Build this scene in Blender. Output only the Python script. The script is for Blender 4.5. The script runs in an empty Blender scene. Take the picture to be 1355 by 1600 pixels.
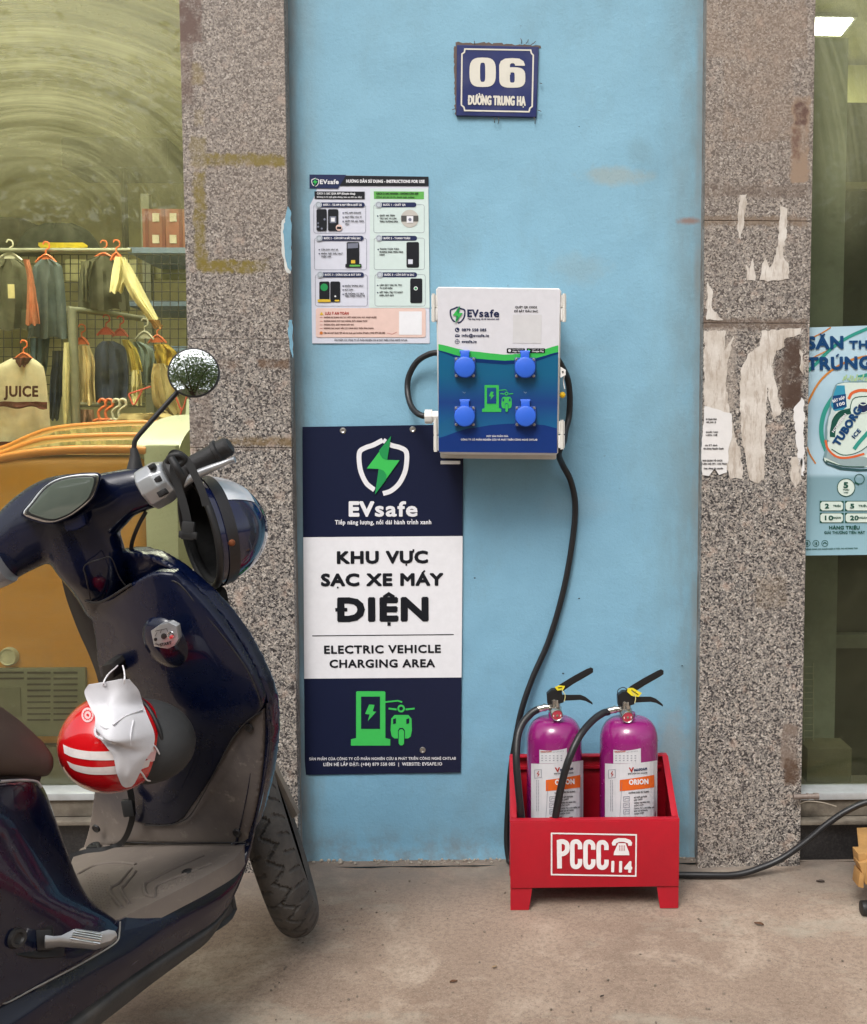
import bpy, bmesh, math, random, unicodedata
from mathutils import Vector, Matrix, noise
random.seed(7)
sc = bpy.context.scene
R = math.radians
V = Vector
# ------------------------------------------------------------------ camera, sky, sun, exposure
F_PX, CX, CY = 1500.0, 850.0, 800.0
CAM_D, CAM_H = 2.46, 1.0765
cam = bpy.data.cameras.new('camera'); cam_ob = bpy.data.objects.new('camera', cam)
sc.collection.objects.link(cam_ob); sc.camera = cam_ob
cam.sensor_fit = 'VERTICAL'; cam.sensor_height = 36.0; cam.lens = F_PX / 1600 * 36
cam.shift_x = (677.5 - CX) / 1600; cam.shift_y = (CY - 800) / 1600
cam.clip_start = 0.05; cam.clip_end = 300
CAM = V((0, -CAM_D, CAM_H))
cam_ob.location = CAM
ROT = (Matrix.Rotation(-R(1.53), 3, 'Z') @ Matrix.Rotation(R(90 - 3.81), 3, 'X'))
cam_ob.rotation_euler = ROT.to_euler()

SUN_EL, SUN_AZ = R(52), R(200)          # azimuth clockwise from +Y: behind the camera
w = bpy.data.worlds.new('World'); sc.world = w; w.use_nodes = True
nt = w.node_tree; bg = nt.nodes['Background']
sky = nt.nodes.new('ShaderNodeTexSky'); sky.sky_type = 'NISHITA'; sky.sun_disc = False
sky.sun_elevation = SUN_EL; sky.sun_rotation = SUN_AZ; sky.air_density = 1.0; sky.dust_density = 4.0
hs = nt.nodes.new('ShaderNodeHueSaturation'); hs.inputs['Saturation'].default_value = 0.25
nt.links.new(sky.outputs[0], hs.inputs['Color']); nt.links.new(hs.outputs[0], bg.inputs[0])
bg.inputs[1].default_value = 0.15
sun = bpy.data.lights.new('sun', 'SUN'); sun.energy = 1.25; sun.angle = R(20); sun.color = (1, .97, .93)
so = bpy.data.objects.new('sun', sun); sc.collection.objects.link(so)
sd = V((math.sin(SUN_AZ) * math.cos(SUN_EL), math.cos(SUN_AZ) * math.cos(SUN_EL), math.sin(SUN_EL)))
so.rotation_euler = sd.to_track_quat('Z', 'Y').to_euler(); so.location = (0, -6, 8)
sc.view_settings.view_transform = 'Standard'; sc.view_settings.look = 'None'
sc.view_settings.exposure = 0.55; sc.view_settings.gamma = 1; sc.view_settings.use_curve_mapping = False
sc.render.engine = 'CYCLES'
sc.cycles.max_bounces = 8; sc.cycles.transparent_max_bounces = 16; sc.cycles.use_denoising = True

# ------------------------------------------------------------------ surveying helpers
def ray(u, v):
    return (ROT @ V(((u - CX) / F_PX, -(v - CY) / F_PX, -1))).normalized()
def at(u, v, Y=0.0):
    r = ray(u, v); return CAM + r * ((Y - CAM.y) / r.y)
def dep(u, v, d):
    return at(u, v, -CAM_D + d)
def hit(u, v, p, n):
    r = ray(u, v); return CAM + r * ((p - CAM).dot(n) / r.dot(n))
def mpp(d):                                # metres per photo pixel at distance d
    return d / F_PX

# ------------------------------------------------------------------ mesh builder
class G:
    def __init__(s): s.v = []; s.f = []
    def add(s, vs, fs):
        b = len(s.v); s.v += [V(p) for p in vs]; s.f += [tuple(i + b for i in f) for f in fs]; return s
    def box(s, c, size, rot=None):
        a, b, d = [x / 2 for x in size]
        vs = [V((x, y, z)) for x in (-a, a) for y in (-b, b) for z in (-d, d)]
        if rot is not None: vs = [rot @ p for p in vs]
        return s.add([p + V(c) for p in vs], [(0, 1, 3, 2), (4, 6, 7, 5), (0, 4, 5, 1), (2, 3, 7, 6), (0, 2, 6, 4), (1, 5, 7, 3)])
    def hexa(s, q0, q1):                    # two quads (same winding) joined into a solid
        return s.add(list(q0) + list(q1), [(0, 1, 2, 3), (7, 6, 5, 4), (0, 4, 5, 1), (1, 5, 6, 2), (2, 6, 7, 3), (3, 7, 4, 0)])
    def cyl(s, p0, p1, r0, r1=None, n=24, caps=True):
        r1 = r0 if r1 is None else r1
        p0, p1 = V(p0), V(p1); ax = (p1 - p0).normalized()
        e = ax.orthogonal().normalized(); g = ax.cross(e)
        vs = []
        for p, r in ((p0, r0), (p1, r1)):
            vs += [p + (e * math.cos(2 * math.pi * i / n) + g * math.sin(2 * math.pi * i / n)) * r for i in range(n)]
        fs = [(i, (i + 1) % n, n + (i + 1) % n, n + i) for i in range(n)]
        if caps: fs += [tuple(range(n))[::-1], tuple(range(n, 2 * n))]
        return s.add(vs, fs)
    def lathe(s, prof, c, ax=(0, 0, 1), n=48, up=None):
        ax = V(ax).normalized(); e = ax.orthogonal().normalized(); g = ax.cross(e); c = V(c)
        vs = []; m = len(prof)
        for (r, h) in prof:
            vs += [c + ax * h + (e * math.cos(2 * math.pi * i / n) + g * math.sin(2 * math.pi * i / n)) * r for i in range(n)]
        fs = [(k * n + i, k * n + (i + 1) % n, (k + 1) * n + (i + 1) % n, (k + 1) * n + i) for k in range(m - 1) for i in range(n)]
        if prof[0][0] > 1e-6: fs.append(tuple(range(n))[::-1])
        if prof[-1][0] > 1e-6: fs.append(tuple(range((m - 1) * n, m * n)))
        return s.add(vs, fs)
    def tube(s, pts, r, n=10, sub=6, closed=False):
        pts = [V(p) for p in pts]
        if sub > 1: pts = spline(pts, sub, closed)
        rs = r if isinstance(r, (list, tuple)) else None
        m = len(pts); vs = []; e = None
        for i, p in enumerate(pts):
            a = pts[(i - 1) % m] if (i or closed) else pts[0]; b = pts[(i + 1) % m] if (i < m - 1 or closed) else pts[-1]
            t = (b - a).normalized()
            e = t.orthogonal().normalized() if e is None else (e - t * e.dot(t)).normalized()
            g = t.cross(e)
            rr = (rs[0] + (rs[1] - rs[0]) * i / (m - 1)) if rs else r
            vs += [p + (e * math.cos(2 * math.pi * k / n) + g * math.sin(2 * math.pi * k / n)) * rr for k in range(n)]
        fs = [(i * n + k, i * n + (k + 1) % n, ((i + 1) % m) * n + (k + 1) % n, ((i + 1) % m) * n + k)
              for i in range(m if closed else m - 1) for k in range(n)]
        if not closed: fs += [tuple(range(n))[::-1], tuple(range((m - 1) * n, m * n))]
        return s.add(vs, fs)
    def ell(s, c, rad, rot=None, n=24, m=14):
        vs = []; c = V(c)
        for j in range(1, m):
            t = math.pi * j / m
            for i in range(n):
                a = 2 * math.pi * i / n
                vs.append(V((rad[0] * math.sin(t) * math.cos(a), rad[1] * math.sin(t) * math.sin(a), rad[2] * math.cos(t))))
        vs += [V((0, 0, rad[2])), V((0, 0, -rad[2]))]
        if rot is not None: vs = [rot @ p for p in vs]
        k = (m - 1) * n
        fs = [(j * n + i, (j + 1) * n + i, (j + 1) * n + (i + 1) % n, j * n + (i + 1) % n) for j in range(m - 2) for i in range(n)]
        fs += [(k, i, (i + 1) % n) for i in range(n)] + [(k + 1, (m - 2) * n + (i + 1) % n, (m - 2) * n + i) for i in range(n)]
        return s.add([p + c for p in vs], fs)
    def sheet(s, rows, thick, su=4, sv=4, back=None):
        """rows of world points -> smooth surface with a back 'thick' metres behind it"""
        rows = [spline([V(p) for p in r], su) for r in rows]
        n = len(rows[0])
        cols = [spline([r[i] for r in rows], sv) for i in range(n)]
        m = len(cols[0]); g = [[cols[i][j] for i in range(n)] for j in range(m)]
        nr = [[None] * n for _ in range(m)]
        for j in range(m):
            for i in range(n):
                a = g[j][min(i + 1, n - 1)] - g[j][max(i - 1, 0)]; b = g[min(j + 1, m - 1)][i] - g[max(j - 1, 0)][i]
                q = a.cross(b)
                q = q.normalized() if q.length > 1e-12 else (g[j][i] - CAM).normalized()
                if q.dot(g[j][i] - CAM) < 0: q = -q
                if back is not None: q = back
                nr[j][i] = q
        vs = [g[j][i] for j in range(m) for i in range(n)] + [g[j][i] + nr[j][i] * thick for j in range(m) for i in range(n)]
        N = n * m; fs = []
        for j in range(m - 1):
            for i in range(n - 1):
                a = j * n + i; fs += [(a, a + n, a + n + 1, a + 1), (N + a, N + a + 1, N + a + n + 1, N + a + n)]
        for i in range(n - 1):
            a = i; fs.append((a, a + 1, N + a + 1, N + a)); a = (m - 1) * n + i; fs.append((a + 1, a, N + a, N + a + 1))
        for j in range(m - 1):
            a = j * n; fs.append((a + n, a, N + a, N + a + n)); a = j * n + n - 1; fs.append((a, a + n, N + a + n, N + a))
        return s.add(vs, fs)
def spline(P, sub, closed=False):
    if len(P) < 3 or sub < 2:
        if len(P) == 2 and sub > 1: return [P[0].lerp(P[1], k / sub) for k in range(sub + 1)]
        return P
    out = []; n = len(P)
    for i in range(n if closed else n - 1):
        if closed: p0, p1, p2, p3 = P[i - 1], P[i], P[(i + 1) % n], P[(i + 2) % n]
        else:
            p1, p2 = P[i], P[i + 1]
            p0 = P[i - 1] if i else p1 * 2 - p2; p3 = P[i + 2] if i < n - 2 else p2 * 2 - p1
        for k in range(sub):
            t = k / sub
            out.append(0.5 * ((2 * p1) + (p2 - p0) * t + (2 * p0 - 5 * p1 + 4 * p2 - p3) * t * t + (3 * p1 - p0 - 3 * p2 + p3) * t ** 3))
    if not closed: out.append(P[-1])
    return out

def world_loc(o):
    l = V((0, 0, 0))
    while o: l += o.location; o = o.parent
    return l
def finish(me, angle):
    for p in me.polygons: p.use_smooth = angle > 0
    if angle > 0: me.set_sharp_from_angle(angle=R(angle))
def build(g, name, mat, parent=None, smooth=35, bevel=0, seg=2, voxel=0, relax=0, origin=None, fix=True):
    bm = bmesh.new()
    bv = [bm.verts.new(p) for p in g.v]
    for f in g.f:
        try: bm.faces.new([bv[i] for i in f])
        except ValueError: pass
    if fix: bmesh.ops.recalc_face_normals(bm, faces=bm.faces)
    if bevel:
        es = [e for e in bm.edges if len(e.link_faces) == 2 and e.calc_face_angle(0) > R(25)]
        bmesh.ops.bevel(bm, geom=es, offset=bevel, segments=seg, profile=.6, affect='EDGES', clamp_overlap=True)
    me = bpy.data.meshes.new(name); bm.to_mesh(me); bm.free()
    if voxel:
        t = bpy.data.objects.new('temporary', me); sc.collection.objects.link(t)
        md = t.modifiers.new('r', 'REMESH'); md.mode = 'VOXEL'; md.voxel_size = voxel; md.use_smooth_shade = True
        if relax: ms = t.modifiers.new('s', 'SMOOTH'); ms.factor = .5; ms.iterations = relax
        dg = bpy.context.evaluated_depsgraph_get(); dg.update()
        m2 = bpy.data.meshes.new_from_object(t.evaluated_get(dg)); bpy.data.objects.remove(t); bpy.data.meshes.remove(me)
        me = m2; me.name = name
    if parent is not None: o0 = world_loc(parent)
    elif origin is not None: o0 = V(origin)
    else:
        xs = [v.co for v in me.vertices]
        o0 = V(((min(c.x for c in xs) + max(c.x for c in xs)) / 2, (min(c.y for c in xs) + max(c.y for c in xs)) / 2, min(c.z for c in xs)))
    me.transform(Matrix.Translation(-o0))
    finish(me, smooth)
    me.materials.clear(); me.materials.append(mat)
    o = bpy.data.objects.new(name, me); sc.collection.objects.link(o)
    if parent is not None: o.parent = parent
    else: o.location = o0
    return o
def thing(name, loc, label, cat, group=None):
    o = bpy.data.objects.new(name, None); o.empty_display_size = .05
    sc.collection.objects.link(o); o.location = loc; return tag(o, label, cat, group)
def tag(o, label, cat, group=None):
    o['label'] = label; o['category'] = cat
    if group: o['group'] = group
    return o
def struct(o): o['kind'] = 'structure'; return o

# ------------------------------------------------------------------ materials
def sr(r, g, b):                            # sRGB bytes -> linear
    f = lambda c: (c / 255) / 12.92 if c <= 10 else ((c / 255 + .055) / 1.055) ** 2.4
    return (f(r), f(g), f(b), 1)
class NT:
    def __init__(s, name):
        s.m = bpy.data.materials.new(name); s.m.use_nodes = True; s.t = s.m.node_tree
        s.b = s.t.nodes['Principled BSDF']; s.o = s.t.nodes['Material Output']
    def n(s, typ, **kw):
        x = s.t.nodes.new('ShaderNode' + typ)
        for k, v in kw.items(): setattr(x, k, v)
        return x
    def l(s, a, b): s.t.links.new(a, b)
    def put(s, sock, val):
        if hasattr(val, 'is_linked') or hasattr(val, 'links'): s.l(val, sock)
        else: sock.default_value = val
    def pos(s):
        if not hasattr(s, '_p'): s._p = s.n('NewGeometry').outputs['Position']
        return s._p
    def map(s, vec, scale=(1, 1, 1), loc=(0, 0, 0), rot=(0, 0, 0)):
        x = s.n('Mapping'); s.l(vec, x.inputs[0]); x.inputs['Scale'].default_value = scale
        x.inputs['Location'].default_value = loc; x.inputs['Rotation'].default_value = rot; return x.outputs[0]
    def noise(s, scale, detail=4, rough=.55, vec=None, dist=0, out=0):
        x = s.n('TexNoise'); x.inputs['Scale'].default_value = scale; x.inputs['Detail'].default_value = detail
        x.inputs['Roughness'].default_value = rough; x.inputs['Distortion'].default_value = dist
        s.l(vec if vec is not None else s.pos(), x.inputs['Vector']); return x.outputs[out]
    def vor(s, scale, vec=None, out='Color', feat='F1'):
        x = s.n('TexVoronoi'); x.feature = feat; x.inputs['Scale'].default_value = scale
        s.l(vec if vec is not None else s.pos(), x.inputs['Vector']); return x.outputs[out]
    def ramp(s, fac, stops, interp='LINEAR'):
        x = s.n('ValToRGB'); x.color_ramp.interpolation = interp; e = x.color_ramp.elements
        while len(e) < len(stops): e.new(.5)
        for i, (p, c) in enumerate(stops):
            e[i].position = p; e[i].color = c if isinstance(c, tuple) else (c, c, c, 1)
        s.put(x.inputs[0], fac); return x.outputs[0]
    def mix(s, fac, a, b, mode='MIX'):
        x = s.n('Mix', data_type='RGBA', blend_type=mode)
        s.put(x.inputs[0], fac); s.put(x.inputs[6], a); s.put(x.inputs[7], b); return x.outputs[2]
    def math(s, op, a, b=0.0, c=None):
        x = s.n('Math', operation=op); s.put(x.inputs[0], a); s.put(x.inputs[1], b)
        if c is not None: s.put(x.inputs[2], c)
        return x.outputs[0]
    def sep(s, vec=None):
        x = s.n('SeparateXYZ'); s.l(vec if vec is not None else s.pos(), x.inputs[0]); return x.outputs
    def step(s, val, a, b):                 # smoothstep a..b
        x = s.n('MapRange', interpolation_type='SMOOTHSTEP'); s.put(x.inputs[0], val)
        x.inputs[1].default_value = a; x.inputs[2].default_value = b; return x.outputs[0]
    def rect(s, X, Z, x0, x1, z0, z1, e=.004):
        a = s.math('MULTIPLY', s.step(X, x0 - e, x0 + e), s.step(X, x1 + e, x1 - e))
        b = s.math('MULTIPLY', s.step(Z, z0 - e, z0 + e), s.step(Z, z1 + e, z1 - e))
        return s.math('MULTIPLY', a, b)
    def bump(s, h, strength=.3, dist=.002):
        x = s.n('Bump'); x.inputs['Strength'].default_value = strength; x.inputs['Distance'].default_value = dist
        s.l(h, x.inputs['Height'])
        s.l(x.outputs[0], s.b.inputs['Normal']); return x
    def col(s, c): s.put(s.b.inputs['Base Color'], c)
    def rough(s, r): s.put(s.b.inputs['Roughness'], r)
MATS = {}
def M(name, col, rough=.5, metal=0, var=.12, vs=30, bump=0, bs=200, coat=0, spec=.5, dirt=None, dirtamt=.5, ds=12):
    if name in MATS: return MATS[name]
    t = NT(name)
    dark = tuple(c * (1 - var) for c in col[:3]) + (1,); lite = tuple(min(1, c * (1 + var)) for c in col[:3]) + (1,)
    c = t.mix(t.ramp(t.noise(vs, 5, .6), [(.3, 0.0), (.7, 1.0)]), dark, lite)
    if dirt:
        k = t.ramp(t.noise(ds, 7, .7), [(.45, 0.0), (.75, dirtamt)])
        c = t.mix(k, c, dirt)
        t.rough(t.math('ADD', t.math('MULTIPLY', k, .5), rough))
    else: t.rough(t.math('ADD', t.math('MULTIPLY', t.noise(vs * 3, 3), .12), max(rough - .06, .02)))
    t.col(c); t.b.inputs['Metallic'].default_value = metal; t.b.inputs['Coat Weight'].default_value = coat
    t.b.inputs['Coat Roughness'].default_value = .04; t.b.inputs['Specular IOR Level'].default_value = spec
    if bump: t.bump(t.noise(bs, 4), bump, .002)
    MATS[name] = t.m; return t.m
def ink(name, r, g, b, rough=.42): return M('ink ' + name, sr(r * .94, g * .94, b * .94), rough, var=.03, vs=60, spec=.25)

# ------------------------------------------------------------------ flat print: polygons, lines and lettering
LAYER = .0007
def flatY(Y): return lambda u, v, L: at(u, v, Y - L * LAYER)
class Pr:
    """prints on one surface; proj(u, v, layer) gives the world point"""
    def __init__(s, proj, root): s.p = proj; s.root = root
    def poly(s, pts, L, mat, name='print', parent=None):
        g = G(); g.add([s.p(u, v, L) for u, v in pts], [tuple(range(len(pts)))])
        return build(g, name, mat, parent or s.root, smooth=0, fix=False)
    def grid(s, x0, y0, x1, y1, L, mat, name='print', nx=12, ny=2):
        g = G(); vs = [s.p(x0 + (x1 - x0) * i / nx, y0 + (y1 - y0) * j / ny, L) for j in range(ny + 1) for i in range(nx + 1)]
        g.add(vs, [(j * (nx + 1) + i, j * (nx + 1) + i + 1, (j + 1) * (nx + 1) + i + 1, (j + 1) * (nx + 1) + i) for j in range(ny) for i in range(nx)])
        return build(g, name, mat, s.root, smooth=0, fix=False)
    def lines(s, segs, w, L, mat, name='print', sm=0):
        g = G()
        for k, (pts, closed) in enumerate(segs):
            if sm and len(pts) > 2: pts = [(p.x, p.y) for p in spline([V((a, b, 0)) for a, b in pts], sm, closed)]
            P = [V(p) for p in pts]; P = [p for q, p in enumerate(P) if q == 0 or (p - P[q - 1]).length > 1e-5]; n = len(P)
            if n < 2: continue
            dr = [(P[(i + 1) % n] - P[i]).normalized() for i in range(n if closed else n - 1)]
            A, B = [], []
            for i in range(n):
                if closed: d0, d1 = dr[i - 1], dr[i]
                else: d0, d1 = dr[max(i - 1, 0)], dr[min(i, n - 2)]
                n0 = V((-d0.y, d0.x)); n1 = V((-d1.y, d1.x)); m = n0 + n1
                m = m / max(m.length_squared, .6) * w if m.length > 1e-3 else n0 * w / 2
                A.append(P[i] - m); B.append(P[i] + m)
            LL = L + .03 * (k % 5)
            g.add([s.p(p.x, p.y, LL) for p in A + B], [(i, n + i, n + (i + 1) % n, (i + 1) % n) for i in range(n if closed else n - 1)])
        return build(g, name, mat, s.root, smooth=0, fix=False)
    def text(s, body, u0, v0, u1, v1, cap, L, mat, bold=0.0, name='lettering', slant=0):
        polys, segs, width = layout(body); bold *= .8 if cap > 10 else .62
        a = V((u0, v0)); ax = V((u1, v1)) - a; ln = ax.length; ax.normalize(); up = V((ax.y, -ax.x))
        sx = (ln - bold) / width; sy = (cap - bold * .8) / CAPH
        T = lambda p: a + ax * (bold / 2 + p[0] * sx + p[1] * sy * slant) + up * (bold * .4 + p[1] * sy)
        g = G()
        for vs, fs, be in polys:
            q = [T(p) for p in vs]
            g.add([s.p(p.x, p.y, L) for p in q], fs)
            if bold > .15:
                w = bold / 2
                for i, (x, y) in enumerate(be):
                    A, B = q[x], q[y]; d = B - A
                    if d.length < 1e-5: continue
                    d.normalize(); n = V((-d.y, d.x)) * w; A2 = A - d * w * .5; B2 = B + d * w * .5
                    LL = L + .05 + .7 * (i + .5) / len(be)
                    g.add([s.p(p.x, p.y, LL) for p in (A2 - n, A2 + n, B2 + n, B2 - n)], [(0, 1, 2, 3)])
        wst = max(bold, cap * .13)
        k = 0
        for sg in segs:
            q = [T(p) for p in sg]
            for i in range(len(q) - 1):
                A, B = q[i], q[i + 1]; d = B - A; k += 1
                if d.length < 1e-5: d = V((1, 0)); A = A - d * wst * .1; B = B + d * wst * .1
                d = d.normalized(); n = V((-d.y, d.x)) * wst / 2
                A2 = A - d * wst * .35; B2 = B + d * wst * .35
                g.add([s.p(p.x, p.y, L + .78 + .03 * (k % 5)) for p in (A2 - n, A2 + n, B2 + n, B2 - n)], [(0, 1, 2, 3)])
        return build(g, name, mat, s.root, smooth=0, fix=False)
GL = {}
def _mesh(body):
    c = bpy.data.curves.new('glyph', 'FONT'); c.body = body; c.resolution_u = 3
    o = bpy.data.objects.new('glyph', c); me = o.to_mesh()
    vs = [(p.co.x, p.co.y) for p in me.vertices]; fs = [tuple(p.vertices) for p in me.polygons]
    o.to_mesh_clear(); bpy.data.objects.remove(o); bpy.data.curves.remove(c)
    return vs, fs
def glyph(ch):
    if ch in GL: return GL[ch]
    vs, fs = _mesh(ch) if ch != ' ' else ([], [])
    cnt = {}
    for f in fs:
        for i in range(len(f)):
            e = tuple(sorted((f[i], f[(i + 1) % len(f)]))); cnt[e] = cnt.get(e, 0) + 1
    be = [e for e, c in cnt.items() if c == 1]
    adv = max(p[0] for p in _mesh('|' + ch + '|')[0]) - BAR
    GL[ch] = (vs, fs, be, adv); return GL[ch]
TRACK = 0.05
BAR = max(p[0] for p in _mesh('||')[0])
CAPH = max(p[1] for p in _mesh('H')[0])
def layout(body):
    x = 0; polys = []; segs = []; xm = 0; x0 = None
    for ch in body:
        dec = unicodedata.normalize('NFD', ch); base = dec[0]; marks = dec[1:]; bar = False
        if base in 'đĐ': bar = True; base = 'D' if base == 'Đ' else 'd'
        vs, fs, be, adv = glyph(base)
        if marks and base == 'i': pass
        if vs:
            gx0 = min(p[0] for p in vs); gx1 = max(p[0] for p in vs); top = max(p[1] for p in vs)
            if x0 is None: x0 = x + gx0
            polys.append(([(p[0] + x, p[1]) for p in vs], fs, be)); xm = x + gx1
            c = x + (gx0 + gx1) / 2; k = CAPH; y = top + .1 * k; w = .16 * k
            stack = 0
            for m in sorted(marks, key=lambda m: {'\u031b': 0, '\u0323': 0}.get(m, 1 if m in '\u0302\u0306' else 2)):
                yy = y + stack * .2 * k
                if m == '\u0301': segs.append([(c - .02 * k, yy), (c + .12 * k, yy + .16 * k)])
                elif m == '\u0300': segs.append([(c + .02 * k, yy), (c - .12 * k, yy + .16 * k)])
                elif m == '\u0302': segs.append([(c - w, yy), (c, yy + .13 * k), (c + w, yy)]); stack += 1
                elif m == '\u0306': segs.append([(c - w, yy + .13 * k), (c - w * .5, yy + .03 * k), (c + w * .5, yy + .03 * k), (c + w, yy + .13 * k)]); stack += 1
                elif m == '\u0303': segs.append([(c - w, yy + .02 * k), (c - w * .3, yy + .1 * k), (c + w * .3, yy + .02 * k), (c + w, yy + .1 * k)])
                elif m == '\u0309': segs.append([(c - .07 * k, yy + .14 * k), (c + .05 * k, yy + .14 * k), (c + .02 * k, yy)])
                elif m == '\u0323': segs.append([(c, -.19 * k), (c, -.19 * k)])
                elif m == '\u031b': segs.append([(x + gx1 - .04 * k, top * .92), (x + gx1 + .09 * k, top * .98), (x + gx1 + .11 * k, top * 1.16)])
            if bar: yb = .5 * CAPH if base == 'D' else .82 * top; s0 = gx0 - .09 * k if base == 'D' else gx1 - .3 * k; segs.append([(x + s0, yb), (x + s0 + .36 * k, yb)])
        x += adv + TRACK
    x0 = x0 or 0
    polys = [([(p[0] - x0, p[1]) for p in vs], fs, be) for vs, fs, be in polys]
    segs = [[(p[0] - x0, p[1]) for p in s] for s in segs]
    return polys, segs, max(xm - x0, 1e-3)
def rrect(x0, y0, x1, y1, r, n=4):
    out = []
    for cx, cy, a in ((x1 - r, y0 + r, -90), (x1 - r, y1 - r, 0), (x0 + r, y1 - r, 90), (x0 + r, y0 + r, 180)):
        out += [(cx + r * math.cos(R(a + 90 * i / n)), cy + r * math.sin(R(a + 90 * i / n))) for i in range(n + 1)]
    return out
def disc(cx, cy, r, n=24, ry=None):
    ry = ry or r
    return [(cx + r * math.cos(2 * math.pi * i / n), cy + ry * math.sin(2 * math.pi * i / n)) for i in range(n)]

# ================================================================== THE PLACE
PF = -0.06                                  # front of the granite pillars (the blue wall is the plane Y = 0)
def X(u, v, Y=PF): return at(u, v, Y).x
def Z(u, v, Y=PF): return at(u, v, Y).z
LX0, LX1 = X(292, 500), X(456, 700)
RX0, RX1 = X(1097, 700), X(1262, 700)
# ---- ground: worn concrete
t = NT('worn concrete'); P3 = t.pos()
c = t.mix(t.ramp(t.noise(1.6, 6, .6), [(.3, 0.0), (.7, 1.0)]), sr(136, 115, 99), sr(164, 144, 127))
c = t.mix(t.ramp(t.noise(5, 8, .7, dist=.6), [(.5, 0.0), (.66, .75)]), c, sr(184, 166, 148))
c = t.mix(t.ramp(t.noise(2.7, 6, .65, vec=t.map(P3, loc=(4, 2, 0))), [(.52, 0.0), (.7, .6)]), c, sr(112, 94, 80))
c = t.mix(t.ramp(t.noise(90, 3, .6), [(.35, .35), (.55, 0.0)]), c, sr(98, 84, 72))
c = t.mix(t.ramp(t.noise(330, 2), [(.34, .3), (.44, 0.0), (1, 0.0)]), c, sr(186, 170, 154)); c = t.mix(t.ramp(t.noise(260, 2, vec=t.map(P3, loc=(1, 1, 1))), [(.34, .4), (.41, 0.0), (1, 0.0)]), c, sr(92, 76, 64))
sp = t.vor(9, out='Distance'); c = t.mix(t.ramp(sp, [(.03, .55), (.06, 0.0)]), c, sr(78, 72, 68))
c = t.mix(t.ramp(t.noise(2.2, 5, .7, vec=t.map(P3, loc=(9, 5, 1), scale=(1, 2.2, 1))), [(.55, 0.0), (.68, .35)]), c, sr(178, 176, 160))
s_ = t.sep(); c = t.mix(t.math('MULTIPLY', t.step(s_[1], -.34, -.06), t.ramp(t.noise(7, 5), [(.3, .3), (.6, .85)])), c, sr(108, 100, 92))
t.col(c); t.rough(.86)
t.bump(t.math('ADD', t.noise(150, 6, .7), t.math('MULTIPLY', t.noise(8, 4), 2)), .7, .0022)
CONC = t.m
g = G(); nx, ny = 150, 60
gx = lambda i: -2.2 + 4.4 * i / nx
gy = lambda j: -2.4 + 2.36 * j / ny
vs = []
for j in range(ny + 1):
    for i in range(nx + 1):
        x, y = gx(i), gy(j)
        e = min(1, min(i, nx - i, j) / 6)
        near = max(0, (y + .16) / .12)
        vs.append(V((x, y, e * (.004 * noise.noise(V((x * 3, y * 3, 0))) + .0016 * noise.noise(V((x * 17, y * 17, 4))) - .001) + near * .006 * noise.noise(V((x * 9, y * 9, 2))))))
g.add(vs, [(j * (nx + 1) + i, j * (nx + 1) + i + 1, (j + 1) * (nx + 1) + i + 1, (j + 1) * (nx + 1) + i) for j in range(ny) for i in range(nx)])
x0, x1, y0, y1 = gx(0), gx(nx), gy(0), gy(ny)
for a, b, c_, d in ((-60, x0, -90, y1), (x1, 60, -90, y1), (x0, x1, -90, y0), (-60, 60, y1, 12)):
    g.add([(a, c_, 0), (b, c_, 0), (b, d, 0), (a, d, 0)], [(0, 1, 2, 3)])
struct(build(g, 'ground', CONC, smooth=60, origin=(0, 0, 0)))

# ---- blue plaster wall
t = NT('blue plaster'); P3 = t.pos(); s_ = t.sep()
c = t.mix(t.ramp(t.noise(1.7, 5, .6), [(.3, 0.0), (.7, 1.0)]), sr(114, 160, 185), sr(131, 178, 201))
c = t.mix(t.math('MULTIPLY', t.step(s_[2], .9, 2.2), .5), c, sr(128, 172, 190))
c = t.mix(t.math('MULTIPLY', t.step(s_[2], .9, .1), .35), c, sr(108, 164, 196))
c = t.mix(t.ramp(t.noise(3.5, 7, .7, vec=t.map(P3, scale=(1, 1, .5), loc=(2, 0, 3))), [(.5, 0.0), (.72, .5)]), c, sr(112, 142, 152))
edge = t.math('MAXIMUM', t.step(s_[0], LX1 + .1, LX1), t.step(s_[0], RX0 - .12, RX0 - .005))
c = t.mix(t.math('MULTIPLY', edge, t.ramp(t.noise(9, 6, .7, vec=t.map(P3, scale=(1.5, 1, .4))), [(.35, .1), (.6, .75)])), c, sr(118, 140, 146))
edg2 = t.math('MAXIMUM', t.step(s_[0], LX1 + .022, LX1 + .004), t.step(s_[0], RX0 - .02, RX0 - .004))
c = t.mix(t.math('MULTIPLY', edg2, t.ramp(t.noise(14, 4, .6, vec=t.map(P3, scale=(1, 1, .4))), [(.35, .2), (.65, .85)])), c, sr(128, 136, 136))
low = t.step(s_[2], .12, .0)
c = t.mix(t.math('MULTIPLY', low, t.ramp(t.noise(16, 6, .7), [(.4, 0.0), (.65, .7)])), c, sr(118, 120, 115))
c = t.mix(t.math('MULTIPLY', t.ramp(t.noise(28, 5, .8), [(.66, 0.0), (.73, .7)]), t.ramp(t.noise(2.3, 2), [(.5, 0.0), (.6, 1.0)])), c, sr(84, 92, 95))
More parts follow.
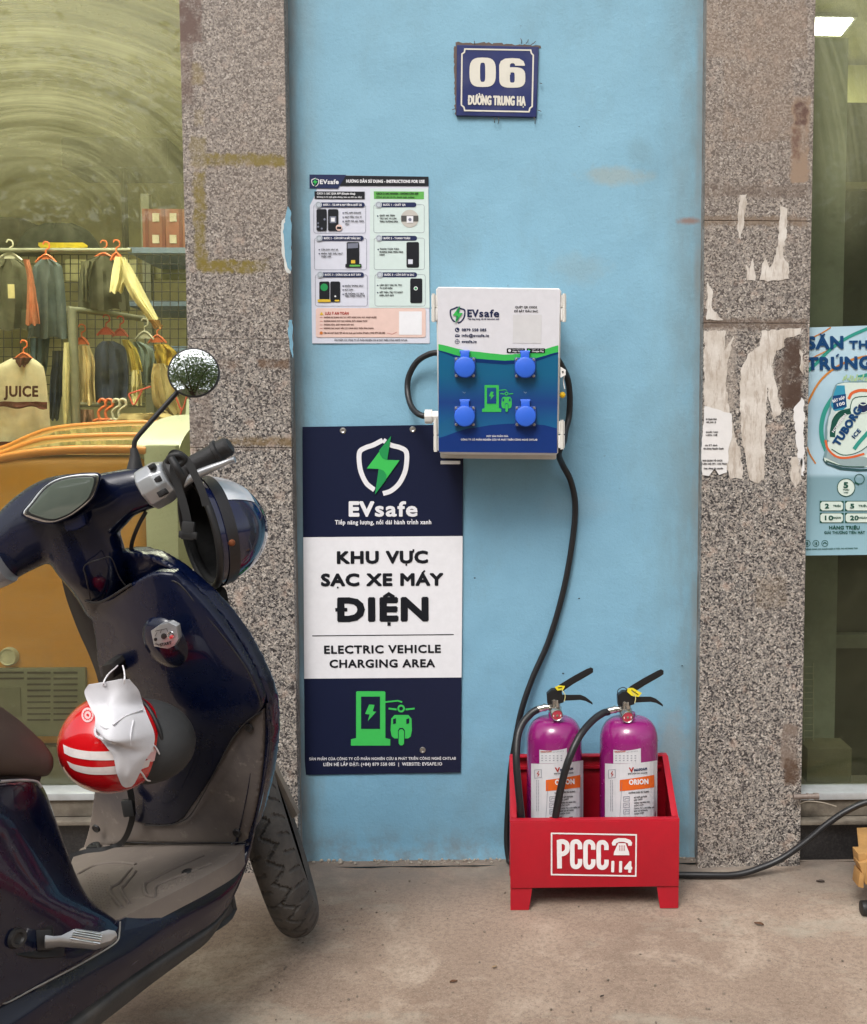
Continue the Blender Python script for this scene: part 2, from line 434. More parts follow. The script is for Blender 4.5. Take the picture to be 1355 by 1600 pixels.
# rust-brown smear and dusty patches
bu = [(1075, 345, .04, .012, sr(140, 104, 86), .8), (960, 275, .1, .03, sr(150, 158, 150), .6), (905, 420, .09, .05, sr(132, 158, 166), .5),
      (800, 545, .3, .02, sr(120, 150, 165), .25), (1050, 1170, .05, .12, sr(140, 150, 152), .7), (900, 790, .12, .05, sr(126, 160, 178), .4), (1000, 240, .04, .05, sr(112, 146, 158), .5)]
wob = t.noise(22, 5, .7)
for u, v, rx, rz, colr, am in bu:
    q = at(u, v, 0)
    dx = t.math('DIVIDE', t.math('SUBTRACT', s_[0], q.x), rx); dz = t.math('DIVIDE', t.math('SUBTRACT', s_[2], q.z), rz)
    d2 = t.math('SQRT', t.math('ADD', t.math('MULTIPLY', dx, dx), t.math('MULTIPLY', dz, dz)))
    d2 = t.math('ADD', d2, t.math('MULTIPLY', t.math('SUBTRACT', wob, .5), 1.6))
    c = t.mix(t.math('MULTIPLY', t.step(d2, 1.1, .3), am), c, colr)
t.col(c); t.rough(.72)
c = t.mix(t.ramp(t.noise(240, 3, .6), [(.3, .22), (.5, 0.0), (.7, .12)]), c, sr(96, 132, 150))
t.col(c)
hb = t.math('ADD', t.noise(110, 6, .7), t.math('MULTIPLY', t.noise(7, 3), 4))
t.bump(hb, .5, .0022)
BLUE = t.m
g = G(); nx, nz = 90, 190
ax0, ax1 = LX1 - .03, RX0 + .03
vs = []
for j in range(nz + 1):
    for i in range(nx + 1):
        x = ax0 + (ax1 - ax0) * i / nx; z = -.02 + 3.3 * j / nz
        y = .004 * noise.noise(V((x * 2.5, z * 2.5, 1))) + .0012 * noise.noise(V((x * 14, z * 14, 7)))
        y += -.012 * math.exp(-((x - LX1 - .0) / .012) ** 2) * (.6 + .4 * noise.noise(V((0, z * 8, 2))))
        if z < .03: y += -.006 * (1 - z / .03) * (1 + noise.noise(V((x * 25, 3, 2))))
        vs.append(V((x, y, z)))
n1 = len(vs)
fs = [(j * (nx + 1) + i, j * (nx + 1) + i + 1, (j + 1) * (nx + 1) + i + 1, (j + 1) * (nx + 1) + i) for j in range(nz) for i in range(nx)]
g.add(vs, fs); g.box(((ax0 + ax1) / 2, .07, 1.63), (ax1 - ax0, .1, 3.3))
tag(build(g, 'wall', BLUE, smooth=60, origin=(0, 0, 0)), 'light blue painted plaster wall between the two granite pillars', 'wall')
# paint that ran over onto the left pillar and flakes at the wall foot
LIFT = M('blue paint', sr(104, 148, 168), .7); CHALK = M('bare plaster', sr(198, 200, 196), .8, bump=.4)
def blob(g, pts, Y, th):
    a = [at(u, v, Y) for u, v in pts]; n = len(pts); b = [p + V((0, th, 0)) for p in a]
    g.add(a + b, [tuple(range(n)), tuple(range(n, 2 * n))[::-1]] + [(i, (i + 1) % n, n + (i + 1) % n, n + i) for i in range(n)])
def jag(pts, amp=1.5, step=6, seed=1, close=True):
    rnd = random.Random(seed); out = []; n = len(pts)
    for i in range(n):
        a, b = V(pts[i]), V(pts[(i + 1) % n]); k = max(1, int((b - a).length / step))
        for j in range(k):
            p = a.lerp(b, j / k); am = amp if j else amp * .3
            out.append((p.x + rnd.uniform(-am, am), p.y + rnd.uniform(-am, am)))
    return out
# ---- granite
def granite(name, stains, pale=(150, 137, 126)):
    t = NT(name); P3 = t.pos(); s_ = t.sep()
    wv = t.mix(.008, P3, t.noise(80, 2, out=1), 'ADD')
    cell = t.vor(262, vec=wv); cs = t.sep(cell)
    c = t.ramp(cs[0], [(0, sr(40, 38, 40)), (.16, sr(62, 60, 62)), (.25, sr(104, 101, 99)), (.38, sr(136, 131, 125)), (.6, sr(158, 151, 143)), (.78, sr(172, 163, 152)), (.93, sr(196, 189, 180))], 'CONSTANT')
    cell2 = t.sep(t.vor(480, vec=wv)); c = t.mix(t.ramp(cell2[1], [(.72, 0.0), (.76, .6)]), c, sr(52, 48, 48))
    c = t.mix(t.ramp(t.noise(28, 3), [(.6, 0.0), (.75, .45)]), c, sr(190, 165, 148))
    dusty = t.math('MULTIPLY', t.step(s_[2], 1.0, 1.9), .42)
    dusty = t.math('ADD', dusty, t.ramp(t.noise(3, 5, .65), [(.45, 0.0), (.75, .16)]))
    c = t.mix(dusty, c, sr(128, 112, 98))
    wx = t.math('ADD', s_[0], t.math('MULTIPLY', t.math('SUBTRACT', t.noise(45, 4, .7), .5), .03))
    wz = t.math('ADD', s_[2], t.math('MULTIPLY', t.math('SUBTRACT', t.noise(45, 4, .7, vec=t.map(P3, loc=(3, 3, 3))), .5), .03))
    for (u0, v0, u1, v1, colr, am, patch) in stains:
        a, b = at(u0, v1, PF), at(u1, v0, PF)
        k = t.rect(wx, wz, a.x, b.x, a.z, b.z, .005)
        k = t.math('MULTIPLY', k, t.ramp(t.noise(patch, 5, .75), [(.32, .15 * am), (.55, am)]))
        c = t.mix(k, c, sr(*colr))
    t.col(c); t.rough(t.math('ADD', .38, t.math('MULTIPLY', dusty, .4))); t.bump(cs[1], .12, .0006)
    return t.m
YEL = (112, 96, 8); BRN = (96, 72, 52); TAN = (140, 118, 98)
GRL = granite('speckled granite left', [(322, 241, 446, 259, YEL, .88, 40), (305, 268, 320, 422, YEL, .8, 55), (314, 407, 398, 426, YEL, .95, 45), (395, 406, 420, 426, YEL, .4, 60),
    (298, 215, 322, 262, (122, 108, 60), .6, 40), (300, 98, 317, 132, (125, 108, 62), .6, 40), (304, 170, 318, 196, (125, 108, 62), .4, 40),
    (280, -60, 314, 66, (84, 58, 46), .95, 18), (282, 60, 300, 165, (92, 70, 58), .7, 30), (402, 562, 452, 576, BRN, .8, 60), (340, 562, 376, 576, BRN, .45, 60),
    (340, 684, 456, 697, (112, 92, 60), .8, 60), (298, 590, 330, 700, (112, 98, 88), .55, 20), (340, 395, 430, 404, BRN, .2, 60), (300, 700, 452, 704, BRN, .4, 60)])
GRR = granite('speckled granite right', [(1236, 150, 1266, 286, TAN, .98, 12), (1242, 158, 1262, 196, (78, 48, 38), .9, 50), (1238, 200, 1250, 250, (92, 60, 46), .7, 70), (1098, 338, 1262, 352, (118, 100, 82), .8, 30), (1096, 290, 1262, 308, (100, 84, 72), .6, 30),
    (1092, 498, 1260, 514, (104, 88, 76), .85, 35), (1222, 530, 1254, 640, (72, 54, 44), .97, 26), (1210, 560, 1230, 620, (96, 80, 70), .7, 30), (1220, 1132, 1246, 1200, (118, 104, 94), .85, 20), (1226, 1186, 1250, 1226, (78, 58, 44), .9, 40),
    (1098, 0, 1262, 90, TAN, .35, 12), (1130, 90, 1240, 220, TAN, .3, 14), (1180, 900, 1230, 950, (120, 104, 84), .35, 30), (1093, 0, 1104, 120, (150, 140, 130), .8, 20), (1108, 512, 1150, 640, (168, 156, 144), .5, 16)])
CORE = M('cement render', sr(138, 136, 132), .9, var=.25, vs=14, bump=.5, bs=90, dirt=sr(84, 74, 64), dirtamt=.8)
def pillar(x0, x1, gran, joints, label, name='granite_pillar'):
    p = thing(name, ((x0 + x1) / 2, 0, 0), label, 'pillar', 'granite pillars')
    zs = [-.012] + joints + [3.25]
    for a, b in zip(zs, zs[1:]):
        g = G(); g.box(((x0 + x1) / 2, PF + .011, (a + b) / 2), (x1 - x0, .022, b - a - .0009)); build(g, 'granite_slab', gran, p, bevel=.0012, seg=1)
    g = G(); g.box(((x0 + x1) / 2 + .0, (PF + .0215 + .2) / 2 + .0, 1.6), (x1 - x0 - .006, .2 - PF - .0215, 3.3)); build(g, 'cement_core', CORE, p)
    return p
JL = [Z(375, 700), Z(375, 530)]
PL = pillar(LX0, LX1, GRL, sorted(JL), 'left granite pillar with yellow brush marks between shop window and blue wall')
JR = [Z(1170, 505), Z(1170, 345)]
PR = pillar(RX0, RX1, GRR, sorted(JR), 'right granite pillar with torn white paper scraps beside the beer poster')
g = G()
blob(g, jag([(450, 322), (455, 330), (455, 424), (449, 418), (446, 404), (444, 384), (442, 362), (446, 340)], 1.2, 5, 3), PF - .0018, .0015)
blob(g, jag([(452, 500), (457, 500), (458, 560), (453, 545), (450, 520)], 1, 5, 4), PF - .0018, .0015)
build(g, 'paint_spill', LIFT, PL, smooth=0)
g = G(); blob(g, jag([(441, 344), (446, 340), (446, 372), (450, 404), (454, 415), (454, 428), (448, 426), (444, 412), (440, 388), (439, 362)], 1.2, 5, 8), PF - .0008, .0006)
build(g, 'plaster_crust', CHALK, PL, smooth=0)
# crumbs of plaster where wall meets ground
g = G(); rnd = random.Random(3)
for i in range(150):
    x = rnd.uniform(LX1, RX0); r = rnd.uniform(.0015, .006) * (1.4 if x < LX1 + .12 else 1)
    g.ell((x, -.004 - abs(rnd.gauss(0, .012)), r * .4), (r, r * .8, r * .6), Matrix.Rotation(rnd.uniform(0, 3), 3, 'Z'), 6, 4)
o = build(g, 'plaster_crumbs', M('crumbs', sr(150, 142, 130), .9, var=.3, vs=90), smooth=0); tag(o, 'grey plaster crumbs along the foot of the blue wall', 'rubble'); o['kind'] = 'stuff'
# ---- torn paper on the right pillar
t = NT('old poster paper'); c = t.mix(t.ramp(t.noise(14, 6, .7), [(.35, 0.0), (.65, 1.0)]), sr(182, 172, 160), sr(208, 202, 194))
c = t.mix(t.ramp(t.noise(40, 4, .7, vec=t.map(t.pos(), scale=(3, 1, .6))), [(.5, 0.0), (.62, .6)]), c, sr(158, 144, 130)); t.col(c); t.rough(.9); t.bump(t.noise(60, 5), .5, .002); OLDP = t.m
NEWP = M('white notice paper', sr(214, 212, 210), .85, var=.05, vs=20, bump=.4, bs=50)
scr = [('narrow torn paper strip under the upper joint of the right granite pillar', [(1156, 304), (1167, 303), (1165, 332), (1161, 358), (1157, 374), (1152, 352), (1155, 325)], OLDP),
 ('long torn paper strip ending in a jagged blob on the right pillar', [(1219, 322), (1231, 326), (1229, 366), (1223, 398), (1232, 412), (1233, 436), (1200, 440), (1187, 438), (1195, 402), (1203, 418), (1209, 408), (1216, 384)], OLDP),
 ('small torn paper scrap left of the jagged blob on the right pillar', [(1166, 413), (1171, 420), (1178, 402), (1180, 439), (1168, 438)], OLDP),
 ('thin pale paper streak at the left edge of the right pillar', [(1106, 440), (1113, 452), (1113, 482), (1131, 500), (1104, 500)], OLDP),
 ('large peeled poster remnant on the left side of the right pillar', [(1101, 517), (1134, 517), (1132, 548), (1141, 535), (1147, 524), (1139, 560), (1134, 600), (1140, 640), (1146, 672), (1156, 700), (1162, 748), (1141, 748), (1112, 640), (1100, 632)], OLDP),
 ('widest peeled white poster remnant hanging down the middle of the right pillar', [(1190, 517), (1252, 512), (1251, 522), (1226, 530), (1226, 542), (1213, 548), (1206, 572), (1213, 600), (1221, 645), (1209, 655), (1199, 605), (1197, 650), (1194, 748), (1185, 756), (1172, 750), (1166, 720), (1160, 690), (1156, 640), (1157, 580), (1169, 553), (1188, 540)], OLDP),
 ('tall narrow peeled paper at the right edge of the right pillar beside the poster', [(1247, 630), (1253, 621), (1257, 626), (1256, 744), (1250, 742), (1246, 700), (1240, 640)], NEWP),
 ('faint beige paper residue low at the right edge of the right pillar', [(1237, 714), (1254, 716), (1253, 748), (1243, 762), (1236, 750)], OLDP),
 ('white paper tail at the top right corner below the dirt band of the right pillar', [(1250, 545), (1255, 552), (1256, 586), (1251, 578)], OLDP)]
for i, (lb, pts, m) in enumerate(scr):
    g = G(); blob(g, jag(pts, 1.6, 5, i + 5), PF - .0016, .0014)
    tag(build(g, 'torn_paper', m, smooth=0), lb, 'torn paper', 'paper remnants on the right pillar')
g = G(); blob(g, jag([(1101, 634), (1143, 646), (1144, 680), (1139, 700), (1136, 738), (1124, 742), (1116, 732), (1108, 744), (1098, 742), (1096, 700), (1100, 660)], 1, 6, 40), PF - .0032, .0014)
nt_ = tag(build(g, 'notice', NEWP, smooth=0), 'torn white printed notice glued low on the left of the right pillar', 'notice', 'paper remnants on the right pillar')
pr = Pr(flatY(PF - .0034), nt_); bk = ink('black', 28, 28, 32)
for s, u, v, w_ in (('nh Quyết Định', 1103, 656, 17), ('09.0913', 1104, 661, 15), ('quyết luận', 1103, 676, 19), ('LIÊN HỆ', 1103, 681, 18), ('do KT định', 1102, 697, 19), ('văn phòng Nguyễn Quyết', 1099, 702, 32), ('NƠI QUÁN TỔ CHỨC', 1098, 721, 31), ('LIÊN HỆ: 091 1102 9222', 1098, 726, 38), ('hợp đồng ủy quyền', 1100, 733, 30)):
    pr.text(s, u, v, u + w_, v, 2.6, 1, bk, bold=.5)
# ---- windows
def glassmat(name, tint, dirt_glow_col, hi, lo, swirl, refl=.75):
    t = NT(name); P3 = t.pos(); s_ = t.sep()
    t.t.nodes.remove(t.b)
    tr = t.n('BsdfTransparent'); tr.inputs[0].default_value = tint
    gl = t.n('BsdfGlossy'); gl.inputs['Roughness'].default_value = .015; gl.inputs[0].default_value = (.95, 1, .95, 1)
    fr = t.n('Fresnel'); fr.inputs[0].default_value = 1.5
    a = t.n('MixShader'); t.l(t.math('MULTIPLY', fr.outputs[0], refl), a.inputs[0]); t.l(tr.outputs[0], a.inputs[1]); t.l(gl.outputs[0], a.inputs[2])
    df = t.n('BsdfDiffuse'); 
    cc = at(60, 360, .03)
    dx = t.math('SUBTRACT', s_[0], cc.x); dz = t.math('MULTIPLY', t.math('SUBTRACT', s_[2], cc.z), 1.25)
    rr = t.math('SQRT', t.math('ADD', t.math('MULTIPLY', dx, dx), t.math('MULTIPLY', dz, dz)))
    an = t.math('ARCTAN2', dx, dz)
    cx = t.n('CombineXYZ'); t.l(t.math('MULTIPLY', rr, 14), cx.inputs[0]); t.l(t.math('MULTIPLY', an, .5), cx.inputs[1])
    cx2 = t.n('CombineXYZ'); t.l(t.math('MULTIPLY', rr, 75), cx2.inputs[0]); t.l(t.math('MULTIPLY', an, 1.2), cx2.inputs[1])
    n1 = t.ramp(t.noise(1, 3, .5, vec=cx.outputs[0], dist=.3), [(.38, 0.0), (.66, 1.0)])
    n2 = t.ramp(t.noise(1, 5, .8, vec=cx2.outputs[0], dist=.2), [(.42, 0.0), (.68, 1.0)])
    n3 = t.ramp(t.noise(3, 5, .6), [(.35, .25), (.65, 1.0)])
    sp = t.ramp(t.noise(160, 2, .5), [(.68, 0.0), (.74, 1.0)])
    h = t.step(s_[2], 1.5, 2.02)
    amt = t.math('ADD', lo, t.math('MULTIPLY', h, hi))
    sw = t.math('MULTIPLY', t.math('ADD', .35, t.math('MULTIPLY', t.math('ADD', t.math('MULTIPLY', n1, .8), t.math('MULTIPLY', n2, .75)), swirl)), amt)
    sw = t.math('ADD', t.math('MULTIPLY', sw, t.math('ADD', .55, t.math('MULTIPLY', n3, .6))), t.math('MULTIPLY', sp, .12))
    t.l(t.math('MINIMUM', sw, .93), (b := t.n('MixShader')).inputs[0])
    t.l(a.outputs[0], b.inputs[1]); t.l(df.outputs[0], b.inputs[2])
    df.inputs[0].default_value = dirt_glow_col
    t.l(b.outputs[0], t.o.inputs[0]); return t.m
GLS = glassmat('dirty glass left', (.97, .97, .88, 1), sr(196, 196, 150), .5, .04, .72)
GLR = glassmat('dirty glow glass right', (.88, .9, .82, 1), sr(196, 198, 160), .42, .03, .4, .35)  # smudges, plus pale upper haze painting in the glow of the wall behind
ALU = M('brushed aluminium', sr(176, 180, 182), .4, metal=.25, var=.08, dirt=sr(110, 102, 90), dirtamt=.35)
SILL = M('weathered wood sill', sr(112, 104, 92), .85, var=.3, vs=18, bump=.5, dirt=sr(70, 62, 54), dirtamt=.8)
BLKG = M('black granite', sr(30, 30, 32), .35, var=.4, vs=300, dirt=sr(88, 84, 80), dirtamt=.35, ds=160)
def window(x0, x1, gm, u, label, hinge):
    wn = thing('shop_window', ((x0 + x1) / 2, 0, 0), label, 'window')
    zr1 = Z(u, 1239, -.035); zr0 = Z(u, 1250, -.035); zs = Z(u, 1288, -.05)
    m = (x0 + x1) / 2; L = x1 - x0
    g = G(); g.box((m, .03, (zr1 + 3.2) / 2), (L, .008, 3.2 - zr1)); build(g, 'pane', gm, wn)
    g = G(); g.box((m, .0, (zr0 + zr1) / 2), (L, .07, zr1 - zr0)); build(g, 'bottom_rail', ALU, wn, bevel=.002)
    g = G(); g.box((m, .02, (zr0 + zs + .012) / 2), (L, .09, zr0 - zs - .013)); build(g, 'sill_board', SILL, wn, bevel=.002)
    g = G(); g.box((m, .01, zs + .005), (L, .13, .011)); build(g, 'sill_ledge', SILL, wn, bevel=.003)
    g = G(); g.box((m, .03, zs / 2 - .01), (L, .12, zs + .018)); build(g, 'plinth', BLKG, wn)
    return wn
WL = window(-3.4, LX0 - .001, GLS, 200, 'large dirty shop window with wiping swirls left of the left pillar', 0)
WR = window(RX1 + .001, 2.6, GLR, 1300, 'dark shop window behind the beer poster right of the right pillar', 1)
# ---- rooms behind
OLV = M('interior wall paint', sr(188, 184, 146), .8, var=.1, vs=3, dirt=sr(120, 112, 80), dirtamt=.6, ds=2)
g = G(); g.box((-.4, 3.65, 1.4), (6.4, .1, 2.9)); struct(build(g, 'back_wall', OLV))
g = G(); g.box((-3.62, 1.9, 1.4), (.1, 3.6, 2.9)); g.box((2.82, 1.9, 1.4), (.1, 3.6, 2.9)); struct(build(g, 'side_walls', OLV))
g = G(); g.box((-.4, 1.9, 2.9), (6.4, 3.6, .1)); struct(build(g, 'ceiling', M('ceiling paint', sr(205, 205, 180), .8)))
g = G(); g.box((-.4, 1.85, .02), (6.4, 3.5, .04)); struct(build(g, 'shop_floor', M('shop floor tile', sr(120, 112, 96), .4)))
g = G(); g.box((.2, 1.9, 1.4), (.08, 3.4, 2.84)); struct(build(g, 'partition_wall', OLV))
g = G(); g.box((1.5, 2.06, 1.43), (2.5, .06, 2.8)); struct(build(g, 'rear_partition', M('pale yellow paint', sr(216, 214, 160), .8, var=.08, vs=3, dirt=sr(150, 150, 110), dirtamt=.4, ds=2)))
EM = NT('lamp diffuser'); EM.b.inputs['Emission Color'].default_value = (1, .98, .86, 1); EM.b.inputs['Emission Strength'].default_value = 30
def panel_lamp(x, y, label, z=2.835, L=.5, W=.5):
    l = thing('ceiling_lamp', (x, y, z), label, 'lamp', 'square ceiling panel lamps')
    g = G(); g.box((x, y, z + .005), (L + .03, W + .03, .016)); build(g, 'frame', ALU, l)
    g = G(); g.box((x, y, z - .004), (L, W, .008)); build(g, 'diffuser', EM.m, l)
q = at(1332, 38, 1.57)
panel_lamp(q.x - .3, 1.64, 'bright slim ceiling lamp seen high through the right shop window', L=.6, W=.15)
panel_lamp(-1.5, .5, 'unseen ceiling lamp added to light the clothes in the left shop', L=1.1, W=.45)  # out of view, added to brighten the left shop interior
# ================================================================== INSIDE THE RIGHT SHOP
COLM = M('grey green board', sr(120, 126, 116), .6, var=.15, vs=5, dirt=sr(84, 88, 78), dirtamt=.5)
DK = M('dark cabinet', sr(50, 50, 42), .35, var=.2, vs=6)
def pbox(u0, v0, u1, v1, Y, dY, mat, name, parent=None, **k):
    g = G(); a, b = at(u0, v0, Y), at(u1, v1, Y)
    x0, x1 = sorted((a.x, b.x)); z0, z1 = sorted((a.z, b.z))
    g.box(((x0 + x1) / 2, Y + dY / 2, (z0 + z1) / 2), (x1 - x0, dY, z1 - z0)); return build(g, name, mat, parent, **k)
tag(pbox(1215, 58, 1303, 1190, .3, .12, COLM, 'upright_panel'), 'tall grey green upright panel behind the glass beside the right pillar', 'panel')
cab = thing('dark_cabinet', (1.1, .55, .04), 'dark tall cabinet filling the right shop window', 'cabinet')
pbox(1302, 160, 1520, 1232, .5, .5, DK, 'body', cab)
pbox(1312, 284, 1520, 296, .47, .05, M('crusted ledge', sr(120, 112, 84), .9, bump=.8, bs=60), 'ledge', cab)
pbox(1296, 992, 1500, 1012, .46, .05, M('grey strip', sr(104, 106, 96), .6), 'shelf_strip', cab)
bx = tag(pbox(1262, 1170, 1330, 1222, .2, .1, M('dusty parcel', sr(92, 88, 70), .8, bump=.5), 'carton', smooth=0), 'dusty brown parcel behind the glass near the floor on the right', 'carton')
g = G()
for i in range(13):
    v = 1042 + i * 10; g.tube([at(1240, v, .27), at(1271, v, .27)], .0014, 6, 1)
g.tube([at(1271, 1036, .27), at(1271, 1170, .27)], .0018, 6, 1); g.tube([at(1256, 1036, .27), at(1256, 1170, .27)], .0018, 6, 1)
tag(build(g, 'wire_rack', M('dull wire', sr(132, 134, 120), .5)), 'small wire rack standing behind the glass beside the right pillar', 'rack')
# ================================================================== INSIDE THE LEFT SHOP
ORG = M('orange enamel', sr(206, 142, 48), .45, var=.05, vs=3, dirt=sr(150, 112, 60), dirtamt=.25, ds=5)
ORL = M('orange trim', sr(214, 136, 62), .4); PGR = M('pale green enamel', sr(186, 192, 172), .45, var=.05, vs=4)
GRV = M('grey vent plastic', sr(112, 116, 100), .6); SLOT = M('slot shadow plastic', sr(38, 38, 32), .9)
FY = .16
fz = thing('chest_freezer', (at(60, 1100, FY).x, FY, .04), 'orange chest freezer with curved glass lid behind the left window', 'freezer')
def YZ(u, v, Y): p = at(u, v, Y); return p.x, p.z
xl = X(-330, 900, FY); xm = X(228, 850, FY); xr = X(281, 850, FY)
zt = Z(100, 712, FY); zb = Z(60, 1166, FY)
g = G(); g.box(((xl + xm) / 2, FY + .3, (zt + zb) / 2), (xm - xl, .6, zt - zb)); build(g, 'body', ORG, fz, bevel=.035, seg=5, smooth=60)
g = G(); g.box(((xl + xm) / 2, FY + .3, (zb + .05) / 2 - .003), (xm - xl - .01, .57, zb - .056)); build(g, 'base', M('freezer base', sr(96, 92, 74), .7), fz)
# curved glass lid with orange rails
prof = [(.01, -.03), (.06, .01), (.16, .05), (.3, .075), (.46, .085), (.6, .08)]
CV = [([(-240, 800), (-80, 746), (0, 717), (92, 704), (197, 702), (230, 704)], FY + .004), ([(-240, 786), (-80, 736), (0, 711), (46, 694), (92, 685), (197, 681), (236, 684)], FY + .2), ([(-240, 770), (-80, 722), (0, 702), (30, 690), (69, 674), (116, 666), (197, 661), (250, 661)], FY + .45)]
def samp(c, y, n=14):
    q = spline([V((u, v, 0)) for u, v in c], 6); return [at(q[round(i * (len(q) - 1) / n)].x, q[round(i * (len(q) - 1) / n)].y, y) for i in range(n + 1)]
LC = [samp(c, y) for c, y in CV]; LMAT = M('lid glass', sr(140, 128, 78), .08, var=.2, vs=5)
for a, b in zip(LC, LC[1:]): g = G(); g.sheet([a, b], .006, 1, 3); build(g, 'glass_lid', LMAT, fz)
for c, r_ in zip(LC, (.012, .011, .009)): g = G(); g.tube(c, r_, 12, 2); build(g, 'lid_rail', ORL, fz, smooth=60)
g = G(); P_ = [V((x, FY + a, zt + .02 + b)) for x in (xm - .03,) for a, b in prof]
q0 = [V((xm - .035, FY + a - .005, zt + .028 + b + .012)) for a, b in prof]; q1 = [V((xr, FY + a - .005, zt + .028 + b + .012)) for a, b in prof]
g.sheet([q0, q1], .05, 5, 2); build(g, 'end_cap', PGR, fz)
g = G(); g.box(((xm + xr) / 2, FY + .3, (zt + .03 + .05) / 2), (xr - xm - .002, .61, zt + .03 - .05)); build(g, 'end_panel', PGR, fz, bevel=.01)
g = G(); g.box((xl + .02, FY + .58, .3), (.02, .02, .5)); build(g, 'rear_corner', GRV, fz)
va, vb = at(-60, 1150, FY), at(136, 1042, FY)
g = G(); g.box(((va.x + vb.x) / 2, FY - .005, (va.z + vb.z) / 2), (vb.x - va.x, .014, vb.z - va.z)); build(g, 'vent_plate', GRV, fz, bevel=.004)
for c0, c1 in ((-40, 37), (43, 79), (84, 121)):
    for i in range(9):
        v = 1051 + i * 9.2
        if c0 < 0 and i > 1: continue
        a, b = at(c0, v + 1.6, FY - .013), at(c1, v - 1.6, FY - .013)
        g = G(); g.box(((a.x + b.x) / 2, FY - .0125, (a.z + b.z) / 2), (b.x - a.x, .003, b.z - a.z)); build(g, 'vent_slot', SLOT, fz)
a, b = at(-30, 1118, FY), at(36, 1072, FY)
g = G(); g.box(((a.x + b.x) / 2, FY - .0135, (a.z + b.z) / 2), (b.x - a.x, .004, b.z - a.z)); g.cyl(at(21, 1103, FY - .018), at(21, 1103, FY - .01), .006); build(g, 'terminal_cover', M('vent cover', sr(96, 100, 84), .6), fz, bevel=.002)
cp = at(16, 1025, FY)
g = G(); g.lathe([(.0, -.012), (.019, -.012), (.022, -.016), (.0245, -.012), (.025, .002)], cp, (0, 1, 0), 32); build(g, 'drain_cap', M('drain plastic', sr(196, 196, 172), .5), fz)
# shelving at the back
METL = M('rack metal', sr(150, 152, 134), .4, metal=.5, var=.15)
BLURAIL = M('blue rail', sr(120, 140, 165), .4)
SH = thing('wall_shelving', (at(250, 900, 2.2).x, 2.2, .04), 'metal wall shelving with blue edged shelves at the back of the left shop', 'shelves')
for v in (391, 474, 545):
    g = G(); a, b = at(200, v + 4, 2.0), at(330, v - 4, 2.0); g.box(((a.x + b.x) / 2, 2.2, (a.z + b.z) / 2), (b.x - a.x, .4, b.z - a.z)); build(g, 'shelf', BLURAIL, SH)
for u in (222, 318):
    a = at(u, 300, 2.3); g = G(); g.box((a.x, 2.35, a.z / 2 + .02), (.04, .04, a.z - .04)); build(g, 'upright', METL, SH)
for k, (u0, v0, u1, v1) in enumerate(((100, 404, 216, 440), (225, 404, 300, 437))):
    pbox(u0, v0, u1, v1, 2.42, .03, M('cream board', sr(186, 184, 138), .7), 'back_board', SH, bevel=.02)
GM = thing('grid_panel', (at(150, 500, 1.9).x, 1.9, .04), 'black wire grid panel hanging behind the clothes', 'rack')
g = G()
for i in range(26): g.tube([at(-20 + i * 13, 398, 1.9), at(-20 + i * 13, 620, 1.9)], .0022, 4, 1)
for j in range(16): g.tube([at(-25, 398 + j * 14.5, 1.895), at(305, 398 + j * 14.5, 1.895)], .0022, 4, 1)
build(g, 'grid', M('black wire', sr(50, 50, 44), .5), GM, smooth=0)
tag(pbox(96, 214, 262, 262, 2.7, .3, M('dark beam', sr(70, 64, 44), .8, var=.2, vs=5), 'beam'), 'dark beam under the ceiling at the back of the left shop', 'beam')
tag(pbox(-60, 336, 36, 384, 2.3, .3, M('dark sacks', sr(74, 72, 54), .9, var=.3, vs=9, bump=.6, bs=20), 'stock_pile', bevel=.04, seg=3), 'dark stock pile on the shelf at the far left of the shop', 'stock')
tag(pbox(188, 262, 196, 390, 2.6, .05, M('dark beam', sr(70, 64, 44), .8), 'shop_post'), 'thin dark post rising above the shelf in the left shop', 'post')
rb = thing('gift_carton', at(250, 388, 2.05), 'red and white patterned gift carton on the top shelf', 'carton')
pbox(222, 326, 330, 387, 2.05, .25, M('carton board', sr(150, 82, 60), .5, var=.2, vs=8), 'box', rb)
for i in range(4):
    for j in range(2): pbox(238 + i * 27, 333 + j * 34, 249 + i * 27, 346 + j * 34, 2.044, .004, M('pale print', sr(214, 204, 180), .6), 'patch', rb)
for u in (226, 252, 279): pbox(u, 326, u + 7, 387, 2.046, .003, M('dark red print', sr(120, 50, 38), .6), 'band', rb)
CL = lambda n, r, g_, b: M('cloth ' + n, sr(r, g_, b), .9, var=.14, vs=22, bump=.5, bs=500, spec=.2)
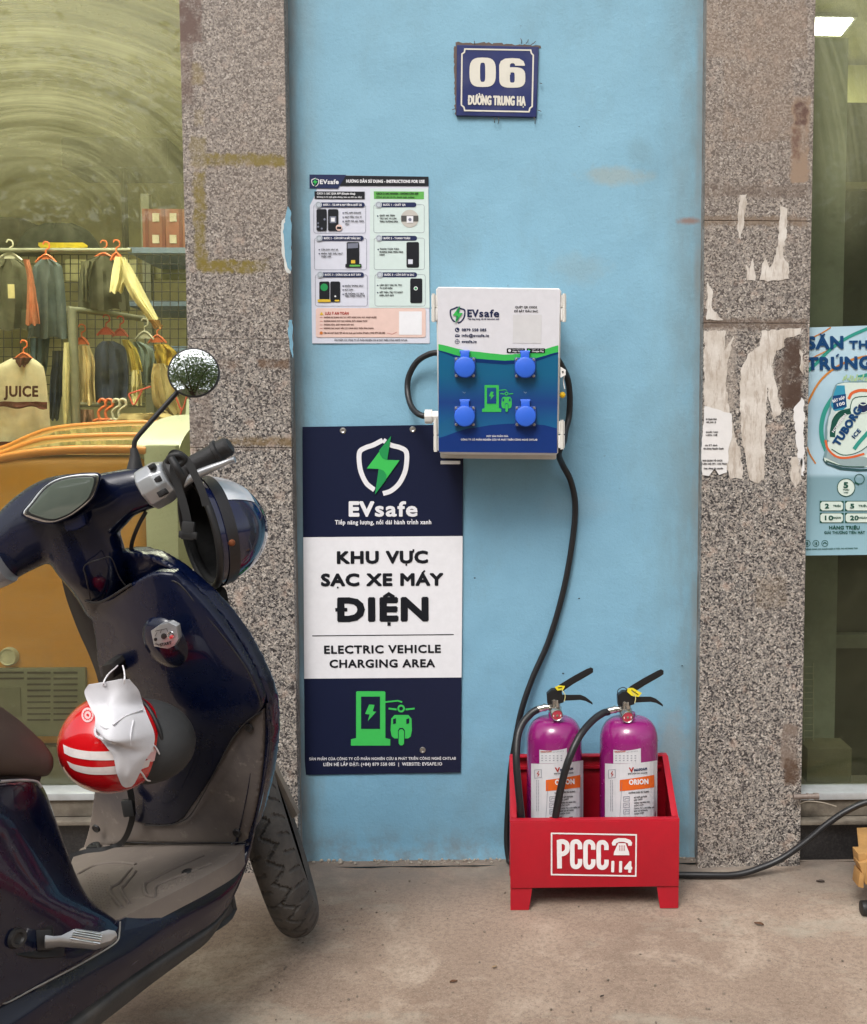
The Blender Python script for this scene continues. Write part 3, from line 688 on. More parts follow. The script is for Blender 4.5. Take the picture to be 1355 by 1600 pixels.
def garment(name, label, parts, Y, cat='garment', fold=.018, hang=None, seed=0, parent_label=None, group='clothes in the left shop'):
    """parts: list of (material, rows) with rows (v, uL, uR) from the top down"""
    rnd = random.Random(seed + 11); v0 = parts[0][1][0][0]; um = (parts[0][1][0][1] + parts[0][1][0][2]) / 2
    root = thing(name, at(um, v0, Y), label, cat, group)
    for k, (m, rows, nm) in enumerate(parts):
        rr = []; n = 15; ph = rnd.uniform(0, 6)
        vmin, vmax = rows[0][0], rows[-1][0]
        R2 = spline([V(r) for r in rows], 4)
        for r in R2:
            v, a, b = r; f = (v - vmin) / max(1, vmax - vmin)
            rr.append([at(a + (b - a) * i / (n - 1), v + 2 * math.sin(i * .9 + ph) * f, Y - .012 * k + fold * (.3 + .7 * f) * (.9 * math.sin(i * 1.1 + ph + 1.1 * f) + 1.6 * noise.noise(V((i * .55, f * 2.2, ph))) + .7 * noise.noise(V((i * 1.3, f * 5, ph + 4)))) - .03 * math.sin(math.pi * i / (n - 1))) for i in range(n)])
        g = G(); g.sheet(rr, .004, 1, 1); build(g, nm, m, root, smooth=60)
    if hang:
        hm, hu, hv, hw = hang; g = G()
        hp = lambda u, v: at(u, v, Y + .012)
        g.tube([hp(hu, hv + 12), hp(hu, hv + 5), hp(hu + 5, hv + 1), hp(hu + 4, hv - 6), hp(hu - 2, hv - 8), hp(hu - 5, hv - 4)], .0028, 6)
        g.tube([hp(hu - hw, hv + 24), hp(hu - hw * .5, hv + 16), hp(hu, hv + 12), hp(hu + hw * .5, hv + 16), hp(hu + hw, hv + 24)], .004, 6)
        g.hexa([hp(hu - 7, hv + 14), hp(hu + 7, hv + 14), hp(hu + 10, hv + 23), hp(hu - 10, hv + 23)], [at(hu - 7, hv + 14, Y + .018), at(hu + 7, hv + 14, Y + .018), at(hu + 10, hv + 23, Y + .018), at(hu - 10, hv + 23, Y + .018)])
        build(g, 'hanger', hm, root)
    return root
HO = M('orange hanger', sr(214, 110, 62), .4); HP = M('pink hanger', sr(214, 100, 86), .4); HW = M('white hanger', sr(196, 194, 172), .4)
slate = CL('slate', 82, 92, 92); denim = CL('denim', 84, 104, 116); navy = CL('navy', 46, 54, 74); olive = CL('olive', 78, 78, 62)
peach = CL('peach', 190, 122, 92); cream = CL('cream', 222, 214, 162); fringe = CL('fringe', 104, 104, 82); beige = CL('beige', 196, 178, 128)
lace = CL('lace', 206, 186, 136); yellow = CL('yellow', 208, 188, 92); must = CL('mustard', 190, 160, 66); ltb = CL('light blue', 128, 144, 140); mar = CL('maroon', 84, 46, 38); knit = CL('knit', 192, 184, 156)
YC = 1.0
garment('tunic', 'dark slate sleeveless tunic hanging from an orange hanger at the left', [(slate, [(405, 64, 80), (412, 56, 92), (422, 51, 98), (470, 47, 103), (528, 44, 106)], 'body')], YC, hang=(HO, 72, 386, 16), seed=1)
garment('jeans', 'faded blue jeans hanging below the slate tunic', [(denim, [(528, 47, 78), (560, 48, 74), (600, 50, 68), (628, 52, 66)], 'leg'), (navy, [(548, 82, 100), (600, 80, 98), (656, 78, 92)], 'leg')], YC + .06, seed=2)
garment('jacket', 'dark olive jacket with a white price tag at the left edge', [(olive, [(404, 0, 24), (414, -14, 38), (424, -26, 44), (470, -32, 46), (515, -30, 42)], 'body')], YC + .02, hang=(HW, 15, 383, 20), seed=3)
tg = pbox(12, 444, 23, 466, YC - .06, .002, M('price tag', sr(190, 180, 130), .8), 'price_tag'); tag(tg, 'small cream price tag hanging on the olive jacket', 'tag')
garment('scarf', 'peach coloured scarf draped over a white hanger', [(peach, [(405, 36, 46), (430, 42, 52), (470, 42, 57), (507, 40, 61)], 'cloth')], YC - .05, seed=4, fold=.01)
garment('fringed_top', 'dark fringed top with silver trim hanging in the middle', [(olive, [(400, 150, 172), (408, 132, 186), (420, 126, 194), (440, 124, 198), (484, 122, 204)], 'body'), (fringe, [(408, 126, 150), (432, 128, 142), (470, 130, 140)], 'trim')], YC + .05, hang=(HO, 162, 384, 20), seed=5)
garment('shirt', 'cream shirt slanting from an orange hanger with a long sleeve', [(cream, [(401, 180, 192), (425, 175, 199), (457, 171, 192)], 'sleeve'), (cream, [(402, 188, 196), (430, 190, 212), (465, 205, 230), (500, 233, 248)], 'body'), (CL('cuff', 150, 112, 62), [(500, 232, 249), (512, 242, 254)], 'cuff')], YC - .02, hang=(HO, 182, 383, 9), seed=6, fold=.008)
js = garment('jersey', 'beige jersey with dark letters hanging at the lower left', [(knit, [(560, 18, 52), (567, 4, 62), (580, -10, 70), (630, -14, 76), (692, -16, 80)], 'body'), (mar, [(559, 20, 50), (566, 20, 48), (572, 26, 42)], 'collar'), (mar, [(628, -14, 74), (637, -14, 74)], 'stripe'), (mar, [(690, -16, 30), (716, -16, 26)], 'hem')], YC - .1, hang=(HO, 37, 540, 16), seed=7, fold=.006)
p_ = Pr(flatY(YC - .2), js); p_.text('JUICE', 6, 620, 60, 620, 17, 0, ink('maroon', 74, 40, 34), bold=2.2)
garment('long_shirt', 'narrow cream long sleeve shirt beside the rack post', [(cream, [(535, 100, 108), (580, 98, 110), (640, 98, 108), (668, 100, 104)], 'sleeve')], YC - .02, seed=8, fold=.006)
garment('lace_dress', 'cream lace dress on an orange hanger on the rack', [(lace, [(540, 122, 140), (565, 120, 147), (600, 122, 146), (632, 122, 148)], 'body')], YC + .05, hang=(HO, 128, 515, 11), seed=9)
garment('plaid_shirt', 'dark navy plaid shirt in the middle of the rack', [(navy, [(533, 160, 178), (540, 152, 192), (552, 148, 198), (590, 148, 200), (627, 150, 198)], 'body')], YC + .08, hang=(HP, 166, 500, 14), seed=10)
garment('yellow_shirt', 'yellow short sleeve shirt right of the plaid shirt', [(yellow, [(531, 190, 202), (550, 198, 214), (582, 204, 222)], 'sleeve'), (cream, [(578, 206, 220), (605, 204, 222), (632, 206, 220)], 'body')], YC + .1, hang=(HP, 188, 502, 12), seed=11)
garment('pale_shirt', 'pale grey blue shirt right of the yellow shirt', [(ltb, [(534, 208, 220), (550, 208, 240), (600, 212, 236)], 'body')], YC + .16, hang=(HW, 226, 506, 14), seed=12)
garment('mustard_shirt', 'mustard yellow shirt at the right end of the rack', [(must, [(538, 240, 262), (552, 242, 276), (572, 246, 274)], 'body')], YC + .2, hang=(HO, 246, 512, 14), seed=13)
garment('beige_cap', 'beige cloth cap beside the right end of the rack', [(beige, [(568, 240, 258), (590, 236, 268), (630, 240, 282), (648, 262, 284)], 'crown')], YC + .1, seed=14)
garment('folded_shirt', 'heap of beige shirts lying behind the freezer lid', [(beige, [(646, 190, 262), (654, 184, 276), (672, 180, 290)], 'heap')], YC - .3, seed=15)
garment('top', 'small pale shirt under the second bar of the rack', [(CL('rose', 150, 112, 90), [(640, 122, 146), (655, 122, 148), (672, 122, 146)], 'body')], YC + .02, seed=16)
garment('dark_pile', 'dark pile of folded clothes on top of the grid panel', [(CL('dark', 56, 60, 50), [(348, 70, 110), (362, 40, 140), (392, 20, 160)], 'heap')], 1.86, seed=17)
garment('yellow_bag', 'long yellow folded cloth lying on the rail above the clothes', [(CL('bright yellow', 214, 190, 50), [(379, 60, 130), (384, 60, 137), (389, 60, 136)], 'cloth')], 1.84, seed=18, fold=.004)
rk = thing('clothes_rack', (at(113, 600, YC).x, YC + .05, .04), 'silver tube clothes rack full of shirts behind the window', 'rack')
g = G(); g.tube([at(106, 483, YC - .02), at(170, 490, YC + .12), at(236, 500, YC + .3)], .011, 12, 3); build(g, 'top_bar', METL, rk)
p0 = at(113, 484, YC - .01); g = G(); g.tube([p0, V((p0.x, p0.y, .05))], .016, 12, 1); build(g, 'post', METL, rk)
g = G(); g.tube([at(114, 632, YC), at(226, 633, YC + .2)], .009, 12, 1); build(g, 'lower_bar', METL, rk)
g = G(); g.tube([at(-60, 391, YC + .03), at(205, 391, YC + .03)], .008, 10, 1); tag(build(g, 'hanging_rail', METL), 'thin horizontal rail that carries the front row of clothes', 'rail')
for i, (u, m, lb) in enumerate(((160, HO, 'first orange empty hanger on the lower bar'), (171, HO, 'second orange empty hanger on the lower bar'), (182, HW, 'first white empty hanger on the lower bar'), (192, HW, 'second white empty hanger beside the beige heap'))):
    hp = lambda a, b: at(u + a, 632 + b, YC - .03)
    g = G(); g.tube([hp(-4, 24), hp(-6, 12), hp(0, 5), hp(5, 2), hp(4, -6), hp(-2, -8), hp(-6, -3)], .005, 8); g.tube([hp(-14, 26), hp(-4, 23), hp(14, 27)], .005, 8)
    tag(build(g, 'hanger', m), lb + ' behind the freezer', 'hanger', 'empty hangers on the lower bar')
g = G(); hp = lambda u, v: at(u, v, YC - .12)
g.tube([hp(204, 624), hp(202, 616), hp(212, 612), hp(236, 604)], .003, 6); g.tube([hp(204, 624), hp(210, 632), hp(222, 610)], .003, 6); g.tube([hp(274, 618), hp(284, 640), hp(292, 620)], .003, 6); g.tube([hp(284, 640), hp(280, 658)], .003, 6)
tag(build(g, 'wire_hanger', HP), 'bent coral wire hanger hanging at the right end of the rack', 'hanger')
# ================================================================== SIGNS ON THE WALL
NAVY = ink('navy', 26, 32, 58, .35); WHITE = ink('white', 236, 236, 240, .4); GRN = ink('green', 66, 196, 92); DGRN = ink('dark green', 40, 150, 84); BK = ink('ink black', 26, 28, 34)
STEEL = M('steel', sr(190, 188, 184), .3, metal=.9, var=.1); CHROME = M('chrome', sr(225, 225, 225), .08, metal=1, var=.02)
def panel(quad, Y, th, mat, name, root=None, bevel=.0006):
    """solid board from four photo corners (tl, tr, br, bl)"""
    yf = Y if callable(Y) else (lambda v: Y)
    q = [at(u, v, yf(v)) for u, v in quad]; g = G(); g.hexa(q, [p + V((0, th, 0)) for p in q])
    return build(g, name, mat, root, bevel=bevel, seg=1)
def lerpq(quad):
    tl, tr, br, bl = [V(p) for p in quad]
    return lambda s, t_: tuple((tl.lerp(tr, s)).lerp(bl.lerp(br, s), t_))
def icon(pr, x0, y0, x1, y1, L, green, back):
    S = lambda x, y: (x0 + (x - 247) / 283 * (x1 - x0), y0 + (y - 1210) / 235 * (y1 - y0))
    Q = lambda pts: [S(*p) for p in pts]; k = (x1 - x0) / 283
    pr.poly(Q([(247, 1418), (270, 1412), (270, 1212), (274, 1209), (396, 1209), (400, 1214), (400, 1412), (422, 1418), (422, 1445), (247, 1445)]), L, green, 'emblem')
    pr.poly(Q([(292, 1232), (376, 1232), (376, 1372), (292, 1372)]), L + 1, back, 'emblem')
    pr.poly(Q([(328, 1266), (352, 1268), (344, 1296), (360, 1298), (322, 1338), (330, 1310), (310, 1307)]), L + 2, green, 'emblem')
    pr.lines([(Q([(400, 1256), (455, 1250), (475, 1256)]), False)], 7 * k, L, green, 'emblem')
    pr.lines([(Q([(414, 1284), (450, 1288)]), False), (Q([(490, 1288), (530, 1284)]), False)], 8 * k, L, green, 'emblem')
    a, b = S(470, 1284); pr.lines([(disc(a, b, 13 * k), True)], 8 * k, L + .3, green, 'emblem')
    pr.poly(Q([(440, 1312), (502, 1312), (516, 1328), (518, 1380), (512, 1406), (500, 1414), (440, 1414), (428, 1404), (423, 1380), (426, 1328)]), L, green, 'emblem')
    for c in (441, 500): pr.poly(Q([(c - 7, 1330), (c + 6, 1326), (c + 6, 1348), (c - 7, 1352)]), L + 1, back, 'emblem')
    pr.poly(Q([(456, 1378), (464, 1368), (478, 1368), (486, 1378), (486, 1420), (456, 1420)]), L + 1, back, 'emblem')
    pr.poly(Q([(459, 1382), (466, 1374), (476, 1374), (483, 1382), (483, 1436), (476, 1444), (466, 1444), (459, 1436)]), L + 2, green, 'emblem')
def shield(pr, x0, y0, x1, y1, L, ring, back):
    S = lambda x, y: (x0 + (x - 275) / 228 * (x1 - x0), y0 + (y - 85) / 265 * (y1 - y0)); k = (x1 - x0) / 228
    Q = lambda pts: [S(*p) for p in pts]
    rt = [(390, 104), (424, 126), (466, 138), (492, 158), (492, 214), (482, 256), (458, 300), (424, 330), (389, 342)]
    lf = [(352, 326), (318, 298), (296, 256), (286, 214), (286, 158), (312, 138), (346, 126), (388, 104)]
    pr.lines([(Q(rt), False), (Q(lf), False)], 21 * k, L, ring, 'emblem', sm=5)
    pr.poly(Q([(425, 78), (404, 186), (470, 190), (346, 356), (372, 240), (310, 236)]), L + 1, back, 'emblem')
    pr.poly(Q([(425, 85), (408, 192), (462, 194), (354, 346), (370, 232), (318, 230)]), L + 2, GRN, 'emblem')
    pr.poly(Q([(425, 85), (408, 192), (388, 186), (376, 168), (372, 150)]), L + 3, DGRN, 'emblem'); pr.poly(Q([(354, 346), (370, 232), (392, 240), (404, 258), (402, 282)]), L + 3, DGRN, 'emblem')
# ---- tall charging banner
bn = thing('charging_banner', at(598, 1209, -.006), 'tall navy and white charging area banner on the blue wall', 'sign')
panel([(472.5, 667), (724.5, 663), (720, 1207), (476, 1211)], -.006, .004, NAVY, 'board', bn)
pr = Pr(flatY(-.0062), bn)
pr.poly([(474, 839.5), (723, 837.5), (721.3, 1058.5), (475.4, 1060.5)], 1, WHITE)
shield(pr, 558, 681, 639, 774, 1, WHITE, NAVY)
pr.text('EV', 545, 807, 585, 807, 23.5, 1, WHITE, bold=4); pr.text('safe', 586, 807, 652.5, 807, 23.5, 1, WHITE, bold=2.5)
pr.text('Tiếp năng lượng, nối dài hành trình xanh', 523.5, 819.5, 674, 819, 6.8, 1, WHITE, bold=.9)
pr.text('KHU VỰC', 526.5, 881, 669, 880, 19.5, 2, BK, bold=3.4); pr.text('SẠC XE MÁY', 501.5, 916, 693, 915, 19.5, 2, BK, bold=3.4)
pr.text('ĐIỆN', 527, 971.5, 670, 970.5, 37.5, 2, BK, bold=7)
pr.lines([([(488, 993.5), (709, 991.5)], False)], 1.4, 2, BK)
pr.text('ELECTRIC VEHICLE', 506.5, 1021.5, 689, 1020, 12.6, 2, BK, bold=1.6); pr.text('CHARGING AREA', 515, 1043.5, 680, 1042.5, 12.6, 2, BK, bold=1.6)
icon(pr, 548.5, 1080.5, 648, 1165, 1, GRN, NAVY)
pr.text('SẢN PHẨM CỦA CÔNG TY CỔ PHẦN NGHIÊN CỨU & PHÁT TRIỂN CÔNG NGHỆ CHTLAB', 483.5, 1188, 712.6, 1187, 4.2, 1, WHITE, bold=.45)
pr.text('LIÊN HỆ LẮP ĐẶT: (+84) 879 558 085  |  WEBSITE: EVSAFE.IO', 505.6, 1197, 691, 1196, 5, 1, WHITE, bold=.55)
for u, v in ((536, 673), (645, 671), (660.5, 1172)):
    g = G(); c = at(u, v, -.0062); g.lathe([(.0035, -.0012), (.0048, -.002), (.0072, -.0016), (.0082, .0)], c, (0, 1, 0), 20); build(g, 'grommet', STEEL, bn)
    g = G(); g.cyl(c + V((0, -.0008, 0)), c + V((0, .001, 0)), .0036); build(g, 'grommet_hole', BK, bn)
# ---- house number sign
hn = thing('house_number_sign', at(776, 182, -.006), 'dark blue house number sign with 06 high on the blue wall', 'sign')
SB = M('blue enamel', sr(18, 32, 90), .3, var=.15, vs=20, dirt=sr(60, 60, 90), dirtamt=.3); SW = ink('enamel white', 222, 218, 205, .4)
qd = [(714, 70), (842, 73), (838.5, 183), (713, 180.5)]
panel(qd, -.008, .008, SB, 'plate', hn, bevel=.001); pr = Pr(flatY(-.0082), hn)
zz = lambda x, y: (700 + x / 8.469, 50 + y / 8.469)
pr.lines([([zz(*p) for p in [(225, 225), (1095, 240), (1105, 280), (1130, 308), (1115, 985), (1085, 1008), (1073, 1055), (222, 1038), (212, 995), (178, 965), (186, 290), (218, 268)]], True)], 2.3, 1, SW)
def sq(cx, cy, rx, ry, n, k=28): 
    f = lambda c: math.copysign(abs(c) ** (2 / n), c)
    return [(cx + rx * f(math.cos(2 * math.pi * i / k)), cy + ry * f(math.sin(2 * math.pi * i / k))) for i in range(k)]
def ringp(pr, a, b, L, m, name='lettering'):
    g = G(); n = len(a); g.add([pr.p(*p, L) for p in a] + [pr.p(*p, L) for p in b], [(i, (i + 1) % n, n + (i + 1) % n, n + i) for i in range(n)]); build(g, name, m, pr.root, smooth=0, fix=False)
a = zz(460, 533); ringp(pr, sq(*a, 20.6, 23, 3.2), sq(*a, 4.1, 15, 4), 1, SW)
a = zz(852, 602); ringp(pr, sq(a[0], a[1], 20.4, 16, 3.2), sq(a[0], a[1], 3.8, 8, 4), 1, SW)
pr.poly([zz(*p) for p in [(680, 600), (678, 440), (700, 385), (755, 352), (850, 345), (945, 352), (1000, 385), (1018, 430), (1018, 447), (890, 445), (885, 425), (868, 413), (842, 413), (822, 428), (820, 480), (830, 560), (690, 640)]], 1.3, SW, 'lettering')
pr.text('ĐƯỜNG TRUNG HẠ', 731.3, 163.6, 821.6, 165.3, 14.8, 1, SW, bold=2.1)
g = G(); rnd = random.Random(9)
for u, v, a_, l in ((772, 184, 88, 8), (779, 183, 95, 11), (840, 172, 20, 6), (713, 168, 150, 7), (834, 182, 80, 12), (822, 68, -60, 7), (815, 68, -100, 8), (830, 70, -40, 9), (741, 69, -90, 5), (844, 130, 15, 3)):
    p = [at(u, v, -.006), at(u + l * .5 * math.cos(R(a_)) + 1, v + l * .5 * math.sin(R(a_)), -.012), at(u + l * math.cos(R(a_)), v + l * math.sin(R(a_)), -.004)]
    g.tube(p, .0009, 5, 4)
build(g, 'old_glue_threads', M('dried glue', sr(84, 74, 62), .8), hn)
g = G(); blob(g, jag([(712, 66), (760, 67), (800, 69), (845, 71), (846, 75), (712, 72)], 1.6, 4, 12), -.0016, .0015)
blob(g, jag([(710, 72), (716, 72), (715, 182), (711, 178)], 1.3, 4, 13), -.0014, .001)
build(g, 'glue_smear', M('glue', sr(98, 82, 74), .8), hn, smooth=0)
# ---- instruction poster
ip = thing('instruction_poster', at(580, 536, -.002), 'white instruction poster with phone pictures left of the charging box', 'poster')
PAP = ink('paper', 218, 220, 232, .35); MINT = ink('mint', 212, 228, 224, .35); GREY = ink('thin grey', 120, 124, 140); PINK = ink('pink', 232, 202, 192, .35); INDG = ink('indigo', 36, 46, 84); GR2 = ink('leaf green', 100, 176, 84); GLD = ink('gold', 222, 186, 60); RED = ink('red', 178, 54, 44)
panel([(483.5, 273), (669.5, 276), (671.5, 536.5), (488, 536.5)], -.0016, .0012, PAP, 'sheet', ip, bevel=0)
pr = Pr(flatY(-.0018), ip)
z5 = lambda x, y: (470 + x / 5.518, 260 + y / 5.518); Z5 = lambda pts: [z5(*p) for p in pts]
pr.poly(Z5([(600, 190), (1100, 190), (1112, 1220), (590, 1220)]), 1, MINT)
pr.poly(Z5([(370, 78), (1102, 88), (1102, 170), (330, 168)]), 1.5, BK); pr.poly(Z5([(76, 70), (392, 72), (322, 192), (76, 188)]), 2, INDG)
shield(pr, *z5(92, 96), *z5(158, 174), 3, WHITE, INDG)
pr.text('EVsafe', *z5(165, 152), *z5(327, 152), 7, 3, WHITE, bold=1.1); pr.text('HƯỚNG DẪN SỬ DỤNG - INSTRUCTIONS FOR USE', *z5(392, 140), *z5(1068, 143), 4.8, 3, WHITE, bold=.9)
pr.poly(Z5([(118, 215), (552, 217), (552, 283), (120, 280)]), 1.5, BK); pr.poly(Z5([(630, 215), (1063, 217), (1063, 283), (632, 280)]), 1.5, GR2)
pr.text('CÁCH 1: SẠC QUA APP (Khuyên dùng)', *z5(140, 242), *z5(470, 243), 3.2, 3, WHITE, bold=.5); pr.text('(Không lo bị ngắt giữa chừng, báo sau khi sạc đầy)', *z5(140, 270), *z5(525, 272), 2.6, 3, WHITE, bold=.3)
pr.text('CÁCH 2: SẠC NHANH - KHÔNG CẦN APP', *z5(652, 242), *z5(1015, 243), 3.2, 3, BK, bold=.5); pr.text('(Chọn gói sạc từ 1h, thanh toán online)', *z5(652, 270), *z5(980, 272), 2.6, 3, BK, bold=.3)
cards = [(112, 330, 560, 574, 552, 'BƯỚC 1 - TẢI APP & NẠP TIỀN & QUÉT QR'), (118, 618, 568, 890, 542, 'BƯỚC 2 - CẮM DÂY & BẮT ĐẦU SẠC'), (126, 933, 574, 1204, 545, 'BƯỚC 3 - DỪNG SẠC & RÚT DÂY'),
         (630, 330, 1065, 572, 997, 'BƯỚC 1 - QUÉT QR'), (633, 618, 1067, 890, 1003, 'BƯỚC 2 - THANH TOÁN'), (640, 933, 1074, 1204, 1003, 'BƯỚC 3 - CẮM DÂY & SẠC')]
for x0, y0, x1, y1, tx, s in cards:
    pr.lines([(Z5(rrect(x0, y0, x1, y1, 18)), True)], .5, 1.5, GREY)
    pr.poly(Z5(rrect(x0 + 40, y0 - 20, tx, y0 + 22, 20)), 2, INDG)
    c = z5(x0 + 42, y0); pr.poly(disc(*c, 5.2), 3, ink('pale ring', 196, 204, 212)); pr.lines([(disc(*c, 3.6), True)], .5, 4, GREY)
    pr.text(s, *z5(x0 + 82, y0 + 10), *z5(min(tx - 25, x0 + 82 + len(s) * 12), y0 + 10), 3.2, 3, WHITE, bold=.5)
def phone(x0, y0, x1, y1): pr.poly(Z5(rrect(x0, y0, x1, y1, 14)), 2.4, BK)
for p in ((136, 368, 224, 556), (235, 368, 324, 556), (396, 652, 504, 872), (160, 992, 248, 1168), (255, 992, 340, 1168), (912, 652, 1020, 872), (944, 966, 1048, 1178)): phone(*p)
pr.poly(Z5([(250, 430), (306, 430), (306, 488), (250, 488)]), 3, GREY); pr.poly(Z5([(262, 442), (294, 442), (294, 476), (262, 476)]), 3.6, WHITE)
pr.poly(Z5(disc(330, 528, 28)), 3, PINK); pr.poly(Z5([(312, 520), (350, 520), (350, 540), (312, 540)]), 3.6, BK)
pr.poly(Z5(disc(940, 450, 77)), 2, ink('picture grey', 196, 192, 184)); pr.poly(Z5([(866, 424), (1014, 424), (1014, 474), (868, 476)]), 2.6, ink('picture dark', 84, 84, 82)); pr.poly(Z5([(914, 428), (970, 428), (970, 486), (914, 486)]), 3.2, WHITE); pr.poly(Z5(disc(942, 458, 14)), 3.8, GREY)
pr.poly(Z5([(404, 664), (496, 660), (494, 702), (404, 708)]), 3, GREY); pr.poly(Z5([(434, 808), (470, 808), (470, 836), (434, 836)]), 3, GLD)
pr.poly(Z5(rrect(384, 840, 524, 872, 10)), 2.8, BK); pr.poly(Z5(rrect(420, 848, 516, 864, 8)), 3.4, GR2)
pr.poly(Z5(disc(202, 1042, 32)), 3, DGRN); pr.poly(Z5(rrect(144, 1146, 258, 1170, 8)), 3, GLD); pr.poly(Z5(rrect(292, 1150, 334, 1164, 6)), 3, GLD); pr.poly(Z5(disc(298, 1120, 8)), 3, WHITE)
pr.poly(Z5([(926, 802), (966, 802), (966, 842), (926, 842)]), 3, PAP); pr.poly(Z5(disc(992, 1052, 17)), 3, WHITE); pr.poly(Z5(disc(992, 1052, 11)), 3.6, DGRN)
for x, y, c_ in ((150, 490, 8), (150, 520, 9), (182, 536, 9), (206, 456, 10)): pr.poly(Z5(disc(x, y, c_)), 3, GREY)
txt = [(380, 406, 520, 'MỞ APP EVSAFE'), (380, 442, 524, 'NẠP TIỀN VÀO VÍ'), (380, 478, 544, 'QUÉT MÃ QR TRÊN'), (380, 504, 416, 'TRỤ'), (175, 724, 322, 'CẮM DÂY VÀO XE'), (175, 758, 362, 'NHẤN "BẮT ĐẦU SẠC"'), (175, 784, 262, 'TRÊN APP'),
       (380, 1036, 540, 'NHẤN "DỪNG SẠC"'), (380, 1070, 454, 'RÚT DÂY'), (380, 1104, 542, 'HỆ THỐNG TỰ TRỪ'), (380, 1124, 552, 'TIỀN THEO THỰC TẾ'),
       (680, 430, 812, 'QUÉT MÃ TRÊN'), (680, 456, 824, 'TRỤ SẠC VÀ LÀM'), (680, 482, 838, 'THEO HƯỚNG DẪN'), (680, 718, 848, 'THANH TOÁN THEO'), (680, 744, 882, 'HƯỚNG DẪN TRÊN MÀN'), (680, 768, 724, 'HÌNH'),
       (680, 1030, 872, 'CẮM DÂY VÀO XE, TRỤ'), (680, 1056, 790, 'TỰ CẤP ĐIỆN'), (680, 1092, 882, 'HẾT TIỀN, TRỤ TỰ NGẮT'), (680, 1118, 804, 'ĐIỆN, RÚT DÂY')]
for x, y, x1, s in txt: pr.text(s, *z5(x, y), *z5(x1, y), 2.5, 2.4, BK, bold=.42)
for x, y in ((366, 401), (366, 437), (366, 473), (160, 719), (160, 753), (366, 1031), (366, 1065), (366, 1102), (664, 428), (668, 716), (664, 1026), (664, 1088)): pr.poly(Z5(disc(x, y, 6, 10)), 2.4, INDG)
pr.poly(Z5(rrect(130, 1222, 1078, 1474, 20)), 1.6, PINK)
pr.poly(Z5([(180, 1254), (198, 1282), (162, 1282)]), 2.6, GLD); pr.text('LƯU Ý AN TOÀN', *z5(210, 1278), *z5(414, 1278), 4.2, 2.6, RED, bold=.6)
for y, x1, s in ((1308, 655, 'KHÔNG SỬ DỤNG KHI TAY ƯỚT HOẶC KHU VỰC NGẬP NƯỚC'), (1340, 575, 'KHÔNG DÙNG DÂY SẠC HỎNG, ĐỨT, BONG TRÓC'), (1371, 460, 'KHÔNG KÉO, GIẬT MẠNH DÂY SẠC'), (1402, 628, 'NGỪNG SẠC NGAY NẾU CÓ CẢNH BÁO TRÊN ỨNG DỤNG')):
    pr.text(s, *z5(200, y), *z5(x1, y), 2.4, 2.6, ink('brown text', 96, 60, 54), bold=.36); pr.lines([(Z5([(165, y - 5), (188, y - 5)]), False)], .6, 2.6, RED)
pr.poly(Z5(disc(177, 1436, 14)), 2.6, ink('orange dot', 204, 120, 60)); pr.text('Cần hỗ trợ? Quét QR hỗ trợ hoặc gọi hotline EVsafe: (+84) 879 558 085', *z5(198, 1442), *z5(728, 1442), 2.6, 2.6, ink('brown text', 96, 60, 54), bold=.4)
pr.lines([(Z5([(745, 1437), (790, 1446), (830, 1428)]), False)], .5, 2.6, RED)
pr.poly(Z5([(848, 1250), (1044, 1250), (1044, 1452), (848, 1452)]), 2.4, WHITE)
pr.text('SẢN PHẨM CỦA CÔNG TY CỔ PHẦN NGHIÊN CỨU & PHÁT TRIỂN CÔNG NGHỆ CHTLAB', *z5(290, 1504), *z5(918, 1505), 2.6, 2.4, BK, bold=.3)
# ---- charging box
BX = lambda v: -.215 + (v - 448) / 265 * .045
cb = thing('charging_box', at(780, 712, -.1), 'white electric vehicle charging box with four blue sockets on the wall', 'charging box')
PLA = M('white box plastic', sr(226, 224, 220), .45, var=.03, vs=10); PLG = M('ivory box plastic', sr(208, 206, 198), .5, var=.04)
door = [(681, 447.5), (877.5, 450), (872.5, 711.5), (685.5, 709.5)]
panel(door, BX, .03, PLA, 'door', cb, bevel=.006)
inner = [(684, 452), (874, 454), (869.5, 718), (688, 716)]
q = [at(u, v, BX(v) + .034) for u, v in inner]; b_ = [V((p.x, -.004, p.z)) for p in q]
g = G(); g.hexa(q, b_); build(g, 'body', PLG, cb, bevel=.005)
LQ = lerpq([(683.5, 449.5), (875.5, 452), (870.5, 707.5), (686.5, 706)])
prc = lambda u, v, L: at(u, v, BX(v) - .0006 - L * LAYER)
pr = Pr(prc, cb); z6 = lambda x, y: (620 + x / 4.371, 430 + y / 4.371); Z6 = lambda p: [z6(*a) for a in p]
WPR = ink('box white', 232, 232, 238, .3)
def strip(top, bot, L, m, name='print'):
    g = G(); n = len(top); g.add([pr.p(*z6(*p), L) for p in top] + [pr.p(*z6(*p), L) for p in bot], [(i, i + 1, n + i + 1, n + i) for i in range(n - 1)]); build(g, name, m, cb, smooth=0, fix=False)
pr.poly([LQ(0, 0), LQ(1, 0), LQ(1, .42), LQ(0, .42)], .5, WPR)
xs = [285, 330, 400, 480, 560, 640, 740, 840, 930, 1010, 1060, 1104]
xb = [285, 330, 400, 480, 560, 640, 740, 840, 930, 1010, 1056, 1096]
def ci(pts, x):
    for (a, b), (c, d) in zip(pts, pts[1:]):
        if a <= x <= c: t_ = (x - a) / (c - a); return b + (d - b) * (3 * t_ * t_ - 2 * t_ ** 3) * .35 + (d - b) * t_ * .65
    return pts[-1][1]
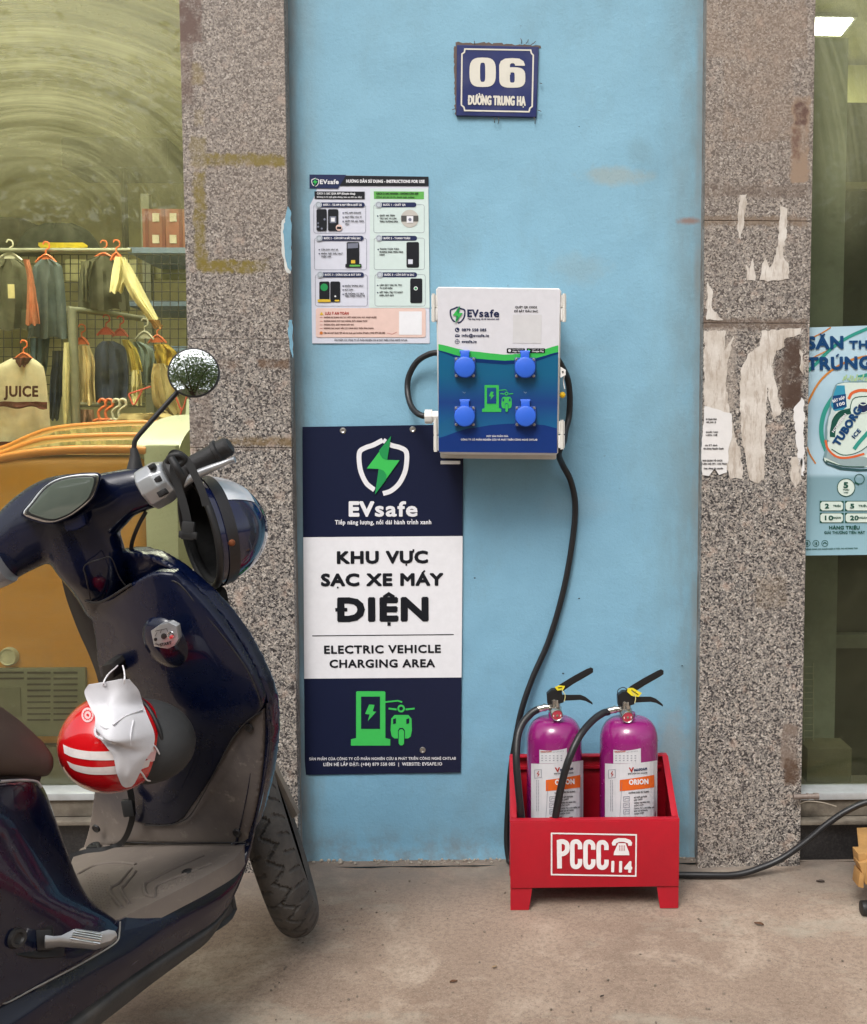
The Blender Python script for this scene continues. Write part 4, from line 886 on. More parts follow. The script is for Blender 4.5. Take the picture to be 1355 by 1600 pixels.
w1 = [(284, 470), (480, 516), (740, 543), (930, 530), (1105, 478)]; w2 = [(284, 512), (480, 566), (740, 584), (930, 572), (1105, 524)]; w3 = [(284, 518), (480, 592), (740, 610), (930, 596), (1105, 536)]
t = NT('printed blue gradient'); s_ = t.sep(); zt_, zb_ = at(780, 560, -.2).z, at(780, 700, -.2).z
t.col(t.ramp(t.math('ADD', t.step(s_[2], zb_, zt_), t.math('MULTIPLY', t.noise(3, 2), .15)), [(.0, sr(28, 104, 150)), (.28, sr(20, 92, 140)), (.6, sr(24, 62, 128)), (1, sr(16, 96, 134))])); t.rough(.3); BLG = t.m
RB = ink('royal blue', 26, 58, 128, .3); RBD = ink('deep blue', 18, 54, 112, .3)
strip([(x, ci(w1, x)) for x in xs], [(x, ci(w2, x) + 3) for x in xs], 1, GRN)
w4 = [(284, 1112), (480, 1048), (700, 1016), (860, 1012), (1000, 1022), (1096, 1046)]
strip([(x, ci(w2, x)) for x in xs], [(x, ci(w4, min(x, 1096)) + 6) for x in xb], 1, BLG)
strip([(x, ci(w2, x)) for x in xs], [(x, ci(w3, x)) for x in xs], 1.6, RBD)
strip([(x, ci(w4, min(x, 1096))) for x in xb], [(x + (2 if x < 300 else 0), 1207 + (x - 285) * .01) for x in xb], 1.4, RB)
for k in range(9): pr.lines([(Z6([(286, 1100 - k * 9), (380, 1068 - k * 12), (480, 1040 - k * 14)]), False)], .25, 1.8, ink('thin teal', 60, 130, 165))
shield(pr, *z6(362, 208), *z6(470, 330), 1.4, INDG, WPR)
pr.text('EV', *z6(482, 285), *z6(560, 285), 11.6, 1.4, INDG, bold=1.6); pr.text('safe', *z6(563, 285), *z6(700, 286), 11.6, 1.4, INDG, bold=1.2)
pr.text('Tiếp năng lượng, nối dài hành trình xanh', *z6(484, 304), *z6(700, 305), 2.6, 1.4, INDG, bold=.35)
for y, x1, s in ((383, 612, '0879 558 085'), (421, 631, 'info@evsafe.io'), (462, 546, 'evsafe.io')):
    pr.text(s, *z6(444, y), *z6(x1, y + .5), 4.4, 1.4, INDG, bold=.75)
    if y < 450: pr.poly(disc(*z6(413, y - 10), 3.6, 16), 1.4, INDG) if y < 400 else pr.poly(Z6([(398, 404), (430, 404), (430, 422), (398, 422)]), 1.4, INDG)
    else:
        c = z6(413, y - 8); pr.lines([(disc(*c, 3.4, 16), True), ([(c[0] - 3.4, c[1]), (c[0] + 3.4, c[1])], False), ([(c[0], c[1] - 3.4), (c[0], c[1] + 3.4)], False)], .7, 1.4, INDG)
pr.lines([(Z6([(406, 366), (410, 378), (421, 382)]), False)], .9, 2.2, WPR); pr.lines([(Z6([(398, 405), (414, 415), (430, 405)]), False)], .6, 2.2, WPR)
pr.text('QUÉT QR CODE', *z6(809, 225), *z6(958, 226), 3.2, 1.4, BK, bold=.5); pr.text('ĐỂ BẮT ĐẦU SẠC', *z6(803, 252), *z6(965, 253), 3.2, 1.4, BK, bold=.5)
pr.poly(Z6([(795, 268), (990, 270), (986, 466), (792, 464)]), 1.4, ink('sticker', 224, 224, 226, .3)); 
for a, b, s1, s2 in ((752, 875, 'Download on the', 'App Store'), (888, 1013, 'GET IT ON', 'Google Play')):
    pr.poly(Z6(rrect(a, 499, b, 531, 5)), 2, BK); pr.text(s1, *z6(a + 37, 509), *z6(b - 10, 509), 1.6, 2.8, WHITE, bold=.2); pr.text(s2, *z6(a + 37, 525), *z6(b - 8, 525), 2.5, 2.8, WHITE, bold=.4)
pr.poly(Z6(disc(771, 515, 10)), 2.8, WHITE); pr.poly(Z6([(897, 503), (916, 515), (897, 527)]), 2.8, GRN)
icon(pr, *z6(583, 751), *z6(795, 934), 2.2, GRN, BLG)
pr.text('MỘT SẢN PHẨM CỦA', *z6(614, 1105), *z6(762, 1105), 2.6, 2.2, WHITE, bold=.4)
pr.text('CÔNG TY CỔ PHẦN NGHIÊN CỨU VÀ PHÁT TRIỂN CÔNG NGHỆ CHTLAB', *z6(438, 1129), *z6(960, 1130), 2.8, 2.2, WHITE, bold=.45)
for u, v in ((725.5, 613.5), (821, 613.5)): pr.lines([([(u - 2.5, v - 1.5), (u, v + .8), (u + 2, v - .5)], False)], .7, 2.2, ink('pale screw', 150, 176, 205))
SKB = M('socket blue', sr(44, 98, 208), .42, var=.05, vs=20); SKD = M('socket plate', sr(30, 62, 134), .45)
for (x, y) in ((466, 628), (877, 630), (465, 962), (880, 962)):
    u, v = z6(x, y); yb = BX(v) - .0028; m_ = mpp(CAM_D + yb)
    def sp(du, dv, dy): return at(u + du, v + dv, yb - dy)
    g = G(); q = [sp(-16.5, -15.5, .006), sp(16.5, -15.5, .006), sp(16.5, 16, .006), sp(-16.5, 16, .006)]; g.hexa(q, [p + V((0, .006, 0)) for p in q]); pl = build(g, 'socket_plate', SKD, cb, bevel=.0015)
    for du in (-13.3, 13.3):
        for dv in (-12.5, 13.2):
            g = G(); g.lathe([(0, -.0022), (.0022, -.002), (.0034, -.0008), (.0036, .001)], sp(du, dv, .006), (0, 1, 0), 12); build(g, 'screw', STEEL, pl)
    g = G(); c = sp(0, .5, .006); g.lathe([(0, -.011), (16 * m_ - .004, -.011), (16 * m_ - .001, -.0098), (16.2 * m_, -.0075), (16.2 * m_, .001)], c, (0, 1, 0), 40); lid = build(g, 'socket_lid', SKB, cb)
    g = G(); q = [sp(-7, -24, .011), sp(6.5, -24, .011), sp(6.5, -12, .011), sp(-7, -12, .011)]; g.hexa(q, [p + V((0, .009, 0)) for p in q]); build(g, 'hinge_tab', SKB, lid, bevel=.0015)
    g = G(); g.cyl(sp(-8, -24, .007), sp(7.5, -24, .007), .0035, n=12); build(g, 'hinge_pin', SKB, lid)
def hinge(u0, v0, u1, v1):
    vm = (v0 + v1) / 2; yb = BX(vm)
    g = G(); 
    for a, b in ((v0 + 2, vm - .8), (vm + .8, v1 - 2)):
        q = [at(u0, a, yb + .004), at(u1, a, yb + .004), at(u1, b, yb + .004), at(u0, b, yb + .004)]; g.hexa(q, [p + V((0, .02, 0)) for p in q])
    hb = build(g, 'hinge', PLA, cb, bevel=.0015)
    s = 1 if u0 > 780 else -1; uo = (u0 + u1) / 2 + s * 1.2
    g = G(); g.cyl(at(uo, v0, yb + .003), at(uo, v1, yb + .003), .0042, n=14); build(g, 'hinge_pin', PLG, hb)
hinge(674, 459, 683.5, 503); hinge(876, 459, 885, 503); hinge(677.5, 654, 686.5, 706); hinge(872, 656, 882.5, 702)
for a in (575,):
    g = G(); q = [at(876, 573, -.19), at(884, 578, -.19), at(884, 586, -.19), at(876, 590, -.19)]; g.hexa(q, [p + V((0, .006, 0)) for p in q]); lt = build(g, 'lock_tab', PLA, cb)
    g = G(); g.cyl(at(879.5, 581, -.1915), at(879.5, 581, -.188), .0022, n=10); build(g, 'lock_hole', BK, lt)
g = G(); g.tube([at(882, 588, -.185), at(880.5, 595, -.18), at(882.5, 608, -.18)], .0012, 6, 4); build(g, 'seal_wire', PLA, cb)
g = G(); g.ell(at(879, 617, -.16), (.0075, .006, .0075), None, 14, 8); build(g, 'seal', M('yellow seal', sr(236, 190, 20), .4), cb)
g = G(); a = at(668, 651, -.09); g.cyl(a, a + V((.035, 0, 0)), .014, n=8); g.cyl(a - V((.006, 0, 0)), a + V((.012, 0, 0)), .0175, n=8); build(g, 'cable_gland', PLA, cb, bevel=.001)
g = G(); a = at(704, 722, -.12); g.box(a + V((0, 0, -.001)), (.046, .03, .008)); build(g, 'mounting_foot', PLA, cb, bevel=.001)
# ---- cables
RUB = M('black cable rubber', sr(26, 26, 28), .42, var=.15, vs=40, bump=.1, bs=300)
g = G(); g.tube([at(690, 551, -.05), at(672, 553, -.04), at(652, 565, -.03), at(639, 588, -.02), at(637, 612, -.025), at(643, 635, -.05), at(656, 648, -.08), at(676, 651.5, -.09)], .0075, 14, 6)
tag(build(g, 'cable', RUB, smooth=60), 'short black cable looping out of the left side of the charging box', 'cable')
cpts = [(868, 556, -.1), (878, 572, -.08), (887, 592, -.04), (890.5, 620, -.03), (889, 652, -.03), (883.5, 674, -.05), (881, 690, -.07), (876, 700, -.09), (873.5, 712, -.07), (880, 728, -.04), (892, 752, -.02), (899, 790, -.012), (894, 850, -.011), (880, 925, -.011), (858, 1000, -.012), (832, 1060, -.02), (815, 1110, -.03), (805, 1160, -.035), (798, 1205, -.035), (794, 1260, -.035), (792, 1310, -.04), (795, 1340, -.05)]
pts = [at(*p) for p in cpts]; e = pts[-1]
pts += [V((e.x + .01, e.y - .01, .014)), V((e.x + .08, -.09, .0085)), V((e.x + .25, -.115, .0085))]
pts += [V((at(1090, 1363, -.13).x, -.13, .0085)), V((at(1150, 1363, -.13).x, -.13, .0085)), at(1188, 1356, -.125), at(1222, 1341, -.12), at(1258, 1316, -.12), at(1292, 1288, -.12), at(1325, 1266, -.12), at(1362, 1252, -.12), at(1420, 1250, -.12), V((at(1480, 1300, -.12).x, -.12, .1)), V((at(1520, 1360, -.12).x, -.12, .009))]
g = G(); g.tube(pts, .0078, 14, 8); tag(build(g, 'power_cable', RUB, smooth=60), 'long black power cable hanging from the charging box down behind the red crate', 'cable')
# ================================================================== RED CRATE AND EXTINGUISHERS
REDP = M('red painted steel', sr(172, 12, 34), .42, var=.06, vs=10, bump=.12, bs=240, dirt=sr(120, 16, 28), dirtamt=.35, ds=7)
cr = thing('extinguisher_crate', at(928, 1420, -.27), 'red steel crate with white PCCC 114 lettering on the floor', 'crate')
YF, YB = -.285, -.06
zf1, zf0 = at(928, 1282.5, YF).z, at(928, 1385.5, YF).z
xa, xb_ = at(797.5, 1330, YF).x, at(1061, 1330, YF).x; xc, xd = at(796, 1180, YB).x, at(1042, 1180, YB).x; zbk = at(928, 1179, YB).z
def slab(q, th, name):                       # q: four world points, thickness along the face normal
    n = (q[1] - q[0]).cross(q[3] - q[0]).normalized() * th; g = G(); g.hexa(q, [p + n for p in q]); return build(g, name, REDP, cr, bevel=.0012)
slab([V((xa, YF, zf0)), V((xa, YF, zf1)), V((xb_, YF, zf1)), V((xb_, YF, zf0))], -.003, 'front_panel')
slab([V((xc, YB, zf0)), V((xd, YB, zf0)), V((xd, YB, zbk)), V((xc, YB, zbk))], .003, 'back_panel')
slab([V((xa, YF + .004, zf0)), V((xc, YB - .004, zf0)), V((xc, YB - .004, zbk)), V((xa, YF + .004, zf1))], .003, 'side_panel')
slab([V((xb_, YF + .004, zf0)), V((xb_, YF + .004, zf1)), V((xd, YB - .004, zbk)), V((xd, YB - .004, zf0))], .003, 'side_panel')
slab([V((xa + .004, YF + .004, zf0 + .004)), V((xb_ - .004, YF + .004, zf0 + .004)), V((xd - .004, YB - .004, zf0 + .004)), V((xc + .004, YB - .004, zf0 + .004))], .003, 'floor_panel')
g = G(); g.box(((xa + xb_) / 2, YF + .008, zf1 + .0), (xb_ - xa + .002, .018, .005)); build(g, 'front_rim', REDP, cr, bevel=.0015)
g = G(); g.box(((xc + xd) / 2, YB - .0085, zbk + .001), (xd - xc - .002, .02, .004)); g.box(((xc + xd) / 2, YB - .0075, zbk - .03), (xd - xc - .03, .008, .008)); build(g, 'back_rim', REDP, cr, bevel=.001)
for (a0, a1, b0, b1, s) in ((xa, xc, zf1, zbk, 1), (xb_, xd, zf1, zbk, -1)):
    w_ = .015 * s; g = G()
    q = [V((a0, YF + .018, b0 + .003)), V((a0 + w_, YF + .018, b0 + .003)), V((a1 + w_, YB - .02, b1 + .003)), V((a1, YB - .02, b1 + .003))]
    g.hexa(q, [p - V((0, 0, .003)) for p in q]); build(g, 'side_rim', REDP, cr, bevel=.001)
for y_, x0_, x1_, s in ((YF + .001, xa, xa + .051, 1), (YF + .001, xb_, xb_ - .051, -1), (YB - .004, xc, xc + .05, 1), (YB - .004, xd, xd - .05, -1)):
    tp = zf0 - .002; bt = .0; g = G(); t3 = .003 if y_ < -.2 else -.003
    q = [V((x0_, y_, tp)), V((x1_, y_, tp)), V((x1_ - .008 * s, y_, bt)), V((x0_, y_, bt))]; g.hexa(q, [p + V((0, t3, 0)) for p in q])
    q = [V((x0_, y_ + t3, tp)), V((x0_, y_ + t3 * 15, tp)), V((x0_, y_ + t3 * 13, bt)), V((x0_, y_ + t3, bt))]; g.hexa(q, [p + V((.003 * s, 0, 0)) for p in q]); build(g, 'leg', REDP, cr)
pr = Pr(flatY(YF - .0036), cr); z8 = lambda x, y: (780 + x / 4, 1030 + y / 4); Z8 = lambda p: [z8(*a) for a in p]
WP = M('stencil white', sr(226, 222, 222), .6, var=.06, vs=40)
pr.lines([(Z8([(328, 1088), (857, 1098), (854, 1355), (328, 1346)]), True)], 2.3, 1, WP)
pr.lines([([(874.5, 1357), (873.8, 1312.5)], False), ([(873, 1315.5), (880, 1315), (886, 1319), (886, 1329), (880, 1334), (874, 1334)], False)], 7.4, 1, WP, 'lettering', sm=4)
for k in range(3):
    u0 = 891 + k * 20.6 ; v0 = 1311.5 + k * .6
    pr.lines([([(u0 + 15.5, v0 + 15.5), (u0 + 15.2, v0 + 8), (u0 + 12, v0 + 4), (u0 + 8.2, v0 + 3.4), (u0 + 4.6, v0 + 5), (u0 + 3.4, v0 + 11), (u0 + 3.4, v0 + 23), (u0 + 3.4, v0 + 35), (u0 + 4.8, v0 + 41), (u0 + 8.4, v0 + 43), (u0 + 12.2, v0 + 42), (u0 + 15.2, v0 + 38), (u0 + 15.6, v0 + 30.5)], False)], 7, 1, WP, 'lettering', sm=5)
pr.text('114', *z8(700, 1331), *z8(832, 1334), 17.5, 1, WP, bold=3.2)
pr.poly(Z8([(704, 1148), (716, 1128), (745, 1118), (790, 1119), (820, 1130), (832, 1148), (828, 1166), (808, 1166), (804, 1150), (780, 1142), (752, 1142), (732, 1150), (728, 1164), (708, 1164)]), 1, WP, 'emblem')
pr.poly(Z8([(744, 1150), (790, 1150), (798, 1172), (812, 1208), (814, 1225), (716, 1225), (718, 1208), (734, 1172)]), 1, WP, 'emblem')
for i in range(3):
    for j in range(3): pr.poly(Z8(disc(754 + i * 14, 1168 + j * 12, 4, 8)), 2, REDP, 'emblem')
PUR = M('purple enamel', sr(134, 26, 104), .26, var=.04, vs=8, coat=.6, bump=.03, bs=30); BKP = M('black powder coat', sr(24, 24, 26), .38, var=.1); NICK = M('nickel', sr(200, 196, 188), .22, metal=.95, var=.08)
LBL = ink('label', 214, 214, 218, .35); ORI = ink('label orange', 224, 102, 36); YTG = M('yellow tag', sr(226, 208, 44), .5); ROSE = M('gauge dial', sr(190, 60, 78), .25)
def extinguisher(c0, c1, neck, label, ox, hose, tilt):
    """c0, c1: left and right edge of the tank in the photo"""
    Yc = -.17; d = CAM_D + Yc; m_ = mpp(d); um = (c0 + c1) / 2; C = at(um, 1240, Yc); r = (c1 - c0) / 2 * m_ * .985
    zb = zf0 + .0085; zt = at(um, 1150, Yc).z; zn = at(um, 1118, Yc).z
    ex = thing('fire_extinguisher', (C.x, Yc, zb), label, 'fire extinguisher', 'fire extinguishers in the red crate')
    prof = [(0, zb), (r * .93, zb), (r * .97, zb + .006), (r * .97, zb + .02), (r, zb + .026), (r, zt - .01)]
    for k in range(1, 11):
        a = k / 10 * math.pi / 2; prof.append((r * (.2 + .8 * math.cos(a) ** .62), zt - .01 + (zn - zt + .006) * math.sin(a)))
    prof += [(r * .22, zn + .002), (r * .22, zn + .008), (0, zn + .008)]
    g = G(); g.lathe([(a, z_ ) for a, z_ in prof], (C.x, Yc, 0), (0, 0, 1), 64); build(g, 'tank', PUR, ex, smooth=50)
    cx, cy = C.x, Yc
    def cyp(u, v, L):
        rr = ray(u, v); ox_, oy_ = CAM.x - cx, CAM.y - cy; R_ = r + .0006 + L * .0005
        A = rr.x ** 2 + rr.y ** 2; B = ox_ * rr.x + oy_ * rr.y; D = B * B - A * (ox_ ** 2 + oy_ ** 2 - R_ * R_)
        return CAM + rr * ((-B - math.sqrt(max(D, 0))) / A)
    pr = Pr(cyp, ex)
    S = lambda x, y: (ox + (x - 660) / 4, 1030 + y / 4)
    def band(x0, y0a, y0b, x1, y1, L, m, nm='label_sheet', n=14):
        g = G(); vs = []
        for j in range(3):
            for i in range(n + 1):
                f = i / n; x = x0 + (x1 - x0) * f; top = y0a + (y0b - y0a) * f + 10 * math.sin(math.pi * f); y = top + (y1 - top) * j / 2
                vs.append(cyp(*S(x, y), L))
        g.add(vs, [(j * (n + 1) + i, j * (n + 1) + i + 1, (j + 1) * (n + 1) + i + 1, (j + 1) * (n + 1) + i) for j in range(2) for i in range(n)]); build(g, nm, m, ex, smooth=0, fix=False)
    band(664, 652, 632, 990, 1140, 1, LBL); band(716, 566, 556, 888, 652, 1, LBL); 
    ex_y = lambda x: 10 * math.sin(math.pi * max(0, min(1, (x - 664) / 326)))
    g = G(); n = 10; vs = []
    for j in range(2):
        for i in range(n + 1):
            x = 756 + (972 - 756) * i / n; y = (752 - 30 * i / n + ex_y(x) * .4) if j == 0 else (822 - 22 * i / n + ex_y(x) * .4); vs.append(cyp(*S(x, y), 2))
    g.add(vs, [(i, i + 1, n + 2 + i, n + 1 + i) for i in range(n)]); build(g, 'print', ORI, ex, smooth=0, fix=False)
    tx = lambda s, x0, y0, x1, y1, cap, m, b: pr.text(s, *S(x0, y0), *S(x1, y1), cap, 3, m, bold=b)
    tx('ORION', 814, 786, 936, 780, 8.2, WHITE, 1.5); tx('V', 814, 707, 846, 705, 7.5, RED, 1.6); tx('INAFOAM', 846, 702, 928, 692, 4, INDG, .9)
    tx('BÌNH CHỮA CHÁY HỆ NƯỚC', 808, 720, 930, 714, 2, BK, .3); tx('HƯỚNG DẪN SỬ DỤNG', 812, 842, 940, 832, 2.6, BK, .4)
    for k, (a, b) in enumerate((('MỞ CHỐT AN TOÀN', 926), ('KÉO CHỐT', 900), ('HƯỚNG VÒI PHUN VÀO', 944), ('GỐC LỬA', 906), ('CÁCH TỪ 1.5M ĐẾN 2M', 970), ('BÓP CÒ ĐỂ PHUN', 930), ('CHỮA CHÁY', 910))):
        tx(a, 846, 870 + k * 17, b, 862 + k * 17, 2.3, BK, .35)
    for k in range(3):
        x, y = 780, 860 + k * 40; pr.lines([([S(x, y), S(x + 36, y - 2), S(x + 36, y + 26), S(x, y + 28)], True), ([S(x + 6, y + 18), S(x + 18, y + 8), S(x + 32, y + 12)], False)], .7, 3, GREY)
    pr.lines([([S(686, 692), S(728, 690), S(728, 740), S(686, 744)], True)], .6, 3, GREY); pr.lines([([S(712, 700), S(702, 716), S(714, 718), S(704, 734)], False)], 1.1, 3, RED)
    pr.lines([([S(770, 768), S(756, 990)], False), ([S(976, 736), S(978, 986)], False)], .45, 3, GREY)
    for k in range(2): pr.lines([([S(698 + k * 12, 756 + i * 9), S(699 + k * 12, 761 + i * 9)], False) for i in range(22)], .9, 3, GREY)
    for x in (778, 832, 900): pr.poly([S(x, 986), S(x + 24, 984), S(x + 24, 1004), S(x, 1006)], 3, BK if x != 778 else RED)
    tx('VINAFOAM', 722, 584, 792, 581, 2.4, RED, .5); pr.lines([([S(800 + i * 9, 578 - i), S(804 + i * 9, 584 - i)], False) for i in range(8)], .6, 3, GREY)
    for j in range(3):
        for i in range(6): pr.lines([([S(728 + i * 24, 604 + j * 15), S(738 + i * 24, 603 + j * 15)], False)], .9, 3, GREY)
    # --- valve group, coordinates as offsets in photo pixels from the neck
    nu, nv = neck
    P = lambda du, dv, dy=0: at(nu + du, nv + dv, Yc + dy)
    g = G(); g.cyl(P(0, 4), P(0, -26), .0135, n=20); g.cyl(P(0, -8), P(0, -14), .017, n=8); build(g, 'valve_body', NICK, ex, bevel=.0008)
    g = G(); c = P(3, -2, -.04); g.cyl(P(0, -8, 0), c, .006, n=12); g.lathe([(0, -.006), (.0115, -.006), (.0132, -.008), (.0145, -.006), (.0145, .008), (0, .008)], c, (-.12, 1, .12), 32); ga = build(g, 'pressure_gauge', NICK, ex)
    g = G(); g.lathe([(0, -.0065), (.0114, -.0065), (.0114, -.0055)], c, (-.12, 1, .12), 28); build(g, 'gauge_dial', ROSE, ga)
    g = G(); g.lathe([(0, -.009), (.003, -.0085), (.0035, -.006)], c, (-.12, 1, .12), 12); build(g, 'gauge_pin', NICK, ga)
    pr2 = Pr(lambda u, v, L: at(u, v, Yc - .047 - L * .0005), ga)
    for rr_ in (.0093,): 
        g = G(); cc = c + V((.12, -1, -.12)).normalized() * .0068
        ang = [R(200 - i * 22) for i in range(11)]; e1 = V((1, .12, 0)).normalized(); e2 = V((0, .12, 1)).normalized()
        for i in range(10): g.add([cc + (e1 * math.cos(a) + e2 * math.sin(a)) * q for a, q in ((ang[i], .0078), (ang[i + 1], .0078), (ang[i + 1], .0096), (ang[i], .0096))], [(0, 1, 2, 3)])
        build(g, 'gauge_scale', WHITE, ga, smooth=0, fix=False)
    g = G(); q = [P(-13, -35), P(-5, -42), P(10, -42), P(14, -22), P(0, -18), P(-12, -20)]
    g.add([p + V((0, -.011, 0)) for p in q] + [p + V((0, .011, 0)) for p in q], [tuple(range(6)), tuple(range(6, 12))[::-1]] + [(i, (i + 1) % 6, 6 + (i + 1) % 6, 6 + i) for i in range(6)]); vh = build(g, 'lever_block', BKP, ex, bevel=.002)
    def lever(pts, wd, name):
        g = G(); row = []
        for du, dv, h in pts: row.append([P(du, dv - h, -wd), P(du, dv - h, wd), P(du, dv + h, wd), P(du, dv + h, -wd)])
        for i in range(len(row) - 1):
            vs = row[i] + row[i + 1]; g.add(vs, [(0, 1, 5, 4), (1, 2, 6, 5), (2, 3, 7, 6), (3, 0, 4, 7)])
        g.add(row[0], [(0, 1, 2, 3)]); g.add(row[-1], [(3, 2, 1, 0)])
        bm_ = build(g, name, BKP, ex, bevel=.0025, seg=2); return bm_
    lever([(-6, -32, 5), (8, -42, 7), (30, -56, 6.4), (50, -67, 6), (56, -70, 5.4), (60, -70.5, 3)], .009, 'upper_lever')
    lever([(8, -28, 5), (22, -28, 4.6), (40, -28.5, 4.2), (48, -26, 3.4), (55, -21.5, 2.4), (59, -18.5, 1.6)], .0085, 'lower_lever')
    g = G(); g.lathe([(0, -.004), (.003, -.003), (.0035, 0)], P(-1, -23.5, -.011), (0, 1, 0), 12); build(g, 'rivet', NICK, ex)
    g = G(); g.tube([P(10, -42, -.014), P(16, -32, -.015), P(15, -22, -.015)], .0011, 6, 6); build(g, 'seal_string', M('cream string', sr(200, 190, 130), .6), ex)
    tg = [(0, -44), (6, -47), (16, -46), (13, -40), (4, -39)] if tilt else [(4, -46), (12, -46), (26, -38), (21, -32), (10, -34), (3, -40)]
    g = G(); q = [P(a, b, -.0145) for a, b in tg]; n_ = len(q); g.add(q + [p + V((0, .0012, .0)) for p in q], [tuple(range(n_)), tuple(range(n_, 2 * n_))[::-1]] + [(i, (i + 1) % n_, n_ + (i + 1) % n_, n_ + i) for i in range(n_)]); yt = build(g, 'seal_tag', YTG, ex, smooth=0)
    pr3 = Pr(lambda u, v, L: at(u, v, Yc - .0147 - L * .0006), yt); pr3.root = ex
    if tilt: pr3.text('VINA', nu + 5, nv - 42, nu + 12, nv - 43, 2.2, 1, BK, bold=.5)
    else: pr3.text('Vinafoam', nu + 9, nv - 42, nu + 20, nv - 35, 2.2, 1, BK, bold=.5)
    if not tilt: g = G(); g.tube([P(-12, -35, -.005), P(-11, -43, -.005), P(-3, -47, -.005), P(3, -44, -.006)], .001, 6, 6); build(g, 'pin_ring', BKP, ex)
    g = G(); g.cyl(P(-2, -14), P(-14, -13), .0075, n=14); g.cyl(P(-13, -13.2), P(-27, -10), .0085, n=16); g.cyl(P(-15, -13), P(-17, -12.6), .0098, n=16); build(g, 'hose_coupling', NICK, ex, bevel=.0006)
    g = G(); g.tube([at(*p) for p in hose], .0088, 16, 8); build(g, 'hose', RUB, ex, smooth=60)
extinguisher(821.5, 911, (867, 1118), 'left purple fire extinguisher in the red crate, its hose along the crate corner', 829, [(841, 1108, -.17), (830, 1115, -.175), (817, 1130, -.19), (809, 1152, -.21), (807, 1190, -.235), (811, 1240, -.25), (816, 1290, -.25), (820, 1350, -.24)], True)
extinguisher(935, 1029, (977, 1121), 'right purple fire extinguisher in the red crate with a round pin ring', 944.5, [(951, 1112, -.17), (941, 1115, -.18), (925, 1127, -.2), (906, 1150, -.235), (890, 1184, -.258), (879, 1220, -.264), (870, 1265, -.266), (862, 1320, -.262)], False)
# ================================================================== BEER POSTER ON THE RIGHT WINDOW
bp = thing('beer_poster', at(1330, 868, -.02), 'pale blue beer promotion poster with a can on the right window', 'poster')
TQ = ink('poster pale blue', 176, 205, 216, .3); TQ2 = ink('poster teal grey', 128, 160, 168, .3); PB = ink('poster navy', 28, 70, 116, .3); PT = ink('poster teal', 56, 150, 136, .3); PO = ink('poster orange', 204, 134, 66, .3); PGN = ink('poster green', 34, 84, 72, .3); CRM = ink('poster cream', 214, 228, 218, .3); ORE = ink('can orange', 220, 104, 60, .3); PT2 = ink('can blue', 60, 150, 180, .3)
YP = -.012
t = NT('poster print'); s_ = t.sep(); za, zc = at(1300, 745, YP).z, at(1300, 520, YP).z
cc = t.mix(t.ramp(t.noise(4, 4, .6), [(.35, 0.0), (.7, 1.0)]), sr(158, 188, 204), sr(186, 212, 222)); cc = t.mix(t.step(s_[2], za + .01, za - .005), cc, t.mix(t.step(s_[2], za, za - .2), sr(122, 154, 164), sr(140, 176, 188)))
t.col(cc); t.rough(.28); PST = t.m
panel([(1258.5, 512), (1450, 505.5), (1443, 866), (1253, 868)], YP, .002, PST, 'sheet', bp, bevel=0)
pr = Pr(flatY(YP - .0002), bp); z9 = lambda x, y: (1080 + x / 4.211, 500 + y / 4.211); Z9 = lambda p: [z9(*a) for a in p]
pr.lines([(Z9([(752, 350), (820, 290), (920, 190), (1040, 110), (1200, 40)]), False)], 5, 1, PT, sm=4); pr.lines([(Z9([(752, 300), (800, 250), (900, 200)]), False), (Z9([(790, 120), (870, 80), (920, 48)]), False)], 2, 1, PO, sm=4)
pr.lines([(Z9([(750, 590), (790, 500), (850, 400), (940, 320), (1060, 260), (1200, 230)]), False)], 3.4, 1.3, PO, sm=4); pr.lines([(Z9([(750, 800), (780, 880), (820, 945)]), False)], 2.4, 1.3, PO, sm=4)
pr.lines([(Z9([(890, 860), (862, 780), (858, 690), (880, 600), (920, 530), (960, 480)]), False)], 7, 1.3, PT, sm=4); pr.lines([(Z9([(1100, 376), (1200, 350)]), False)], 5, 1.3, PT, sm=4)
pr.text('SĂN', *z9(762, 193), *z9(1004, 189), 20, 3, PB, bold=3.4); pr.text('THÍ', *z9(1040, 191), *z9(1190, 188), 13, 3, PB, bold=2.2)
pr.text('TRÚNG', *z9(762, 330), *z9(1190, 322), 20, 3, PB, bold=3.4)
# the can: a printed picture
ALU1 = ink('can pale', 198, 214, 214, .3); ALU2 = ink('can shade', 120, 150, 156, .3); ALU3 = ink('can dark', 52, 84, 88, .3)
pr.poly(Z9([(944, 432), (968, 414), (1040, 404), (1140, 402), (1250, 408), (1250, 440), (1100, 424), (1000, 426)]), 1.8, ALU2)
pr.poly(Z9([(872, 900), (900, 944), (1000, 972), (1120, 980), (1250, 974), (1250, 990), (1100, 996), (980, 986), (888, 950), (866, 920)]), 1.8, ALU3)
pr.poly(Z9([(868, 905), (884, 850), (878, 760), (884, 690), (904, 620), (916, 540), (934, 462), (950, 430), (962, 430), (946, 480), (930, 560), (912, 640), (900, 700), (896, 770), (902, 850), (888, 905)]), 2.6, ALU2)
pr.poly(Z9([(960, 425), (1010, 412), (1100, 412), (1240, 410), (1240, 960), (1130, 968), (1000, 960), (880, 930), (872, 900), (892, 840), (884, 760), (888, 690), (910, 620), (925, 540), (940, 470)]), 2, CRM)
pr.lines([(Z9([(884, 790), (902, 850), (960, 900), (1040, 905), (1140, 880)]), False)], 3.4, 3, ORE, sm=4); pr.lines([(Z9([(1036, 520), (1060, 480), (1120, 462), (1200, 470)]), False)], 4.5, 3, ORE, sm=4)
